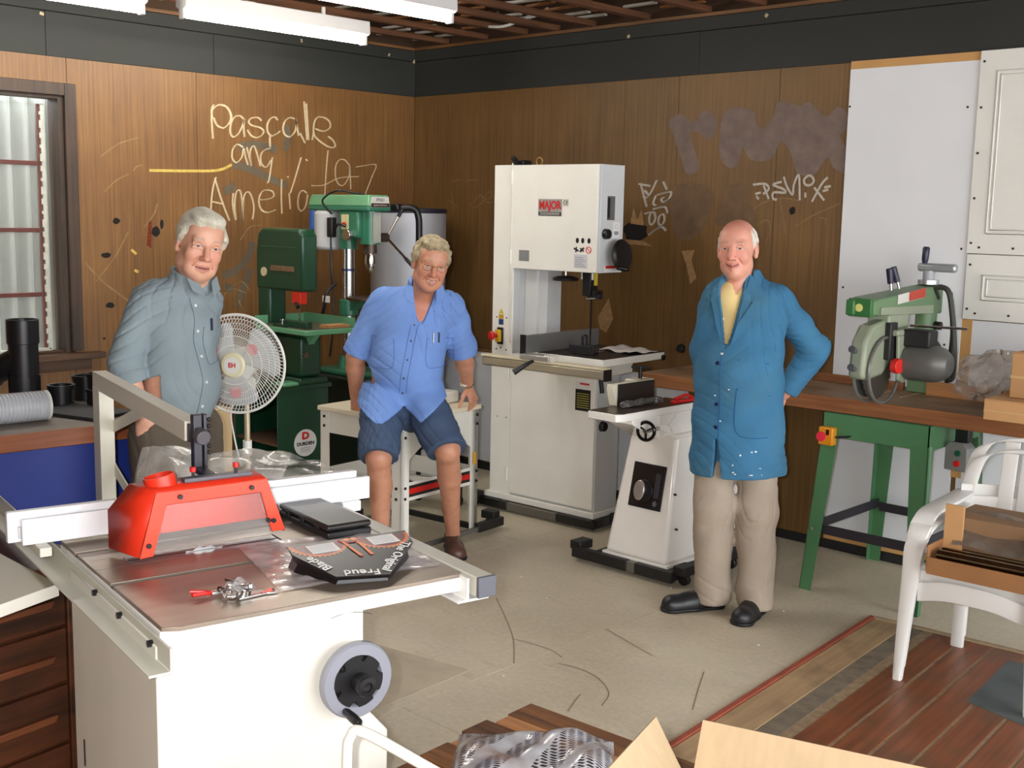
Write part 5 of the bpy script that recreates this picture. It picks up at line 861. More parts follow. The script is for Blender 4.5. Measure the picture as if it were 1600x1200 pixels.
MB().cyl((0.0915, 0, fz), (0.0925, 0, fz), 0.036, n=30).build('badge_disc', FW_, hub); text('lettering', 'EH', 0.028, RED, hub, face((0.0927, 0, fz), (0, 1, 0), (0, 0, 1)), 0.0004, bold=0.001)
BL = M('fan_blade', (206, 208, 208), 0.15, var=0.02); BL.node_tree.nodes['Principled BSDF'].inputs['Alpha'].default_value = 0.75
for k in range(3):
    a0 = 2*math.pi*k/3+0.4; mb = MB()
    def bl(u, v, a0=a0):
        r = 0.03+0.155*u; a = a0+(v-0.5)*(1.15+0.45*u)*(1 if u < 0.85 else 1-(u-0.85)*1.6); return (0.02+0.028*(v-0.5), r*math.cos(a), fz+r*math.sin(a))
    mb.grid(bl, 12, 10); mb.build('blade', BL, FN, solid=0.002, fix=False)
    MB().prism([(0.1*math.cos(a0+0.2)+0.026*math.cos(q), fz+0.12*math.sin(a0+0.2)+0.026*math.sin(q)) for q in (2*math.pi*i/18 for i in range(18))], 0.083-0.012, 0.085-0.012, plane='yz').build('red_sticker', M('sticker_pink', (206, 150, 148), 0.6), FN)
MB().lathe([(0.02, -0.16), (0.05, -0.15), (0.062, -0.10), (0.066, -0.03), (0.03, -0.02)], (0, 0, fz), (1, 0, 0), n=28).build('motor_housing', FW_, FN); MB().cyl((-0.08, 0, 0.95), (-0.08, 0, 1.04), 0.02, n=14).build('neck', FW_, FN); MB().b2(-0.12, -0.04, -0.03, 0.03, 0.93, 1.0).build('control_box', FW_, FN, bevel=0.008)
MB().cyl((-0.08, 0, 0.04), (-0.08, 0, 0.95), 0.013, n=14).build('pole', M('fan_pole', (196, 180, 150), 0.35, metal=0.4), FN); MB().lathe([(0.20, 0.0), (0.20, 0.02), (0.17, 0.035), (0.03, 0.05), (0.02, 0.08)], (-0.08, 0, 0), (0, 0, 1), n=40).build('base', FW_, FN); MB().cyl((-0.08, 0, 0.66), (-0.08, 0, 0.72), 0.02, n=14).build('height_collar', FW_, FN)
MB().tube(cr_spline([(-0.09, -0.03, 0.96), (-0.07, -0.07, 0.85), (-0.06, -0.05, 0.72), (-0.08, -0.03, 0.6)], 6), 0.004, 6).build('cord', FW_, FN)
# ================================================================== LONG WOODEN BENCH, GREEN STAND, RADIAL ARM SAW
BWD = wood('bench_worn', (112, 86, 62), (160, 132, 100), 'X', 1.0, 0.5, 30, 0.7, (84, 66, 48)); BED = wood('bench_edge', (108, 64, 36), (150, 98, 58), 'X', 1.0, 0.45, 36)
BN = thing('workbench', 'long brown wooden bench top running along the white wall', 'workbench', (2.58, -0.68, 0), R(0.6))
MB().b2(0, 2.75, 0.02, 0.63, 0.860, 0.925).build('bench_top', BWD, BN, bevel=0.003); MB().b2(0, 2.75, 0.0, 0.02, 0.857, 0.926).build('front_edge', BED, BN, bevel=0.003)
MB().b2(0.05, 1.24, 0.48, 0.50, 0.925, 0.965).build('back_fence', BED, BN, bevel=0.002); MB().b2(1.38, 2.4, 0.42, 0.45, 0.925, 0.992).build('back_fence', wood('fence_pale', (142, 94, 52), (184, 132, 84), 'X', 1.0, 0.5, 36), BN, bevel=0.002)
for x in (0.2, 2.6): MB().b2(x-0.03, x+0.03, 0.55, 0.61, 0.0, 0.86).build('bench_leg', BED, BN)
for x in (1.21, 1.33): MB().b2(x, x+0.006, 0.25, 0.47, 0.9252, 0.927).build('kerf', M('kerf_pale', (196, 170, 124), 0.7), BN)
SG = M('stand_green', (74, 120, 80), 0.4, var=0.06); SGD = M('saw_green_grey', (138, 146, 124), 0.42, var=0.08); SGR = M('saw_green', (98, 126, 90), 0.42, var=0.08); DBR = M('brace_dark', (40, 38, 46), 0.5)
GS = thing('saw_stand', 'green splayed steel stand under the wooden bench', 'machine stand', (3.62, -0.70, 0), 0)
MB().b2(0.04, 0.56, 0.02, 0.025, 0.742, 0.853).build('apron', SG, GS); MB().b2(0.04, 0.56, 0.61, 0.615, 0.742, 0.853).build('apron', SG, GS); MB().b2(0.04, 0.045, 0.02, 0.615, 0.742, 0.853).build('apron', SG, GS); MB().b2(0.555, 0.56, 0.02, 0.615, 0.742, 0.853).build('apron', SG, GS)
def gleg(tx, ty, bx, by, sx, sy):
    mb = MB(); t = 0.004
    for (dx, dy) in ((sx*0.085, 0), (0, sy*0.05)):
        w2 = 0.7; a = [(tx, ty, 0.76), (tx+dx, ty+dy, 0.76), (bx+dx*w2, by+dy*w2, 0.0), (bx, by, 0.0)]
        nx, ny = (0, sy*t) if dx else (sx*t, 0)
        mb.add([Vector(p) for p in a]+[Vector(p)+Vector((nx, ny, 0)) for p in a], [(0, 1, 2, 3), (7, 6, 5, 4), (0, 4, 5, 1), (1, 5, 6, 2), (2, 6, 7, 3), (3, 7, 4, 0)])
    mb.build('leg', SG, GS)
gleg(0.04, 0.02, 0.0, -0.045, 1, 1); gleg(0.56, 0.02, 0.585, -0.035, -1, 1); gleg(0.04, 0.615, 0.0, 0.665, 1, -1); gleg(0.56, 0.615, 0.585, 0.665, -1, -1)
for a, b in (((0.06, -0.005, 0.30), (0.54, 0.0, 0.30)), ((0.06, 0.62, 0.30), (0.54, 0.62, 0.30)), ((0.05, 0.0, 0.315), (0.05, 0.63, 0.315)), ((0.55, 0.0, 0.315), (0.55, 0.63, 0.315))): MB().bar(a, b, 0.006, 0.045).build('brace', DBR, GS)
for x, y in ((0.045, -0.028), ): MB().cyl((x, y-0.006, 0.30), (x, y, 0.30), 0.009, n=10).build('bolt', STEEL, GS); 
MB().cyl((0.03, -0.02, 0.0), (0.03, -0.02, 0.02), 0.01, n=10).build('foot_bolt', M('rusty_bolt', (110, 60, 40), 0.6), GS)
MB().b2(0.045, 0.118, -0.025, 0.018, 0.705, 0.79).build('stop_box', M('stop_amber', (214, 140, 20), 0.4), GS, bevel=0.006); MB().lathe([(0.012, 0), (0.012, 0.012), (0.022, 0.014), (0.023, 0.026), (0.001, 0.030)], (0.072, -0.025, 0.748), (0, -1, 0), n=20).build('stop_button', M('button_pink', (222, 44, 66), 0.35), GS); MB().b2(0.085, 0.10, -0.027, -0.025, 0.755, 0.78).build('stop_label', BLACK, GS)
MB().tube(cr_spline([(0.12, 0.0, 0.745), (0.17, 0.02, 0.752), (0.22, 0.03, 0.77)], 5), 0.005, 8).build('cord', BLACK, GS)
SB = thing('switch_box', 'grey push-button switch box hung under the bench', 'switch box', (4.248, -0.50, 0.645), R(-8))
MB().prism([(-0.055, 0.0), (0.055, 0.0), (0.055, 0.105), (0.03, 0.13), (-0.03, 0.13), (-0.055, 0.105)], -0.035, 0.035, plane='xz').build('box', M('switch_grey', (128, 130, 128), 0.5), SB, bevel=0.005)
MB().cyl((0.01, -0.035, 0.082), (0.01, -0.043, 0.082), 0.014, n=18).build('green_button', M('button_green', (28, 92, 70), 0.4), SB); MB().cyl((0.01, -0.035, 0.035), (0.01, -0.046, 0.035), 0.014, n=18).build('red_button', RED, SB); MB().b2(-0.02, 0.045, -0.02, 0.02, 0.13, 0.213).build('gland', BLACK, SB, bevel=0.004)
# radial arm saw
RA = thing('radial_arm_saw', 'grey-green radial arm saw with grey crank handle on the bench', 'radial arm saw', (3.89, -0.20, 0.925), 0)
MB().b2(-0.045, 0.055, -0.02, 0.09, 0.002, 0.10).build('column_base', SGR, RA, bevel=0.006); MB().cyl((0.005, 0.035, 0.1), (0.005, 0.035, 0.40), 0.05, n=28).build('column', SGR, RA)
mb = MB(); f = [(-0.055, -0.60, 0.405), (0.05, -0.60, 0.405), (0.05, -0.60, 0.472), (-0.055, -0.60, 0.485)]; g = [(-0.055, 0.10, 0.385), (0.055, 0.10, 0.385), (0.055, 0.10, 0.525), (-0.055, 0.10, 0.525)]
mb.add(f+g, [(0, 1, 2, 3), (7, 6, 5, 4), (0, 4, 5, 1), (1, 5, 6, 2), (2, 6, 7, 3), (3, 7, 4, 0)]); arm2 = mb.build('arm', SGR, RA, bevel=0.008)
MB().b2(-0.06, -0.02, -0.65, -0.60, 0.405, 0.475).build('arm_nose', M('nose_green', (50, 104, 50), 0.45), arm2, bevel=0.006); MB().b2(-0.058, 0.052, -0.63, -0.60, 0.40, 0.48).build('arm_end', M('nose_green', (50, 104, 50), 0.45), arm2, bevel=0.004)
MB().cyl((-0.005, -0.632, 0.44), (-0.005, -0.63, 0.44), 0.018, n=20).build('round_sticker', M('sticker_lemon', (222, 214, 130), 0.6), arm2)
MB().prism([(-0.38, 0.448), (-0.10, 0.47), (-0.10, 0.515), (-0.38, 0.49)], 0.0535, 0.0555, plane='yz').build('nameplate', M('plate_white', (206, 204, 196), 0.5), arm2); MB().prism([(-0.27, 0.458), (-0.10, 0.471), (-0.10, 0.515), (-0.27, 0.50)], 0.0556, 0.0562, plane='yz').build('nameplate_red', M('plate_red', (176, 64, 48), 0.5), arm2); MB().prism([(-0.54, 0.408), (0.0, 0.39), (0.0, 0.43), (-0.54, 0.44)], 0.052, 0.0565, plane='yz').build('arm_track', SGD, arm2)
for y, z, s in ((-0.30, 0.505, -0.1), (-0.22, 0.51, -0.25)): MB().cyl((-0.02, y, z), (-0.02+s*0.03, y+s*0.03, z+0.035), 0.006, n=10).build('lever_stem', STEEL, arm2); MB().cyl((-0.02+s*0.03, y+s*0.03, z+0.03), (-0.02+s*0.10, y+s*0.10, z+0.10), 0.014, 0.016, n=14).build('lever_grip', M('grip_navy', (30, 28, 52), 0.4), arm2, bevel=0.003)
MB().cyl((0.005, 0.035, 0.525), (0.005, 0.035, 0.545), 0.05, n=24).build('top_flange', ALU, RA); MB().cyl((0.005, 0.035, 0.545), (0.005, 0.035, 0.59), 0.028, n=20).build('crank_boss', GREY, RA); MB().b2(-0.05, 0.14, 0.015, 0.055, 0.585, 0.625).build('crank_arm', M('crank_grey', (164, 170, 172), 0.35, metal=0.5), RA, bevel=0.012); MB().lathe([(0.012, 0), (0.016, 0.02), (0.017, 0.07), (0.012, 0.078)], (-0.02, 0.035, 0.625), (0.05, 0, 1), n=18).build('crank_grip', M('grip_navy', (30, 28, 52), 0.4), RA)
# carriage, yoke, blade guard, motor
MB().b2(-0.05, 0.06, -0.46, -0.26, 0.335, 0.405).build('carriage', SGD, RA, bevel=0.012); yk = MB().b2(-0.045, 0.10, -0.45, -0.28, 0.31, 0.337).build('yoke', SGD, RA, bevel=0.006); MB().prism([(-0.44, 0.31), (-0.29, 0.31), (-0.31, 0.14), (-0.36, 0.09), (-0.42, 0.11)], 0.085, 0.10, plane='yz').build('yoke_arm', SGD, yk, bevel=0.004)
MB().cyl((0.045, -0.38, 0.18), (0.106, -0.365, 0.185), 0.036, n=24).build('arbor_boss', SGD, RA, bevel=0.006); MB().cyl((0.08, -0.43, 0.175), (0.112, -0.435, 0.175), 0.034, n=24).build('red_disc', M('disc_red', (206, 40, 32), 0.45), RA, bevel=0.003)
gp = [(-0.36, 0.36), (-0.46, 0.38), (-0.58, 0.36), (-0.64, 0.29), (-0.655, 0.13), (-0.60, 0.115), (-0.46, 0.13), (-0.36, 0.20)]
MB().prism(gp, -0.03, 0.045, plane='yz').build('blade_guard', SGD, RA, bevel=0.018, seg=3); MB().b2(0.045, 0.075, -0.47, -0.40, 0.20, 0.37).build('guard_bracket', BLACKP, RA, bevel=0.006)
mb = MB(); n = 56; mb.prism([((-0.475+(0.142 if i % 2 else 0.133)*math.cos(2*math.pi*i/n)), (0.155+(0.142 if i % 2 else 0.133)*math.sin(2*math.pi*i/n))) for i in range(n)], 0.02, 0.023, plane='yz').build('saw_blade', M('blade_dull', (96, 92, 84), 0.4, metal=0.7), RA)
for x in (-0.015, 0.058): MB().torus((x, -0.475, 0.155), (1, 0, 0), 0.148, 0.008, 44, 8).build('guard_ring', M('ring_grey', (120, 120, 116), 0.4, metal=0.5), RA)
MB().cyl((-0.02, -0.475, 0.155), (-0.005, -0.475, 0.155), 0.13, n=36).build('inner_guard', M('guard_dark', (70, 72, 72), 0.5), RA); 
for z in (0.17, 0.25): MB().cyl((0.005, -0.66, z), (0.005, -0.695, z+0.012), 0.013, 0.016, n=12).build('guard_knob', M('knob_grey', (82, 80, 84), 0.5), RA)
MB().lathe([(0.02, 0.0), (0.074, 0.005), (0.084, 0.03), (0.084, 0.15), (0.072, 0.19), (0.048, 0.215), (0.02, 0.218)], (0.085, -0.34, 0.19), (1, 0, 0), n=12).build('motor', M('motor_dull', (104, 104, 100), 0.45, metal=0.3), RA); MB().b2(0.09, 0.22, -0.39, -0.30, 0.262, 0.34).build('terminal_box', BLACKP, RA, bevel=0.008); MB().cyl((0.06, -0.25, 0.345), (0.30, -0.18, 0.345), 0.006, n=8).build('index_rod', STEEL, RA)
MB().tube(cr_spline([(0.05, 0.05, 0.46), (0.06, 0.0, 0.51), (0.12, 0.0, 0.50), (0.15, 0.0, 0.38), (0.17, 0.0, 0.22), (0.19, -0.05, 0.10), (0.17, -0.08, 0.11), (0.15, -0.1, 0.22), (0.12, -0.18, 0.30), (0.1, -0.26, 0.31)], 8), 0.013, 10).build('cord', M('cord_olive', (48, 48, 40), 0.5), RA); MB().tube(cr_spline([(0.11, 0.05, 0.49), (0.13, 0.06, 0.30), (0.12, 0.07, 0.15), (0.11, 0.08, 0.03)], 6), 0.011, 10).build('cord', BLACK, RA); MB().cyl((0.055, 0.03, 0.33), (0.085, 0.03, 0.33), 0.02, n=14).build('column_knob', BLACK, RA)
# ------------------------------------------------------------------ cartons and film on the bench
def carton(name, label, loc, rz, d, mat=None, tape=True):
    t = thing(name, label, 'cardboard box', loc, rz); w_, l_, h_ = d
    MB().b2(-w_/2, w_/2, -l_/2, l_/2, 0, h_).build('body', mat or CARD, t, bevel=0.003)
    for s in (-1, 1): MB().b2(-w_/2, w_/2, min(0.002*s, s*l_/2), max(0.002*s, s*l_/2), h_, h_+0.003).build('flap', mat or CARD, t)
    if tape: MB().b2(-w_/2-0.0006, w_/2+0.0006, -l_/2-0.0006, -l_/2+0.0, h_*0.44, h_*0.50).build('tape', M('tape_sheen', (206, 170, 122), 0.2), t)
    return t
carton('cardboard_box', 'lower cardboard box overhanging the bench front at the right edge', (4.72, -0.50, 0.927), R(2), (0.60, 0.44, 0.085)); carton('cardboard_box', 'upper cardboard box stacked behind the crumpled plastic at the right edge', (4.79, -0.44, 1.016), R(-2), (0.60, 0.36, 0.19), M('cardboard_dark', (186, 142, 96), 0.85, var=0.06))
mb = MB()
def scr(u, v):
    a = 2*math.pi*u; p = math.pi*v; n_ = 0.85+0.10*math.sin(3*a+5*p)+0.10*math.sin(5*a-4*p)*math.sin(p)+0.05*math.sin(9*a+7*p)*math.sin(p)
    return (0.16*n_*math.sin(p)*math.cos(a)-0.05*math.cos(p), 0.10*n_*math.sin(p)*math.sin(a), 0.135-0.135*n_*math.cos(p)*0.95)
mb.grid(scr, 48, 32); o = mb.build('plastic_bag', plastic_film('crumpled_film', (214, 206, 196), 0.42, 1.0, 30), None, loc=(4.30, -0.38, 0.935), fix=False); tag(o, 'crumpled clear plastic bag heaped on the bench beside the cardboard boxes', 'plastic bag')
carton('cardboard_box', 'tall plain tan cardboard box standing behind the fan pole', (1.47, -2.70, 0), R(12), (0.26, 0.26, 0.80), M('cardboard_tan', (186, 160, 118), 0.8, var=0.05), False)
# ================================================================== WHITE PLASTIC CHAIRS (two, nested) WITH A CARTON ON THEM
CHW = M('chair_plastic', (222, 221, 216), 0.38, var=0.03, scale=3)
def bar_loft(mb, pts, sect):
    """sweep of explicit sections: pts list of centre, sect list of (wide vector, thick vector)"""
    n = 12; vs = []
    for p, (a, b) in zip(pts, sect):
        p, a, b = Vector(p), Vector(a), Vector(b)
        for k in range(n):
            t = 2*math.pi*k/n; c, s = math.cos(t), math.sin(t); e = lambda q: math.copysign(abs(q)**0.55, q)
            vs.append(p+a*e(c)+b*e(s))
    m = len(pts); fs = [(i*n+k, i*n+(k+1) % n, (i+1)*n+(k+1) % n, (i+1)*n+k) for i in range(m-1) for k in range(n)]+[tuple(range(n-1, -1, -1)), tuple((m-1)*n+k for k in range(n))]
    mb.add(vs, fs)
def plastic_chair(label, loc, rz, z0=0.0):
    """monobloc armchair facing local -y: front legs flow into the arms, a slatted back"""
    t = thing('plastic_chair', label, 'chair', loc, rz, 'nested white plastic chairs')
    seat = MB(); seat.grid(lambda u, v: ((u-0.5)*(0.44-0.06*v), -0.23+0.45*v, 0.40-0.02*v-0.018*math.sin(math.pi*u)*math.sin(math.pi*v)+(-0.03*max(0, 0.1-v)*10*0.3)), 16, 14); seat.build('seat', CHW, t, solid=0.008, fix=False)
    mb = MB(); bar_loft(mb, cr_spline([(-0.20, -0.235, 0.352), (-0.1, -0.245, 0.377), (0, -0.248, 0.382), (0.1, -0.245, 0.377), (0.20, -0.235, 0.352)], 4), [((0, 0.008, 0), (0, 0, 0.038))]*17); mb.build('front_apron', CHW, t)
    for s in (-1, 1):
        pts = cr_spline([(s*0.245, -0.265, 0.0), (s*0.238, -0.258, 0.2), (s*0.228, -0.25, 0.40), (s*0.225, -0.235, 0.52), (s*0.222, -0.18, 0.582), (s*0.222, -0.08, 0.600), (s*0.225, 0.08, 0.606), (s*0.225, 0.2, 0.615)], 4); m = len(pts); sec = []
        for i in range(m):
            q = i/(m-1); leg_ = min(1, max(0, (0.55-q)/0.12)); wd = 0.017+0.025*min(1, q*2.2)
            sec.append(((wd, 0, 0), (0, 0.016*leg_+0.004*(1-leg_), 0.010*(1-leg_)+0.002)))
        mb = MB(); bar_loft(mb, pts, sec); mb.build('front_leg_and_arm', CHW, t)
        mb = MB(); bar_loft(mb, [(s*0.225, 0.255, 0.0), (s*0.21, 0.225, 0.22), (s*0.195, 0.205, 0.42)], [((0.026, 0, 0), (0, 0.014, 0))]*3); mb.build('rear_leg', CHW, t)
        mb = MB(); bar_loft(mb, cr_spline([(s*0.20, 0.21, 0.40), (s*0.225, 0.235, 0.60), (s*0.20, 0.26, 0.78), (s*0.12, 0.272, 0.835), (0, 0.276, 0.85)], 5), [((0.032, 0, 0.012), (0, 0.011, 0))]*21); mb.build('back_frame', CHW, t)
    for k in range(3):
        x = -0.075+0.075*k; mb = MB(); bar_loft(mb, [(x*0.9, 0.205, 0.40), (x, 0.24, 0.62), (x, 0.272, 0.835)], [((0.030, 0, 0), (0, 0.005, 0))]*3); mb.build('back_slat', CHW, t)
    mb = MB(); bar_loft(mb, cr_spline([(-0.235, 0.19, 0.61), (-0.13, 0.24, 0.615), (0, 0.252, 0.62), (0.13, 0.24, 0.615), (0.235, 0.19, 0.61)], 4), [((0, 0.006, 0.0), (0, 0, 0.042))]*17); mb.build('back_band', CHW, t)
    if z0: t.location.z = z0
    return t
CHX, CHY = 4.715, -1.215
plastic_chair('white plastic armchair standing on the timber floor, lower of the nested pair', (CHX, CHY, 0.006), R(1))
plastic_chair('white plastic armchair nested inside the lower one, its legs clear of the floor', (CHX-0.006, CHY+0.03, 0.048), R(1))
CT = thing('cardboard_tray', 'open cardboard tray holding bright metal rods on the chair', 'cardboard box', (4.80, -1.27, 0.462), R(2))
CDK = M('cardboard_brown', (150, 104, 62), 0.85, var=0.10)
MB().b2(-0.235, 0.25, -0.24, 0.20, 0.0, 0.005).build('tray_floor', CDK, CT); MB().b2(-0.235, 0.25, -0.245, -0.24, -0.005, 0.058).build('tray_side', CDK, CT); MB().b2(-0.24, -0.235, -0.24, 0.20, 0.0, 0.10).build('tray_side', CDK, CT); MB().b2(-0.235, 0.25, 0.20, 0.205, 0.0, 0.16).build('tray_side', CDK, CT); MB().b2(0.25, 0.255, -0.24, 0.2, 0.0, 0.1).build('tray_side', CDK, CT)
MB().b2(-0.23, 0.25, -0.06, 0.19, 0.06, 0.185).build('inner_pack', M('cardboard_inner', (140, 108, 76), 0.8, var=0.1), CT, bevel=0.004); MB().b2(-0.235, -0.165, -0.10, -0.09, 0.06, 0.235).build('corner_flap', CARD, CT)
mb = MB(); mb.grid(lambda u, v: (-0.20+0.44*u, -0.11+0.16*v, 0.085+0.110*v**0.7+0.006*math.sin(u*11+v*5)), 16, 10); mb.build('film_cover', plastic_film('dusty_film', (120, 110, 100), 0.75, 0.5, 14), CT, fix=False)
RD = M('dark_chrome', (150, 140, 120), 0.12, metal=1.0)
for y in (-0.205, -0.16): MB().cyl((-0.21, y, 0.066), (0.24, y, 0.066), 0.019, n=20).build('metal_rod', RD, CT)
MB().torus((0.16, 0.05, 0.202), (0, 0.0, 1), 0.05, 0.014, 36, 10).build('chrome_ring', CHROME, CT)
# ================================================================== LEFT WORKBENCH, PIPES, DRAWERS
LB = thing('workbench', 'blue-fronted workbench with brown timber edge below the window', 'workbench', (2.374, -3.426, 0), R(-4))
MB().b2(-0.95, -0.03, -2.2, 0.0, 0.895, 0.95).build('bench_top', M('bench_laminate', (116, 104, 92), 0.5, var=0.08), LB, bevel=0.003); MB().b2(-0.03, 0.0, -2.2, 0.0, 0.89, 0.951).build('front_edge', wood('bench_edge_y', (112, 56, 26), (150, 86, 46), 'Y', 1.0, 0.45, 30), LB, bevel=0.003); MB().b2(-0.95, -0.03, 0.0, 0.02, 0.89, 0.951).build('end_edge', wood('bench_edge_x', (112, 56, 26), (150, 86, 46), 'X', 1.0, 0.45, 30), LB, bevel=0.003)
MB().b2(-0.07, -0.055, -2.2, -0.03, 0.10, 0.89).build('blue_panel', M('cobalt_blue', (20, 44, 128), 0.5, var=0.08, scale=3), LB); MB().b2(-0.90, -0.07, -0.05, -0.035, 0.10, 0.89).build('end_panel', M('cobalt_blue', (20, 44, 128), 0.5), LB); MB().b2(-0.90, -0.10, -2.2, -0.05, 0.0, 0.10).build('plinth', BLACKP, LB)
PVC = M('black_pvc', (22, 22, 25), 0.34, var=0.12)
def shell(mb, p0, p1, r, t=0.006, n=28):
    p0, p1 = Vector(p0), Vector(p1); d = p1-p0; L_ = d.length; mb.lathe([(r-t, 0), (r, 0), (r, L_), (r-t, L_)], p0, d, n=n, closed=True)
YP = thing('pipe_fitting', 'tall black plastic Y-shaped pipe fitting standing on the bench', 'pipe fitting', (1.811, -3.648, 0.951), R(-50))
mb = MB(); shell(mb, (0, 0, 0.12), (0, 0, 0.345), 0.056); mb.build('main_pipe', PVC, YP); mb = MB(); shell(mb, (0, 0, 0.255), (0, 0, 0.35), 0.061); mb.build('socket', PVC, YP, bevel=0.002); mb = MB(); shell(mb, (0.0, 0.0, 0.20), (-0.02, -0.20, 0.10), 0.052); mb.build('branch_pipe', PVC, YP); mb = MB(); shell(mb, (-0.012, -0.13, 0.135), (-0.026, -0.255, 0.073), 0.058); mb.build('socket', PVC, YP)
mb = MB(); shell(mb, (0, 0, 0.0), (0, 0, 0.13), 0.060); mb.build('socket', PVC, YP)
def ring(label, loc, r, h, stack=False):
    t = thing('pipe_coupling', label, 'pipe coupling', loc, 0, 'black pipe couplings on the bench'); mb = MB(); shell(mb, (0, 0, 0), (0, 0, h), r, 0.007); mb.build('sleeve', PVC, t, bevel=0.002); mb = MB(); shell(mb, (0, 0, h*0.8), (0, 0, h*1.0), r+0.004, 0.004); mb.build('rim', PVC, t)
ring('black pipe coupling hard against the Y-shaped fitting', (1.854, -3.520, 0.951), 0.050, 0.085); ring('tall black pipe coupling, middle of the row of couplings', (1.759, -3.364, 0.951), 0.056, 0.10); ring('upper black pipe coupling stacked nearest the white saw post', (1.910, -3.383, 1.013), 0.052, 0.065); ring('lower black pipe coupling lying under the stacked one', (1.967, -3.416, 0.9635), 0.050, 0.06)
mb = MB(); mb.prism([(-0.16, -0.10), (0.16, -0.12), (0.17, 0.10), (-0.15, 0.12)], 0, 0.012); o = mb.build('rubber_mat', M('black_rubber', (30, 29, 30), 0.7), None, loc=(2.071, -3.539, 0.951), bevel=0.003); o.rotation_euler = (0, 0, R(20)); tag(o, 'flat black rubber pad on the bench beside the ribbed hose', 'rubber pad')
HS = thing('ribbed_hose', 'short length of pale grey ribbed ducting lying on the bench', 'hose', (2.123, -3.710, 1.007), R(-4)); prof = []
for i in range(40): prof += [(0.052, i*0.014), (0.056, i*0.014+0.004), (0.056, i*0.014+0.008), (0.052, i*0.014+0.012)]
prof += [(0.048, 0.56), (0.048, 0.0)]; MB().lathe(prof, (0, 0, 0), (0, -1, 0), n=36, closed=True).build('hose_wall', M('hose_grey', (176, 178, 182), 0.3, var=0.03), HS); MB().torus((0, 0.003, 0), (0, 1, 0), 0.052, 0.005, 36, 8).build('hose_rim', M('hose_rim', (216, 218, 208), 0.35), HS)
DC = thing('drawer_cabinet', 'dark stained timber drawer cabinet at the left edge beside the saw', 'drawer cabinet', (3.20, -4.09, 0), R(8)); DW = wood('dark_drawer_wood', (40, 20, 10), (92, 48, 24), 'Y', 1.0, 0.45, 22, 0.5, (36, 20, 12)); 
MB().b2(-0.65, -0.012, -0.95, 0.0, 0.0, 0.72).build('body', DW, DC, bevel=0.003); MB().b2(-0.67, 0.01, -0.97, 0.01, 0.72, 0.742).build('cabinet_top', DW, DC, bevel=0.003)
for z0, z1 in ((0.03, 0.20), (0.21, 0.38), (0.39, 0.55), (0.56, 0.705)):
    d_ = MB().b2(-0.012, 0.006, -0.93, -0.09, z0, z1).build('drawer', DW, DC, bevel=0.004); MB().prism([(-0.34, (z0+z1)/2-0.012), (-0.14, (z0+z1)/2-0.012), (-0.13, (z0+z1)/2+0.010), (-0.35, (z0+z1)/2+0.010)], 0.006, 0.020, plane='yz').build('drawer_pull', wood('pull_wood', (84, 44, 24), (120, 68, 38), 'Y', 1, 0.45, 30), d_, bevel=0.004)
MB().b2(-0.012, 0.008, -0.085, 0.0, 0.0, 0.72).build('stile', DW, DC, bevel=0.003)
o = MB().prism([(3.487, -4.323), (3.555, -4.52), (3.555, -5.0), (2.75, -4.9), (2.85, -4.31)], 0.743, 0.775).build('laminate_board', M('grey_laminate', (176, 168, 146), 0.4, var=0.05), None, bevel=0.001); tag(o, 'pale laminate board with white edge lying on the dark drawer cabinet', 'board')
MB().prism([(3.4885, -4.322), (3.5565, -4.52), (3.5565, -5.0), (3.555, -5.0), (3.555, -4.52), (3.487, -4.3235)], 0.7432, 0.7752).build('white_edging', WHITE, o)
# ================================================================== FOREGROUND: TUBE FRAME, BOARDS, PRINTED FILM, OPEN BOX
TF = thing('tube_frame', 'white bent steel tube frame poking up at the bottom edge before the saw', 'metal frame', (4.69, -4.24, 0), R(34))
for y in (-0.30, 0.0): MB().tube(cr_spline([(-0.075, y, 0.0), (-0.075, y, 0.55), (-0.075, y, 0.685), (-0.068, y, 0.725), (-0.04, y, 0.737), (0.10, y, 0.672), (0.26, y, 0.60)], 6), 0.011, 12).build('bent_tube', WHITE, TF); MB().tube([(0.26, y, 0.60), (0.26, y, 0.0)], 0.011, 12).build('tube_leg', WHITE, TF)
MB().prism([(-0.062, 0.1), (-0.062, 0.712), (-0.03, 0.722), (0.25, 0.595), (0.25, 0.1)], -0.302, -0.298, plane='xz').build('web_plate', WHITE, TF); MB().tube([(-0.075, -0.3, 0.3), (-0.075, 0, 0.3)], 0.011, 10).build('cross_tube', WHITE, TF)
PL = thing('timber_pallet', 'rough weathered timber pallet at the bottom edge', 'pallet', (4.262, -3.345, 0), R(3)); rnd = random.Random(5)
RW = wood('weathered_boards', (58, 34, 20), (146, 96, 54), 'X', 1.0, 0.75, 26, 0.6, (70, 44, 26)); RW2 = wood('fresh_boards', (150, 96, 56), (196, 140, 90), 'X', 1.0, 0.7, 26)
ys = [0.0, -0.105, -0.165, -0.27, -0.33, -0.44, -0.53]
for i, (a, b) in enumerate(zip(ys[:-1], ys[1:])): MB().b2(rnd.uniform(-0.015, 0.015), 0.62, b+0.004, a-0.002, 0.375+rnd.uniform(-0.008, 0.004), 0.40+rnd.uniform(-0.004, 0.003)).build('deck_board', RW2 if i in (1, 3) else RW, PL, bevel=0.003)
for x in (0.03, 0.30, 0.56): MB().b2(x-0.03, x+0.03, -0.52, -0.01, 0.28, 0.372).build('bearer', RW, PL); MB().b2(x-0.03, x+0.03, -0.32, -0.24, 0.0, 0.28).b2(x-0.03, x+0.03, -0.09, -0.01, 0.0, 0.28).b2(x-0.03, x+0.03, -0.52, -0.45, 0.0, 0.28).build('block', RW, PL)
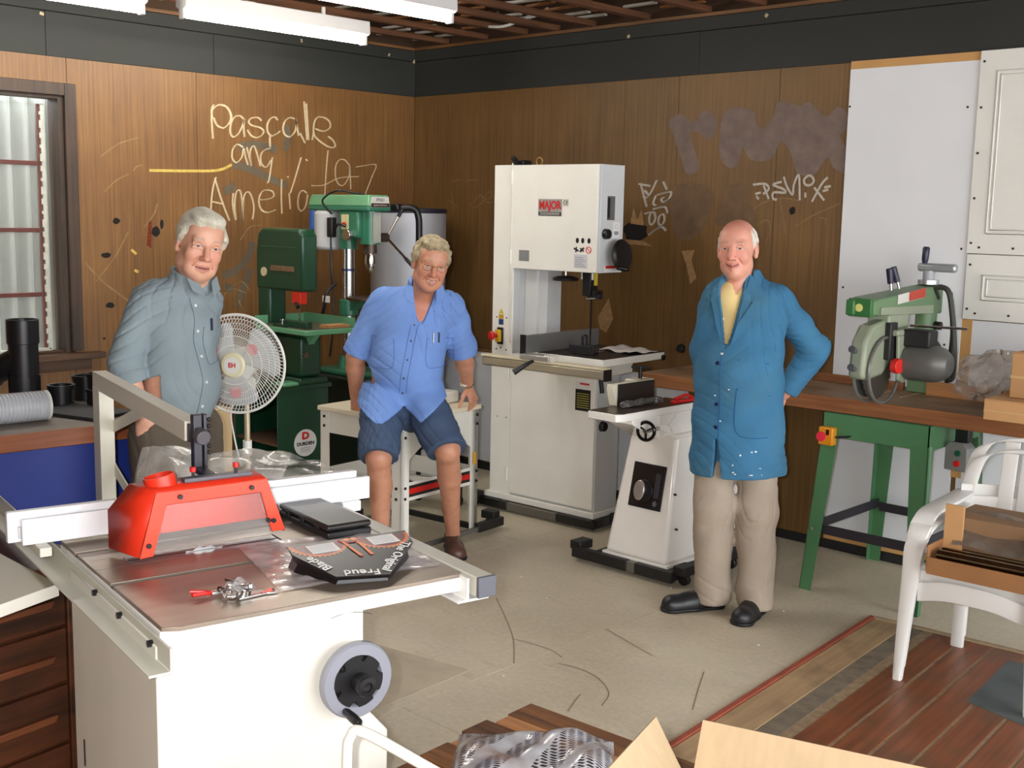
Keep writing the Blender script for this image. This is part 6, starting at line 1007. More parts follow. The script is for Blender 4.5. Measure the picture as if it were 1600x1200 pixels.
def printed_film():
    m = plastic_film('printed_film', (206, 208, 216), 0.8, 0.12, 22); N, L = m.node_tree.nodes, m.node_tree.links; b = N['Principled BSDF']
    tc = N.new('ShaderNodeTexCoord'); mp = N.new('ShaderNodeMapping'); mp.inputs['Rotation'].default_value = (0, 0, 0.5); mp.inputs['Scale'].default_value = (22, 60, 1); L.new(tc.outputs['Object'], mp.inputs['Vector'])
    br = N.new('ShaderNodeTexBrick'); br.inputs['Scale'].default_value = 1.0; br.inputs['Color1'].default_value = srgb((46, 46, 52))+(1,); br.inputs['Color2'].default_value = srgb((84, 84, 90))+(1,); br.inputs['Mortar'].default_value = srgb((214, 216, 222))+(1,); br.inputs['Mortar Size'].default_value = 0.09; br.inputs['Brick Width'].default_value = 0.55; br.inputs['Row Height'].default_value = 0.5; L.new(mp.outputs[0], br.inputs['Vector'])
    wv = N.new('ShaderNodeTexWave'); wv.inputs['Scale'].default_value = 3.2; m2 = N.new('ShaderNodeMapping'); m2.inputs['Rotation'].default_value = (0, 0, 0.5); L.new(tc.outputs['Object'], m2.inputs['Vector']); L.new(m2.outputs[0], wv.inputs['Vector'])
    cr = N.new('ShaderNodeValToRGB'); cr.color_ramp.elements[0].position = 0.30; cr.color_ramp.elements[1].position = 0.36; L.new(wv.outputs['Fac'], cr.inputs['Fac'])
    mx = N.new('ShaderNodeMixRGB'); L.new(cr.outputs['Color'], mx.inputs['Fac']); mx.inputs['Color1'].default_value = srgb((214, 216, 222))+(1,); L.new(br.outputs['Color'], mx.inputs['Color2']); L.new(mx.outputs['Color'], b.inputs['Base Color'])
    return m
mb = MB()
def pf(u, v):
    e = math.sin(math.pi*u)*math.sin(math.pi*v); return ((u-0.5)*0.40, (v-0.5)*0.40, 0.003+0.085*e**0.45*(0.8+0.25*math.sin(u*7+v*3)+0.12*math.sin(u*15-v*11))+0.004*math.sin(u*23+v*17)*e)
mb.grid(pf, 48, 48); o = mb.build('printed_plastic_bag', printed_film(), None, loc=(4.56, -3.66, 0.402), fix=False); o.rotation_euler = (0, 0, R(40)); tag(o, 'puffy clear plastic bag printed with black warning text on the pallet', 'plastic bag')
OB = thing('open_carton', 'open cardboard box with raised flaps at the bottom edge', 'cardboard box', (5.365, -3.82, 0), R(17)); CB2 = M('cardboard_light', (186, 162, 128), 0.8, var=0.05, stretch=(30, 30, 1), scale=2)
W2, L2, HB = 0.27, 0.20, 0.56
for x0, x1, y0, y1 in ((-W2, W2, -L2, -L2+0.004), (-W2, W2, L2-0.004, L2), (-W2, -W2+0.004, -L2, L2), (W2-0.004, W2, -L2, L2)): MB().b2(x0, x1, y0, y1, 0.006, HB).build('wall', CB2, OB)
MB().b2(-W2, W2, -L2, L2, 0.0065, 0.012).build('bottom', CB2, OB)
def flap(a, b, out, h, tilt, skew=0.0):
    a, b, out = Vector(a), Vector(b), Vector(out); d = (b-a).normalized(); u_ = Vector((0, 0, 1))*math.cos(tilt)+out*math.sin(tilt); q = [a, b, b+u_*h-d*0.01+d*skew, a+u_*h+d*0.01+d*skew]; n_ = d.cross(u_).normalized()*0.004
    mb = MB(); mb.add(q+[p+n_ for p in q], [(0, 1, 2, 3), (7, 6, 5, 4), (0, 4, 5, 1), (1, 5, 6, 2), (2, 6, 7, 3), (3, 7, 4, 0)]); mb.build('flap', CB2, OB)
flap((-W2, L2, HB), (W2, L2, HB), (0, 1, 0), 0.15, 0.25); flap((-W2, -L2, HB), (-W2, L2, HB), (-1, 0, 0), 0.17, 0.5); flap((W2, L2, HB), (W2, -L2, HB), (1, 0, 0), 0.15, 1.3); flap((W2, -L2, HB), (-W2, -L2, HB), (0, -1, 0), 0.17, 2.2)
# ================================================================== PEOPLE: smooth implicit bodies meshed on a fine grid
V = lambda *a: np.array(a, dtype=np.float64)
def nrm(v): v = np.asarray(v, float); return v/np.linalg.norm(v)
def axis(lo, hi, h, fine=(), hf=None):
    out = [lo]
    while out[-1] < hi:
        x = out[-1]; s = h
        for a, b in fine:
            if a-h < x < b: s = hf
        out.append(x+s)
    return np.array(out, dtype=np.float64)
class Field:
    def __init__(s, lo, hi, h, fine=None, hf=None):
        fine = fine or ([], [], [])
        s.ax = [axis(lo[i], hi[i], h, fine[i], hf) for i in range(3)]
        s.D = np.full([len(a) for a in s.ax], 0.5, dtype=np.float32)
    def block(s, lo, hi):
        sl = tuple(slice(max(0, np.searchsorted(a, lo[i])-1), np.searchsorted(a, hi[i])+1) for i, a in enumerate(s.ax))
        x, y, z = (s.ax[i][sl[i]] for i in range(3))
        return sl, x[:, None, None], y[None, :, None], z[None, None, :]
    def mix(s, sl, d, k, sub=False):
        a = s.D[sl]
        if a.size == 0: return
        if sub:
            h = np.clip(0.5-0.5*(a+d)/k, 0, 1); s.D[sl] = a*(1-h)+(-d)*h+k*h*(1-h)
        else:
            h = np.clip(0.5+0.5*(d-a)/k, 0, 1); s.D[sl] = d*(1-h)+a*h-k*h*(1-h)
    def cone(s, a, b, ra, rb, k=0.015, sq=None, sub=False):
        """tapered capsule; sq=(axis, factor) flattens it along an axis"""
        a, b = np.asarray(a, float), np.asarray(b, float); m = max(ra, rb)+k+0.03
        sl, x, y, z = s.block(np.minimum(a, b)-m, np.maximum(a, b)+m)
        ab = b-a; L2 = max(1e-9, ab@ab); px, py, pz = x-a[0], y-a[1], z-a[2]
        t = np.clip((px*ab[0]+py*ab[1]+pz*ab[2])/L2, 0, 1); qx, qy, qz = px-ab[0]*t, py-ab[1]*t, pz-ab[2]*t
        f = 1.0
        if sq is not None:
            n, f = nrm(sq[0]), sq[1]; c = (qx*n[0]+qy*n[1]+qz*n[2])*(1/f-1); qx, qy, qz = qx+c*n[0], qy+c*n[1], qz+c*n[2]
        d = np.sqrt(qx*qx+qy*qy+qz*qz)-(ra+(rb-ra)*t)
        if f < 1: d = d*(0.5+0.5*f)
        s.mix(sl, d.astype(np.float32), k, sub)
    def ell(s, c, r, B=None, k=0.015, sub=False):
        """ellipsoid with radii r along the rows of B"""
        c, r = np.asarray(c, float), np.asarray(r, float); m = r.max()+k+0.03
        sl, x, y, z = s.block(c-m, c+m); p = (x-c[0], y-c[1], z-c[2]); B = np.eye(3) if B is None else np.asarray(B)
        q = [(p[0]*B[i][0]+p[1]*B[i][1]+p[2]*B[i][2]) for i in range(3)]
        k0 = np.sqrt(sum((q[i]/r[i])**2 for i in range(3))); k1 = np.sqrt(sum((q[i]/r[i]**2)**2 for i in range(3)))+1e-9
        s.mix(sl, (k0*(k0-1)/k1).astype(np.float32), k, sub)
    def keep(s, p, n, k=0.004):
        """keep only the side of the plane that n points away from"""
        p, n = np.asarray(p, float), nrm(n); x, y, z = s.ax[0][:, None, None], s.ax[1][None, :, None], s.ax[2][None, None, :]
        d = ((x-p[0])*n[0]+(y-p[1])*n[1]+(z-p[2])*n[2]).astype(np.float32); s.D = np.maximum(s.D, d)
    def inter(s, p, n, lo, hi):
        """plane cut that acts only inside a box"""
        p, n = np.asarray(p, float), nrm(n); sl, x, y, z = s.block(lo, hi)
        s.D[sl] = np.maximum(s.D[sl], ((x-p[0])*n[0]+(y-p[1])*n[1]+(z-p[2])*n[2]).astype(np.float32))
    def ripple(s, amp, waves):
        """cloth folds: travelling waves added to the distance field"""
        x, y, z = (a.astype(np.float32) for a in (s.ax[0][:, None, None], s.ax[1][None, :, None], s.ax[2][None, None, :])); tot = 0
        for (kx, ky, kz, ph) in waves: tot = tot+np.sin(kx*x+ky*y+kz*z+ph+1.3*np.sin(9*z+4*x+ph))
        s.D = s.D+(amp*tot/len(waves)).astype(np.float32)
    def creases(s, amp, waves):
        """sharp cloth creases that come and go over the garment"""
        I, J, K = np.nonzero(np.abs(s.D) < 0.03)                 # only the shell near the surface
        x, y, z = s.ax[0][I].astype(np.float32), s.ax[1][J].astype(np.float32), s.ax[2][K].astype(np.float32); add = np.zeros(len(I), np.float32)
        for (kx, ky, kz, ph) in waves:
            w = np.abs(np.sin(kx*x+ky*y+kz*z+ph+1.1*np.sin(7*z-5*x+6*y+ph)+0.6*np.sin(17*x+11*z+2*ph)))
            m = np.clip(0.5+0.9*np.sin(6.5*x+5*z*0.9+4*y+3*ph)+0.4*np.sin(13*z-9*x+ph), 0, 1)
            add += amp*0.62*(np.exp(-(w/0.26)**2)-0.18)*m*np.clip(0.5+0.9*np.sin(5.1*x-4.3*z+7*y+1.7*ph+0.9), 0, 1)*1.25
        s.D[I, J, K] += add
    def mesh(s):
        D = s.D; ins = D < 0; nx, ny, nz = D.shape
        cnt = np.zeros((nx-1, ny-1, nz-1), np.int8)
        for a in (0, 1):
            for b in (0, 1):
                for c in (0, 1): cnt += ins[a:nx-1+a, b:ny-1+b, c:nz-1+c]
        I, J, K = np.nonzero((cnt > 0) & (cnt < 8)); idx = np.full(cnt.shape, -1, np.int32); idx[I, J, K] = np.arange(len(I))
        acc = np.zeros((len(I), 3)); num = np.zeros(len(I)); X, Y, Z = s.ax
        cs = [(a, b, c) for a in (0, 1) for b in (0, 1) for c in (0, 1)]
        for p in cs:
            for q in cs:
                if sum(abs(p[i]-q[i]) for i in range(3)) != 1 or p > q: continue
                da = D[I+p[0], J+p[1], K+p[2]]; db = D[I+q[0], J+q[1], K+q[2]]; cr = (da < 0) != (db < 0)
                t = np.where(cr, da/np.where(cr, da-db, 1), 0)
                for i, (A, G) in enumerate(((X, I), (Y, J), (Z, K))):
                    pa, pb = A[G+p[i]], A[G+q[i]]; acc[:, i] += np.where(cr, pa+t*(pb-pa), 0)
                num += cr
        verts = acc/num[:, None]; F = []
        for ax in range(3):
            lo = [slice(None)]*3; hi = [slice(None)]*3; lo[ax] = slice(0, -1); hi[ax] = slice(1, None)
            a, b = ins[tuple(lo)], ins[tuple(hi)]; ch = a != b; o = [i for i in range(3) if i != ax]
            m = [slice(None)]*3
            for i in o: m[i] = slice(1, D.shape[i]-1)
            G = np.nonzero(ch[tuple(m)]); G = [g.copy() for g in G]
            for i in o: G[i] += 1
            inside = a[tuple(G)]
            def cell(d0, d1):
                g = [x.copy() for x in G]; g[o[0]] += d0; g[o[1]] += d1; return idx[g[0], g[1], g[2]]
            q = np.stack([cell(-1, -1), cell(0, -1), cell(0, 0), cell(-1, 0)], 1)
            flip = inside if ax == 1 else ~inside
            q[flip] = q[flip][:, ::-1]; F.append(q)
        return verts, np.concatenate(F)
    def build(s, name, mat, parent, color=None):
        v, f = s.mesh(); me = bpy.data.meshes.new(name); me.from_pydata(v.tolist(), [], f.tolist())
        me.polygons.foreach_set('use_smooth', np.ones(len(me.polygons), bool)); me.materials.append(mat)
        if color is not None:
            c = np.ones((len(v), 4), np.float32); c[:, :3] = color(v); at = me.color_attributes.new('Col', 'FLOAT_COLOR', 'POINT'); at.data.foreach_set('color', c.ravel())
        o = bpy.data.objects.new(name, me); C.objects.link(o); o.parent = parent
        return o
def skin_mat():
    m, N, L, b = newmat('skin'); at = N.new('ShaderNodeAttribute'); at.attribute_name = 'Col'; tc = N.new('ShaderNodeTexCoord')
    n = N.new('ShaderNodeTexNoise'); n.inputs['Scale'].default_value = 28; n.inputs['Detail'].default_value = 6; L.new(tc.outputs['Object'], n.inputs['Vector'])
    mx = N.new('ShaderNodeMixRGB'); mx.blend_type = 'OVERLAY'; mx.inputs['Fac'].default_value = 0.22; L.new(at.outputs['Color'], mx.inputs['Color1']); L.new(n.outputs['Fac'], mx.inputs['Color2']); L.new(mx.outputs['Color'], b.inputs['Base Color'])
    b.inputs['Roughness'].default_value = 0.48; b.inputs['Subsurface Weight'].default_value = 0.08; b.inputs['Subsurface Radius'].default_value = (0.01, 0.004, 0.002)
    bp = N.new('ShaderNodeBump'); bp.inputs['Strength'].default_value = 0.12; bp.inputs['Distance'].default_value = 0.003; n2 = N.new('ShaderNodeTexNoise'); n2.inputs['Scale'].default_value = 160; L.new(tc.outputs['Object'], n2.inputs['Vector']); L.new(n2.outputs['Fac'], bp.inputs['Height']); L.new(bp.outputs[0], b.inputs['Normal'])
    return m
SKIN = skin_mat()
def cloth(name, col, var=0.10, weave=420.0, rough=0.85, blot=None):
    m = M(name, col, rough, var=var, scale=7, bump=0.25, bscale=weave, spec=0.2)
    if blot:
        N, L = m.node_tree.nodes, m.node_tree.links; b = N['Principled BSDF']; src = b.inputs['Base Color'].links[0].from_socket; tc = N.new('ShaderNodeTexCoord'); n = N.new('ShaderNodeTexNoise'); n.inputs['Scale'].default_value = 3.4; n.inputs['Detail'].default_value = 7; L.new(tc.outputs['Object'], n.inputs['Vector'])
        cr = N.new('ShaderNodeValToRGB'); cr.color_ramp.elements[0].position = 0.48; cr.color_ramp.elements[1].position = 0.75; L.new(n.outputs['Fac'], cr.inputs['Fac']); mx = N.new('ShaderNodeMixRGB'); L.new(cr.outputs['Color'], mx.inputs['Fac']); L.new(src, mx.inputs['Color1']); mx.inputs['Color2'].default_value = srgb(blot)+(1,); L.new(mx.outputs['Color'], b.inputs['Base Color'])
    return m
class Head:
    """face frame: f forward, l to his left, u up, c the middle of the head; k scales it"""
    def __init__(s, c, phi, pitch=0.0, roll=0.0, k=1.0, smile=0.004):
        s.c = np.asarray(c, float); f0 = V(math.sin(phi), -math.cos(phi), 0); l0 = V(math.cos(phi), math.sin(phi), 0); u0 = V(0, 0, 1)
        f = f0*math.cos(pitch)-u0*math.sin(pitch); u = u0*math.cos(pitch)+f0*math.sin(pitch)
        s.f = f; s.l = l0*math.cos(roll)-u*math.sin(roll); s.u = u*math.cos(roll)+l0*math.sin(roll); s.k = k; s.B = np.array([s.l, s.f, s.u]); s.smile = smile
    def p(s, l, f, u): return s.c+s.k*(s.l*l+s.f*f+s.u*u)
    def loc(s, v): return ((v-s.c)@s.B.T)/s.k
    def put(s, F, ear=True, jowl=0.0, jaw=1.0):
        k = s.k; E = lambda l, f, u, r, sm=0.012, sub=False: F.ell(s.p(l, f, u), np.array(r)*k, s.B, sm*k, sub); Cn = lambda a, b, ra, rb, sm=0.008, sub=False: F.cone(s.p(*a), s.p(*b), ra*k, rb*k, sm*k, None, sub)
        E(0, -0.012, 0.036, (0.076, 0.096, 0.088)); E(0, 0.026, -0.035, (0.064*jaw, 0.066, 0.082), 0.03); E(0, 0.066, -0.094, (0.027, 0.022, 0.022), 0.028); E(0, 0.046, 0.05, (0.056, 0.042, 0.045), 0.03)
        for q in (-1, 1):
            E(q*0.046*jaw, 0.014, -0.066, ((0.022+jowl)*jaw, 0.032, 0.028), 0.03); E(q*0.038, 0.064, -0.024, (0.025, 0.020, 0.026), 0.022)
            if jowl: E(q*0.034, 0.06, -0.075, (0.022, 0.02, 0.024), 0.02)
        Cn((-0.04, 0.080, 0.030), (0.04, 0.080, 0.030), 0.012, 0.012, 0.014)
        for q in (-1, 1): E(q*0.032, 0.100, 0.009, (0.0165, 0.017, 0.0095), 0.010, True); E(q*0.032, 0.074, 0.009, (0.0135, 0.0135, 0.0125), 0.002); Cn((q*0.018, 0.0855, 0.0015), (q*0.046, 0.079, 0.0015), 0.0052, 0.0052, 0.004); Cn((q*0.018, 0.0875, 0.0160), (q*0.047, 0.080, 0.0145), 0.0056, 0.0058, 0.004)
        Cn((0, 0.086, 0.022), (0, 0.112, -0.026), 0.0085, 0.0135, 0.010)
        for q in (-1, 1): E(q*0.0125, 0.099, -0.031, (0.0085, 0.011, 0.0085), 0.006)
        sm = s.smile; Cn((-0.026, 0.078, -0.0625+sm), (0, 0.090, -0.060), 0.0055, 0.0068, 0.006); Cn((0, 0.090, -0.060), (0.026, 0.078, -0.0625+sm), 0.0068, 0.0055, 0.006); Cn((-0.022, 0.079, -0.072+sm), (0, 0.089, -0.074), 0.006, 0.0078, 0.006); Cn((0, 0.089, -0.074), (0.022, 0.079, -0.072+sm), 0.0078, 0.006, 0.006)
        Cn((-0.029, 0.086, -0.0660+sm), (0, 0.099, -0.0668), 0.0026, 0.0034, 0.003, True); Cn((0, 0.099, -0.0668), (0.029, 0.086, -0.0660+sm), 0.0034, 0.0026, 0.003, True)
        for q in (-1, 1): Cn((q*0.022, 0.094, -0.030), (q*0.037, 0.076, -0.066+sm), 0.0028, 0.0034, 0.006, True)   # smile creases
        if ear:
            for q in (-1, 1): E(q*0.079, -0.008, 0.000, (0.009, 0.019, 0.031), 0.006); E(q*0.089, -0.004, 0.004, (0.006, 0.010, 0.018), 0.006, True); E(q*0.077, -0.002, -0.028, (0.008, 0.010, 0.010), 0.006)
    def colour(s, col, v, lips=(176, 92, 84), brow=(150, 140, 130), flush=(206, 112, 96), teeth=False):
        h = s.loc(v); L_, F_, U_ = np.abs(h[:, 0]), h[:, 1], h[:, 2]; near = (np.abs(h) < 0.17).all(1)
        def paint(mask, c, a):
            a = np.clip(np.where(near, mask, 0)*a, 0, 1)[:, None]; col[:] = col*(1-a)+np.array(srgb(c))*a
        g = lambda x, y, z, r: np.exp(-((L_-x)**2+(F_-y)**2+(U_-z)**2)/(r*r))
        paint(g(0.036, 0.08, -0.028, 0.028), flush, 0.28); paint(g(0, 0.115, -0.026, 0.020), flush, 0.35)
        sm = s.smile; lipz = -0.0665+sm*np.clip(L_/0.026, 0, 1)
        paint(((np.abs(U_-lipz) < 0.0105) & (L_ < 0.026) & (F_ > 0.074)).astype(float), lips, 0.6); paint(((np.abs(U_-lipz) < 0.0026) & (L_ < 0.027) & (F_ > 0.07)).astype(float), (74, 34, 30), 0.85)
        if teeth: paint(((np.abs(U_-lipz-0.0012) < 0.0030) & (L_ < 0.020) & (F_ > 0.07)).astype(float), (214, 200, 184), 0.9)
        paint(((np.abs(U_-(0.031+0.004*np.sin(L_*60))) < 0.0042) & (L_ > 0.015) & (L_ < 0.047) & (F_ > 0.055)).astype(float), brow, 0.5)
        r = np.sqrt((L_-0.032)**2+(U_-0.009)**2*1.3); eye = (r < 0.0120) & (np.abs(U_-0.0086) < 0.0036) & (F_ > 0.074)
        paint(eye.astype(float), (186, 170, 160), 0.9); paint((eye & (np.hypot(L_-0.0315, U_-0.009) < 0.0058)).astype(float), (70, 78, 92), 0.95); paint((eye & (np.hypot(L_-0.0315, U_-0.009) < 0.0026)).astype(float), (16, 16, 18), 1.0)
        paint(((r < 0.0165) & (r > 0.0115) & (U_ > 0.011) & (F_ > 0.066)).astype(float), (150, 92, 78), 0.5)
        paint(g(0.0125, 0.103, -0.037, 0.0055), (90, 40, 34), 0.7)
def hand(F, w, d, n, side, curl=0.35, spread=0.10, k=1.0, thumb=0.7):
    """w wrist, d towards the fingers, n out of the palm, side towards the thumb; five separate fingers"""
    w, d, n, side = np.asarray(w, float), nrm(d), nrm(n), nrm(side)
    F.cone(w, w+d*0.05*k, 0.026*k, 0.030*k, 0.012, (n, 0.62))
    for a in (-0.027, -0.009, 0.009, 0.027): F.cone(w+d*0.035*k+side*a*0.6*k, w+d*0.088*k+side*a*k, 0.0145*k, 0.0125*k, 0.010, (n, 0.85))
    for a, ln, sp in ((0.028, 0.072, 1), (0.0095, 0.080, 0.3), (-0.0095, 0.075, -0.4), (-0.027, 0.060, -1.1)):
        p = w+d*0.088*k+side*a*k; dirv = nrm(d+side*sp*spread); ang = curl
        for i, q in enumerate((0.45, 0.31, 0.24)):
            dv = dirv*math.cos(ang)+n*math.sin(ang); e = p+dv*ln*q*k; r = (0.0094-0.0009*i)*k; F.cone(p, e, r, r-0.0008, 0.003); p = e; ang += curl*1.15
    p = w+d*0.022*k+side*0.024*k; dv = nrm(side*0.85+d*0.55+n*0.25)
    for i, (q, r) in enumerate(((0.042, 0.0135), (0.032, 0.0108), (0.026, 0.0095))):
        e = p+dv*q*k; F.cone(p, e, r*k, (r-0.0012)*k, 0.006 if i == 0 else 0.003); p = e; dv = nrm(dv+d*0.35*thumb+n*0.25*thumb)
def shoe(name, mat, par, heel, toe, up=0.075, w=0.046, sole=None):
    heel, toe = np.asarray(heel, float), np.asarray(toe, float); d = toe-heel; d[2] = 0; L_ = np.linalg.norm(d); d = d/L_; sd = V(-d[1], d[0], 0); z = V(0, 0, 1)
    F = Field(np.minimum(heel, toe)-0.09, np.maximum(heel, toe)+np.array([0.09, 0.09, 0.16]), 0.004)
    F.cone(heel+d*0.035+z*0.035, heel+d*(L_*0.55)+z*0.032, 0.038, 0.044, 0.01, (sd, 0.95)); F.cone(heel+d*(L_*0.5)+z*0.030, heel+d*(L_-0.045)+z*0.026, 0.045, w, 0.02); F.cone(heel+d*0.045+z*0.05, heel+d*0.05+z*up, 0.040, 0.044, 0.02, (sd, 0.9)); F.cone(heel+d*0.07+z*0.06, heel+d*(L_*0.62)+z*0.045, 0.036, 0.03, 0.02)
    F.keep(heel+z*(heel[2] if False else 0)+V(0, 0, 0.002), (0, 0, -1)); F.keep(heel+z*(up+0.008)-d*0+V(0, 0, 0), (0, 0, 1))
    o = F.build(name, mat, par)
    s = Field(np.minimum(heel, toe)-0.09, np.maximum(heel, toe)+np.array([0.09, 0.09, 0.05]), 0.004)
    s.cone(heel+d*0.035+z*0.012, heel+d*(L_*0.5)+z*0.012, 0.042, 0.044, 0.01); s.cone(heel+d*(L_*0.5)+z*0.012, heel+d*(L_-0.045)+z*0.012, 0.044, w+0.005, 0.02); s.keep(heel+V(0, 0, 0.001), (0, 0, -1)); s.keep(heel+V(0, 0, 0.016), (0, 0, 1)); s.build('sole', sole or BLACK, o)
    for k in range(3):
        c = heel+d*(L_*(0.46+0.07*k))+z*(0.082-0.008*k); MB().tube([tuple(c-sd*0.02), tuple(c+z*0.004), tuple(c+sd*0.02)], 0.0022, 6).build('lace', mat, o)
    return o
from mathutils.bvhtree import BVHTree
def on_surface(obj, p, d):
    """first hit on a garment from p along d: point and normal"""
    me = obj.data; t = BVHTree.FromPolygons([v.co for v in me.vertices], [tuple(q.vertices) for q in me.polygons]); h = t.ray_cast(Vector(p), Vector(d)); return (h[0], h[1]) if h[0] is not None else (Vector(p), -Vector(d))
def buttons(obj, pts, d, r, mat):
    me = obj.data; t = BVHTree.FromPolygons([v.co for v in me.vertices], [tuple(q.vertices) for q in me.polygons])
    for p in pts:
        h = t.ray_cast(Vector(p), Vector(d))
        if h[0] is not None: MB().cyl(h[0]-h[1]*0.002, h[0]+h[1]*0.003, r, n=12).build('button', mat, obj, bevel=0.0008)
def seam(obj, pts, d, wd, mat, nm='seam', lift=0.001):
    """line of stitching / placket edge projected on to a garment"""
    me = obj.data; t = BVHTree.FromPolygons([v.co for v in me.vertices], [tuple(q.vertices) for q in me.polygons]); out = []
    for p in cr_spline(pts, 6):
        h = t.ray_cast(Vector(p), Vector(d))
        if h[0] is not None: out.append(h[0]+h[1]*lift)
    if len(out) > 1: return MB().tube(out, wd, 6).build(nm, mat, obj)
PROT = R(43.47)
def frame(phi): return V(math.sin(phi), -math.cos(phi), 0), V(math.cos(phi), math.sin(phi), 0)
# ------------------------------------------------------------------ man at the left, grey-blue shirt
def man_left():
    P0 = thing('person', 'person in grey-blue shirt and brown trousers standing with one hand on the blue workbench', 'person', (2.556, -3.391, 0), PROT)
    phi = R(54); f, l = frame(phi); z = V(0, 0, 1)
    pel = V(-0.03, 0.0, 0.93); bel = V(-0.012, -0.01, 1.12); che = V(-0.01, 0.0, 1.33); nk = V(0.028, -0.005, 1.475)
    H = Head((0.078, -0.035, 1.613), R(30), R(9), R(11), 1.0, 0.001)
    shr = che-l*0.115+z*0.085-f*0.025; shl = che+l*0.115+z*0.065; elr = V(-0.168, -0.145, 1.205); wrr = V(-0.102, -0.150, 1.005)
    ell_ = shl+V(-0.05, 0.06, -0.27); wrl = ell_+V(-0.03, -0.05, -0.24)
    hips = [pel-l*0.09, pel+l*0.09]; knees = [pel-l*0.10-z*0.44+f*0.02, pel+l*0.10-z*0.44+f*0.02]; ank = [V(*k[:2], 0.09)-f*0.02 for k in knees]
    hf = ([(-0.03, 0.19)], [(-0.15, 0.10)], [(1.47, 1.76)])
    F = Field((-0.36, -0.36, 0.0), (0.36, 0.40, 1.78), 0.005, hf, 0.0026)
    def torso(F, g, k=0.05):
        F.cone(pel, bel, 0.116+g, 0.118+g, k, (f, 0.80)); F.cone(bel, che, 0.118+g, 0.124+g, k, (f, 0.78)); F.ell(bel+f*0.022, (0.11+g, 0.106+g, 0.15), np.array([l, f, z]), k); F.cone(shr+l*0.05, shl-l*0.05, 0.056+g, 0.056+g, k); F.cone(che, nk-z*0.03, 0.12+g, 0.062+g*0.6, k, (f, 0.72))
    torso(F, 0.0); F.cone(nk-z*0.02, H.p(0, -0.025, -0.05), 0.060, 0.056, 0.02); F.cone(H.p(0, 0.02, -0.09), nk+f*0.03, 0.045, 0.05, 0.02)
    for s, e, w in ((shr, elr, wrr), (shl, ell_, wrl)): F.cone(s, e, 0.054, 0.042, 0.03); F.cone(e, w, 0.043, 0.029, 0.015)
    for h, kn, a in zip(hips, knees, ank): F.cone(h, kn, 0.080, 0.058, 0.04); F.cone(kn, a, 0.056, 0.038, 0.02)
    H.put(F, jowl=0.003)
    hand(F, wrr, (0.14, 0.06, -1.0), (-0.25, 0.95, 0.1), (0.95, 0.2, 0.0), 0.26, 0.16, 1.04); hand(F, wrl, (0, 0, -1), -l, f, 0.3)
    def colour(v):
        c = np.tile(np.array(srgb((208, 156, 130))), (len(v), 1)); H.colour(c, v, (176, 100, 92), (128, 112, 98), (206, 110, 96)); return c
    body = F.build('body', SKIN, P0, colour)
    # hair: full, swept over, near white
    G = Field(H.c-0.15, H.c+0.15, 0.003); G.ell(H.p(0, -0.016, 0.042), np.array((0.083, 0.101, 0.093))*H.k, H.B, 0.01); G.ell(H.p(0.0, 0.045, 0.100), np.array((0.062, 0.048, 0.028))*H.k, H.B, 0.02); G.ell(H.p(-0.074, 0.015, 0.025), np.array((0.016, 0.03, 0.04))*H.k, H.B, 0.01); G.ell(H.p(0.074, 0.015, 0.025), np.array((0.016, 0.03, 0.04))*H.k, H.B, 0.01)
    G.keep(H.p(0, 0.088, 0.082), H.f*0.72-H.u*0.69); G.ripple(0.003, [(150, 40, 60, 0), (60, 160, 40, 2), (90, 30, 190, 1)])
    G.build('hair', M('hair_white', (206, 200, 180), 0.6, var=0.18, scale=60, stretch=(3, 3, 1), bump=0.5, bscale=160), P0)
    # shirt
    SH = cloth('shirt_grey_blue', (130, 143, 148), 0.08); G = Field((-0.40, -0.40, 0.86), (0.40, 0.42, 1.60), 0.0055); torso(G, 0.016)
    cuf = elr+(wrr-elr)*0.33
    G.cone(shr, shr+(elr-shr)*0.3, 0.060, 0.060, 0.04); G.cone(shr+(elr-shr)*0.3, elr, 0.060, 0.058, 0.010); G.cone(elr, cuf, 0.058, 0.055, 0.010); G.cone(cuf-(wrr-elr)*0.04, cuf+(wrr-elr)*0.05, 0.062, 0.062, 0.006); G.cone(shl, ell_, 0.064, 0.060, 0.04); G.cone(ell_, ell_+(wrl-ell_)*0.5, 0.062, 0.056, 0.02)
    cz = nrm(H.p(0, -0.02, -0.06)-nk)
    G.cone(nk-z*0.015, nk+cz*0.035, 0.082, 0.074, 0.015, (f, 0.95))
    G.ripple(0.006, [(38, 10, 30, 0), (-24, 20, 46, 1.3), (16, 40, -34, 2.1)]); G.creases(0.006, [(60, 20, 50, 0), (-44, 30, 70, 1.3), (26, 60, -64, 2.1), (84, -40, 20, 0.4)])
    G.cone(nk+cz*0.12, nk+cz*0.0-f*0.0, 0.060, 0.060, 0.004, None, True); G.inter(nk+cz*0.042, cz, nk-0.12, nk+0.14)
    G.cone(nk+f*0.085+z*0.04, nk+f*0.105-z*0.03, 0.020, 0.004, 0.006, None, True)
    G.keep(cuf+(wrr-elr)*0.075, wrr-elr) if False else G.inter(cuf+(wrr-elr)*0.07, wrr-elr, cuf-0.10, cuf+0.10); e2 = ell_+(wrl-ell_)*0.5; G.inter(e2, wrl-ell_, e2-0.09, e2+0.09); G.keep((0, 0, 0.955), (0.12, 0, -1))
    sh = G.build('shirt', SH, P0)
    c0 = V(0.06, -0.045, 0); d = tuple(-f); SD = M('seam_shade', (98, 112, 124), 0.8)
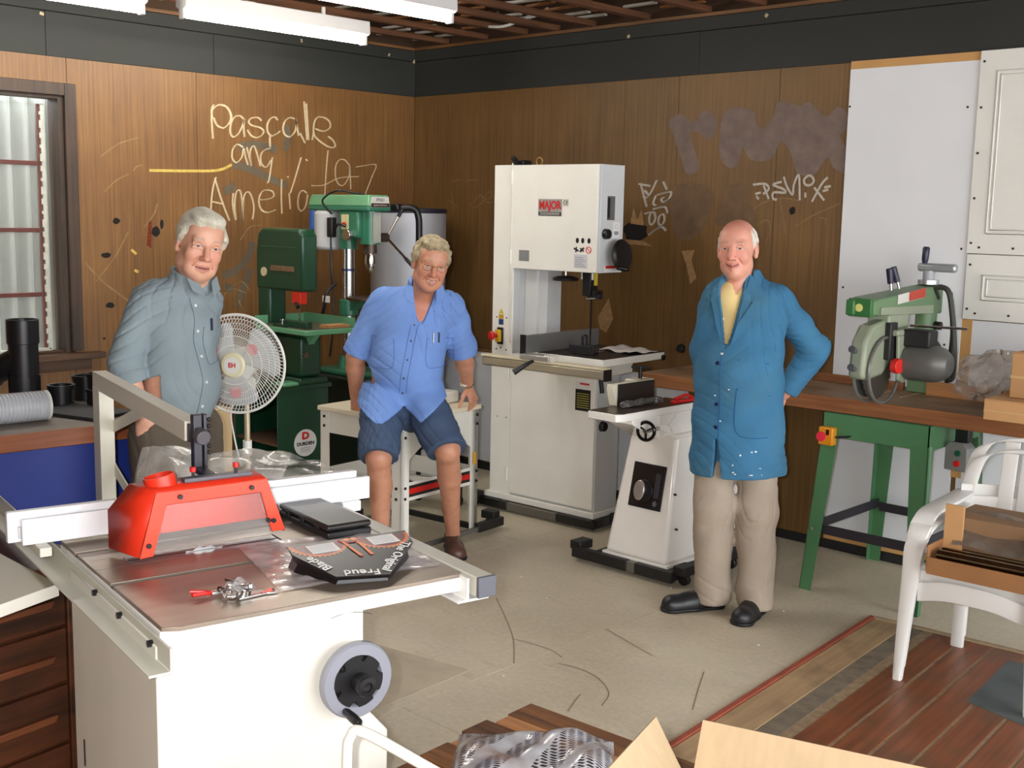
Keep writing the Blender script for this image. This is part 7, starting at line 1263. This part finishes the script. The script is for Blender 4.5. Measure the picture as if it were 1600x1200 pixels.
    buttons(sh, [tuple(V(*(bel[:2]+f[:2]*0.4), zz)) for zz in (1.40, 1.31, 1.22, 1.13, 1.04)], d, 0.0055, M('button_pale', (206, 206, 206), 0.3)); seam(sh, [tuple(V(*(bel[:2]+f[:2]*0.4-l[:2]*0.016), zz)) for zz in (1.43, 1.3, 1.15, 1.0, 0.92)], d, 0.0018, SD); pk = bel+f*0.4+l*0.075
    seam(sh, [tuple(pk+z*0.20-l*0.05), tuple(pk+z*0.195+l*0.05)], d, 0.002, SD); seam(sh, [tuple(pk+z*0.20-l*0.05), tuple(pk+z*0.08-l*0.05), tuple(pk+z*0.07), tuple(pk+z*0.08+l*0.05)], d, 0.0016, SD)
    q, n_ = on_surface(sh, tuple(pk+z*0.21-l*0.01), d); MB().b2(-0.004, 0.004, -0.004, 0.004, -0.022, 0.022, Matrix.Translation(q+n_*0.003)).build('pen', M('pen_navy', (24, 30, 60), 0.4), sh, bevel=0.001)
    for s in (-1, 1):   # collar points
        a = nk+f*0.088+l*s*0.028+z*0.010; mb = MB(); pts = [a, a-l*s*0.012-z*0.055+f*0.022, a+l*s*0.034-z*0.030+f*0.006, a+l*s*0.040+z*0.018-f*0.02]; o3 = [p+f*0.006 for p in pts]; mb.add([Vector(p) for p in pts+o3], [(0, 1, 2, 3), (7, 6, 5, 4), (0, 4, 5, 1), (1, 5, 6, 2), (2, 6, 7, 3), (3, 7, 4, 0)]); mb.build('collar_point', SH, sh, bevel=0.002)
    # trousers, belt, shoes
    G = Field((-0.34, -0.34, 0.03), (0.34, 0.40, 1.04), 0.006); G.cone(pel-z*0.04, pel+z*0.06, 0.126, 0.126, 0.05, (f, 0.82))
    for h, kn, a in zip(hips, knees, ank): G.cone(h, kn, 0.098, 0.085, 0.03); G.cone(kn, a-z*0.03, 0.085, 0.078, 0.03)
    G.creases(0.005, [(70, 30, 8, 0), (30, 70, -12, 1.7), (24, 10, 46, 0.9)]); G.keep((0, 0, 0.05), (0, 0, -1)); G.keep((0, 0, 1.02), (0, 0, 1)); G.build('trousers', cloth('trousers_brown', (92, 82, 70), 0.12), P0)
    for a in ank: shoe('shoe', M('shoe_brown', (60, 44, 34), 0.4), P0, V(a[0], a[1], 0)-f*0.06, V(a[0], a[1], 0)+f*0.21)
man_left()
# ------------------------------------------------------------------ man leaning on the white stand, blue shirt and denim shorts
def man_seated():
    P0 = thing('person', 'person in light blue shirt and denim shorts leaning on the white stand', 'person', (1.938, -1.744, 0), PROT)
    phi = R(6); f, l = frame(phi); z = V(0, 0, 1)
    pel = V(-0.035, 0.02, 0.80); bel = V(-0.02, 0.0, 0.97); che = V(0.015, -0.02, 1.17); nk = V(0.072, -0.055, 1.365)
    H = Head((0.107, -0.125, 1.497), R(16), R(12), R(8), 1.05, 0.009)
    shr = V(-0.145, -0.01, 1.298); shl = V(0.208, -0.01, 1.282); elr = V(-0.278, 0.04, 1.01); wrr = V(-0.288, 0.12, 0.805); ell_ = V(0.265, 0.13, 1.02); wrl = V(0.280, 0.31, 0.842)
    hips = [pel+V(-0.10, -0.02, 0.0), pel+V(0.10, -0.02, 0.0)]; knees = [V(-0.120, -0.31, 0.570), V(0.208, -0.25, 0.600)]; ank = [V(-0.115, -0.22, 0.09), V(0.222, 0.10, 0.085)]
    hf = ([(0.0, 0.22)], [(-0.26, 0.0)], [(1.36, 1.65)])
    F = Field((-0.42, -0.44, 0.0), (0.42, 0.50, 1.67), 0.005, hf, 0.0026)
    def torso(F, g, k=0.05):
        F.cone(pel, bel, 0.150+g, 0.158+g, k, (f, 0.80)); F.cone(bel, che, 0.160+g, 0.168+g, k, (f, 0.72)); F.ell(bel+f*0.05+z*0.02, (0.14+g, 0.125+g, 0.15), np.array([l, f, z]), k); F.cone(shr+l*0.05, shl-l*0.05, 0.060+g, 0.060+g, k); F.cone(che, nk-z*0.04, 0.12+g, 0.066+g*0.6, k, (f, 0.74))
    torso(F, 0.0); F.cone(nk-z*0.03, H.p(0, -0.025, -0.05), 0.062, 0.058, 0.02); F.cone(H.p(0, 0.02, -0.09), nk+f*0.03, 0.046, 0.05, 0.02)
    for s, e, w in ((shr, elr, wrr), (shl, ell_, wrl)): F.cone(s, e, 0.056, 0.045, 0.03); F.cone(e, e+(w-e)*0.3, 0.046, 0.047, 0.02); F.cone(e+(w-e)*0.3, w, 0.047, 0.031, 0.015)
    for h, kn, a in zip(hips, knees, ank): F.cone(h, kn, 0.090, 0.062, 0.04); m = kn+(a-kn)*0.32+V(0, 0.02, 0); F.cone(kn, m, 0.058, 0.058, 0.02); F.cone(m, a, 0.056, 0.036, 0.02); F.ell(kn+V(0, -0.02, 0), (0.05, 0.05, 0.055), None, 0.02); F.cone(a, a-z*0.05, 0.037, 0.035, 0.01)
    H.put(F, jowl=0.002)
    hand(F, wrr, (0.05, 0.0, -1.0), (0.55, 0.8, 0.0), (0.8, -0.6, 0.0), 0.62, 0.02, 1.0, 1.0); hand(F, wrl, (0.35, 0.05, -0.9), (-0.75, 0.55, -0.35), (-0.45, -0.8, -0.2), 0.55, 0.05, 1.02, 1.0)
    def colour(v):
        c = np.tile(np.array(srgb((198, 140, 112))), (len(v), 1)); H.colour(c, v, (172, 94, 84), (132, 108, 84), (196, 100, 82), True)
        ch = np.exp(-(((v-(nk-z*0.12+f*0.10))/0.09)**2).sum(1))[:, None]*0.5; c[:] = c*(1-ch)+np.array(srgb((190, 92, 74)))*ch; return c
    F.build('body', SKIN, P0, colour)
    # hair: short wavy, sandy grey
    G = Field(H.c-0.16, H.c+0.16, 0.003); G.ell(H.p(0, -0.016, 0.042), np.array((0.083, 0.101, 0.090))*H.k, H.B, 0.01); G.ell(H.p(0, 0.045, 0.100), np.array((0.062, 0.046, 0.030))*H.k, H.B, 0.02)
    for q in (-1, 1): G.ell(H.p(q*0.076, 0.0, 0.028), np.array((0.016, 0.034, 0.045))*H.k, H.B, 0.01)
    G.keep(H.p(0, 0.084, 0.082), H.f*0.74-H.u*0.67); G.ripple(0.007, [(150, 60, 120, 0), (70, 170, 90, 2), (-120, 80, 170, 1), (190, 160, 40, 3)])
    G.build('hair', M('hair_sandy_grey', (168, 152, 120), 0.65, var=0.3, scale=50, bump=0.6, bscale=140), P0)
    # spectacles
    GM = M('gold_wire', (206, 170, 84), 0.25, metal=0.9); sp = MB()
    for q in (-1, 1):
        ring_ = [H.p(q*0.034+0.023*math.cos(a), 0.108-0.010*abs(math.cos(a)) if True else 0, 0.006+0.0165*math.sin(a)*(1.0 if math.sin(a) < 0 else 0.62)) for a in (2*math.pi*i/24 for i in range(24))]
        sp.tube([Vector(p) for p in ring_], 0.0011, 6, closed=True); sp.tube([Vector(H.p(q*0.056, 0.098, 0.012)), Vector(H.p(q*0.074, 0.06, 0.013)), Vector(H.p(q*0.081, -0.01, 0.008))], 0.0013, 6)
    sp.tube([Vector(H.p(-0.012, 0.108, 0.010)), Vector(H.p(0, 0.112, 0.013)), Vector(H.p(0.012, 0.108, 0.010))], 0.0016, 6); spo = sp.build('spectacles', GM, P0)
    LN = M('lens', (214, 204, 196), 0.05, var=0.0); LN.node_tree.nodes['Principled BSDF'].inputs['Alpha'].default_value = 0.15
    for q in (-1, 1): MB().add([Vector(H.p(q*0.034+0.022*math.cos(a), 0.107-0.010*abs(math.cos(a)), 0.006+0.0155*math.sin(a)*(1.0 if math.sin(a) < 0 else 0.62))) for a in (2*math.pi*i/20 for i in range(20))], [tuple(range(20))]).build('lens', LN, spo, fix=False)
    # shirt: short sleeves, open neck, untucked tails
    SH = cloth('shirt_blue', (118, 152, 214), 0.07); G = Field((-0.46, -0.30, 0.66), (0.46, 0.45, 1.50), 0.0055); torso(G, 0.018)
    G.cone(pel+z*0.03-f*0.0, pel-z*0.04+f*0.02, 0.165, 0.165, 0.04, (f, 0.85))
    for s, e, rr in ((shr, elr, 0.086), (shl, ell_, 0.088)): m = s+(e-s)*0.90; G.cone(s, m, 0.066, rr-0.008, 0.04)
    for h, kn in zip(hips, knees): G.cone(h+V(0, -0.02, 0.01), h+(kn-h)*0.50+V(0, -0.005, 0.012), 0.120, 0.112, 0.03)
    cz = nrm(H.p(0, -0.03, -0.06)-nk); G.cone(nk-z*0.02, nk+cz*0.035-f*0.01, 0.088, 0.080, 0.015, (f, 0.95))
    G.ripple(0.007, [(34, 10, 26, 0), (-26, 20, 38, 1.3), (20, 30, -36, 2.1)]); G.creases(0.007, [(60, 20, 50, 0), (-44, 30, 70, 1.3), (26, 60, -64, 2.1), (84, -40, 20, 0.4)])
    G.cone(nk+cz*0.14, nk+z*0.0, 0.064, 0.064, 0.004, None, True)
    for i in range(10): t = i/9; G.cone(nk+f*(0.05+0.04*t)+z*(0.03-0.185*t)-l*0.016*t, nk+f*0.26+z*(0.03-0.185*t)-l*0.016*t, 0.050*(1-t)**0.7+0.010, 0.054*(1-t)**0.7+0.012, 0.004, None, True)
    G.inter(nk+cz*0.045, cz, nk-0.13, nk+0.16)
    for s, e in ((shr, elr), (shl, ell_)): m = s+(e-s)*0.93; G.inter(m, nrm(e-s), m-0.13, m+0.13)
    for n_, p_ in (((0.75, 0, -1.0), (-0.13, 0, 0.725)), ((-0.75, 0, -1.0), (0.06, 0, 0.735))):
        pass
    # hem: two tails parting at the front, cut by planes either side of the button line
    G.inter((-0.12, 0, 0.715), (-0.62, 0, -1.0), (-0.46, -0.30, 0.6), (-0.12, 0.45, 0.95)); G.inter((-0.12, 0, 0.715), (0.72, 0, -1.0), (-0.125, -0.30, 0.6), (-0.012, 0.45, 0.95)); G.inter((0.075, 0, 0.725), (-0.72, 0, -1.0), (-0.018, -0.30, 0.6), (0.078, 0.45, 0.95)); G.inter((0.075, 0, 0.725), (0.95, 0, -1.0), (0.072, -0.30, 0.6), (0.46, 0.45, 0.99))
    sh = G.build('shirt', SH, P0); d = tuple(-f); SD = M('shirt_seam_blue', (84, 112, 176), 0.8)
    bl = [(0.035, -0.6, 1.20), (0.018, -0.6, 1.12), (0.004, -0.6, 1.03), (-0.012, -0.6, 0.94), (-0.022, -0.6, 0.86)]
    buttons(sh, bl, (0, 1, 0), 0.0055, M('button_dark', (80, 84, 100), 0.35)); seam(sh, [(p[0]+0.018, p[1], p[2]) for p in bl], (0, 1, 0), 0.0016, SD); seam(sh, [(p[0]-0.016, p[1], p[2]) for p in bl], (0, 1, 0), 0.0016, SD)
    for x in (-0.125, 0.155): seam(sh, [(x-0.06, -0.6, 1.135), (x+0.06, -0.6, 1.125)], (0, 1, 0), 0.002, SD); seam(sh, [(x-0.06, -0.6, 1.135), (x-0.06, -0.6, 1.0), (x, -0.6, 0.985), (x+0.06, -0.6, 1.0), (x+0.06, -0.6, 1.125)], (0, 1, 0), 0.0016, SD)
    for x, mt in ((0.125, STEEL), (0.150, M('pen_navy', (24, 30, 60), 0.4))):
        q, n_ = on_surface(sh, (x, -0.6, 1.135), (0, 1, 0)); MB().cyl(q+n_*0.004+Vector((0, 0, -0.025)), q+n_*0.004+Vector((0, 0, 0.025)), 0.004, n=10).build('pen', mt, sh)
    for s in (-1, 1):
        a = nk+f*0.078+l*(s*0.056+0.002)+z*0.020; mb = MB(); pts = [a, a-l*s*0.004-z*0.085+f*0.045, a+l*s*0.040-z*0.060+f*0.022, a+l*s*0.036+z*0.008-f*0.02]; o3 = [p+f*0.006 for p in pts]; mb.add([Vector(p) for p in pts+o3], [(0, 1, 2, 3), (7, 6, 5, 4), (0, 4, 5, 1), (1, 5, 6, 2), (2, 6, 7, 3), (3, 7, 4, 0)]); mb.build('collar_point', SH, sh, bevel=0.002)
    # shorts
    DN = cloth('denim', (70, 86, 112), 0.14, 300.0); G = Field((-0.34, -0.46, 0.44), (0.40, 0.30, 0.92), 0.0055); G.cone(pel-z*0.02, pel+z*0.06, 0.160, 0.155, 0.05, (f, 0.85))
    hem = []
    for h, kn in zip(hips, knees): e = h+(kn-h)*0.97; G.cone(h, e, 0.112, 0.098, 0.03); hem.append((e, nrm(kn-h)))
    G.ripple(0.004, [(36, 20, 30, 0), (-24, 40, 30, 1)]); G.creases(0.008, [(60, 20, 50, 0), (-44, 30, 70, 1.3), (26, 60, -64, 2.1), (84, -40, 20, 0.4)])
    for e, n_ in hem: G.inter(e+n_*0.012, nrm(n_+V(0, -0.1, -0.5)), e-0.15, e+0.15)
    G.keep((0, 0, 0.89), (0, 0, 1)); so = G.build('shorts', DN, P0)
    # wristwatch, shoes
    wd = nrm(wrl-ell_); c = wrl-wd*0.015; MB().torus(tuple(c), tuple(wd), 0.033, 0.006, 32, 8).build('watch', M('watch_band', (196, 184, 150), 0.25, metal=0.8), P0); MB().cyl(tuple(c+V(-0.01, -0.033, 0.0)), tuple(c+V(-0.012, -0.042, 0.0)), 0.014, n=18).build('watch_face', PAPER, P0)
    BRN = M('loafer_brown', (84, 56, 46), 0.4, var=0.12)
    shoe('shoe', BRN, P0, V(0.208, 0.17, 0), V(0.262, -0.11, 0), 0.075, 0.048); shoe('shoe', BRN, P0, V(-0.11, -0.16, 0), V(-0.135, -0.45, 0), 0.075, 0.048)
man_seated()
# ------------------------------------------------------------------ man in the blue dust coat
def man_coat():
    P0 = thing('person', 'person in long blue work coat and beige trousers standing with hands behind the back', 'person', (3.564, -1.288, 0), PROT)
    phi = R(-20); f, l = frame(phi); z = V(0, 0, 1)
    pel = V(0.015, 0.02, 0.93); bel = V(0.015, 0.0, 1.10); che = V(0.025, 0.01, 1.32); nk = V(0.0, 0.01, 1.475)
    H = Head((-0.025, -0.02, 1.613), R(-24), R(2), R(-2), 1.02, 0.009)
    shr = V(-0.100, -0.01, 1.415); shl = V(0.172, 0.08, 1.398); elr = V(-0.128, 0.08, 1.17); wrr = V(-0.085, 0.22, 0.96); ell_ = V(0.380, 0.17, 1.165); wrl = V(0.262, 0.20, 0.965)
    hips = [pel-l*0.09, pel+l*0.09]; knees = [V(-0.075, 0.0, 0.49), V(0.115, -0.02, 0.47)]; ank = [V(-0.055, 0.03, 0.09), V(0.125, -0.03, 0.09)]
    hf = ([(-0.13, 0.08)], [(-0.14, 0.09)], [(1.46, 1.76)])
    F = Field((-0.34, -0.34, 0.0), (0.50, 0.42, 1.78), 0.005, hf, 0.0026)
    def torso(F, g, k=0.05):
        F.cone(pel, bel, 0.145+g, 0.145+g, k, (f, 0.78)); F.cone(bel, che, 0.145+g, 0.158+g, k, (f, 0.70)); F.ell(bel+f*0.03, (0.13+g, 0.115+g, 0.15), np.array([l, f, z]), k); F.cone(shr+l*0.05, shl-l*0.05, 0.054+g, 0.054+g, k); F.cone(che, nk-z*0.03, 0.12+g, 0.060+g*0.6, k, (f, 0.72))
    torso(F, 0.0); F.cone(nk-z*0.02, H.p(0, -0.025, -0.05), 0.058, 0.054, 0.02); F.cone(H.p(0, 0.02, -0.09), nk+f*0.03, 0.042, 0.046, 0.02)
    for s, e, w in ((shr, elr, wrr), (shl, ell_, wrl)): F.cone(s, e, 0.052, 0.042, 0.03); F.cone(e, w, 0.042, 0.029, 0.015)
    for h, kn, a in zip(hips, knees, ank): F.cone(h, kn, 0.086, 0.058, 0.04); F.cone(kn, a, 0.056, 0.038, 0.02); F.cone(a, a-z*0.05, 0.037, 0.035, 0.01)
    H.put(F, jaw=0.92)
    hand(F, wrl, (-0.55, 0.1, -0.75), (-0.5, 0.75, 0.3), (0.35, 0.35, -0.8), 0.35, 0.08); hand(F, wrr, (0.5, 0.3, -0.7), (0.3, 0.8, 0.2), (0.3, 0.2, -0.8), 0.35, 0.08)
    def colour(v):
        c = np.tile(np.array(srgb((214, 154, 132))), (len(v), 1)); H.colour(c, v, (186, 98, 92), (150, 122, 106), (216, 112, 104))
        h = H.loc(v); t = np.exp(-(((h-np.array((0, 0.03, 0.115)))/np.array((0.07, 0.07, 0.05)))**2).sum(1))[:, None]*0.5; c[:] = c*(1-t)+np.array(srgb((222, 138, 122)))*t; return c
    F.build('body', SKIN, P0, colour)
    # fringe of white hair around a bald head
    G = Field(H.c-0.15, H.c+0.15, 0.003); G.ell(H.p(0, -0.016, 0.032), np.array((0.0815, 0.1015, 0.086))*H.k, H.B, 0.01)
    G.ripple(0.003, [(150, 60, 100, 0), (60, 160, 60, 2), (90, 30, 190, 1)]); G.keep(H.p(0, 0.045, 0.06), H.f*0.85-H.u*0.52); G.ell(H.p(0, 0.035, 0.115), np.array((0.070, 0.10, 0.055))*H.k, H.B, 0.008, True)
    G.build('hair', M('hair_white_fringe', (214, 208, 196), 0.6, var=0.15, scale=60, bump=0.5, bscale=160), P0)
    # yellow shirt with dark collar under the coat
    G = Field((-0.24, -0.26, 1.05), (0.28, 0.26, 1.55), 0.006); torso(G, 0.006); G.cone(nk-z*0.02, nk+z*0.015, 0.068, 0.062, 0.01); G.cone(nk+z*0.1, nk-z*0.01, 0.056, 0.056, 0.004, None, True)
    for i in range(4): t = i/3; G.cone(nk+f*0.05+z*(0.03-0.075*t), nk+f*0.2+z*(0.03-0.075*t), 0.03*(1-t)+0.006, 0.03*(1-t)+0.006, 0.004, None, True)
    G.keep((0, 0, 1.08), (0, 0, -1)); G.keep(nk+z*0.02, (0, 0, 1)); ys = G.build('shirt', cloth('shirt_yellow', (228, 202, 140), 0.07), P0)
    G = Field(nk-0.12, nk+0.12, 0.004); G.cone(nk-z*0.01, nk+z*0.035-f*0.012, 0.073, 0.064, 0.01); G.cone(nk+z*0.12, nk-z*0.06, 0.059, 0.059, 0.004, None, True); G.keep(nk+f*0.035, f); G.keep(nk-z*0.03, (0, 0, -1)); G.keep(nk+z*0.032, (0, 0, 1)); G.build('shirt_collar', cloth('collar_navy', (34, 40, 92), 0.06), P0)
    # the coat
    CO = cloth('coat_blue', (62, 114, 148), 0.10, 380.0, 0.85, (72, 112, 130)); G = Field((-0.40, -0.36, 0.58), (0.56, 0.46, 1.62), 0.0055); torso(G, 0.026)
    hem_ = V(0.03, 0.02, 0.60); G.cone(pel+z*0.05, hem_, 0.190, 0.216, 0.05, (f, 0.84))
    G.cone(shr, elr, 0.066, 0.066, 0.03); G.cone(elr, wrr, 0.062, 0.054, 0.02); G.cone(shl, ell_, 0.070, 0.066, 0.035); G.cone(ell_, wrl, 0.066, 0.052, 0.02); G.cone(nk-z*0.03-f*0.01, nk+z*0.045-f*0.03, 0.094, 0.078, 0.02, (f, 0.95))
    G.ripple(0.007, [(34, 10, 26, 0), (-26, 20, 40, 1.3), (20, 30, -30, 2.1)]); G.creases(0.006, [(60, 20, 50, 0), (-44, 30, 70, 1.3), (26, 60, -64, 2.1), (84, -40, 20, 0.4)])
    G.cone(nk+z*0.14, nk-z*0.02, 0.066, 0.066, 0.004, None, True)
    o0 = nk+f*0.0
    for i in range(14):
        t = i/13; c = V(-0.022, 0, 1.50-0.30*t)-l*0.012*t; w_ = 0.050*(1-t)**0.8+0.004; G.cone(c+f*0.085, c+f*0.34, w_, w_+0.02*(1-t), 0.004, None, True)
    G.inter(nk+z*0.05-f*0.02, nrm(z-f*0.25), nk-0.16, nk+0.16)
    G.inter(wrl-(wrl-ell_)*0.04, wrl-ell_, wrl-0.075, wrl+0.075); G.keep((0, 0, 0.635), (0.04, 0, -1))
    for i in range(22): t = i/21; c = V(-0.055+0.012*t, 0, 0.80-0.19*t); G.cone(c+f*0.08, c+f*0.35, 0.005+0.016*t, 0.005+0.020*t, 0.002, None, True)
    co = G.build('work_coat', CO, P0); d = tuple(-f); SD = M('coat_seam', (34, 90, 140), 0.85); off = f*0.6
    bt = [V(-0.062, 0, 1.135)+off, V(-0.062, 0, 0.955)+off, V(-0.060, 0, 0.855)+off]; buttons(co, [tuple(p) for p in bt], d, 0.009, M('button_navy', (22, 30, 74), 0.35))
    buttons(co, [tuple(V(-0.045, 0, 1.175)+off)], d, 0.006, PAPER)
    seam(co, [tuple(V(-0.045, 0, zz)+off) for zz in (1.19, 1.05, 0.9, 0.8)], d, 0.0022, SD); seam(co, [tuple(V(0.03, 0, 1.155)+off), tuple(V(0.16, 0, 1.14)+off)], d, 0.003, SD); seam(co, [tuple(V(0.03, 0, 1.03)+off), tuple(V(0.17, 0, 1.0)+off)], d, 0.003, SD); seam(co, [tuple(V(0.03, 0, 1.03)+off), tuple(V(0.035, 0, 0.84)+off), tuple(V(0.17, 0, 0.82)+off)], d, 0.002, SD)
    lap = M('lapel_blue', (44, 112, 166), 0.85, var=0.1, bump=0.2, bscale=380)
    me = co.data; bv = BVHTree.FromPolygons([v.co for v in me.vertices], [tuple(q.vertices) for q in me.polygons])
    for s, prof in ((1, [(0.050, 1.50), (0.095, 1.475), (0.125, 1.405), (0.080, 1.395), (0.105, 1.375), (0.060, 1.29), (-0.012, 1.205), (0.012, 1.30), (0.030, 1.40)]), (-1, [(-0.075, 1.49), (-0.105, 1.45), (-0.110, 1.40), (-0.088, 1.30), (-0.05, 1.205), (-0.064, 1.30), (-0.072, 1.40)])):
        q = []
        for x, zz in prof:
            h = bv.ray_cast(Vector(tuple(V(x, 0, zz)+off)), Vector(d)); q.append((h[0]+Vector(f)*0.004) if h[0] is not None and (h[0]-Vector((0, 0, h[0].z))).length < 0.4 else Vector(tuple(V(x, 0, zz)+f*0.13)))
        n = len(q); mb = MB(); back = [p+Vector(f)*0.006 for p in q]; mb.add(q+back, [tuple(range(n-1, -1, -1)), tuple(range(n, 2*n))]+[(i, (i+1) % n, n+(i+1) % n, n+i) for i in range(n)]); mb.build('lapel', CO, co, bevel=0.002)
    rnd = random.Random(3)
    for i in range(16):   # paint splashes
        x, zz = (rnd.uniform(-0.02, 0.18), 0.66+0.13*rnd.random()**2) if i < 10 else (rnd.uniform(-0.14, 0.0), rnd.uniform(0.75, 1.38))
        h = bv.ray_cast(Vector(tuple(V(x, 0, zz)+off)), Vector(d))
        if h[0] is not None: MB().sph(h[0], (rnd.uniform(0.002, 0.007), 0.002, rnd.uniform(0.0015, 0.004)), 8, 5).build('paint_splash', PAPER, co)
    # trousers and shoes
    G = Field((-0.26, -0.26, 0.03), (0.34, 0.26, 1.04), 0.0055); G.cone(pel-z*0.04, pel+z*0.06, 0.150, 0.148, 0.05, (f, 0.80))
    for h, kn, a in zip(hips, knees, ank): G.cone(h, kn, 0.096, 0.086, 0.03); G.cone(kn, a-z*0.035, 0.088, 0.080, 0.03)
    G.ripple(0.005, [(30, 20, 26, 0), (-20, 30, 36, 1)]); G.creases(0.005, [(70, 30, 8, 0), (30, 70, -12, 1.7), (24, 10, 46, 0.9)]); G.keep((0, 0, 0.035), (0, 0, -1)); G.keep((0, 0, 1.0), (0, 0, 1)); G.build('trousers', cloth('trousers_beige', (168, 154, 138), 0.07), P0)
    BS_ = M('shoe_black', (30, 30, 32), 0.4, var=0.15)
    shoe('shoe', BS_, P0, V(0.0, 0.055, 0), V(-0.285, -0.02, 0), 0.075, 0.048); shoe('shoe', BS_, P0, V(0.165, 0.03, 0), V(0.02, -0.20, 0), 0.075, 0.048)
man_coat()
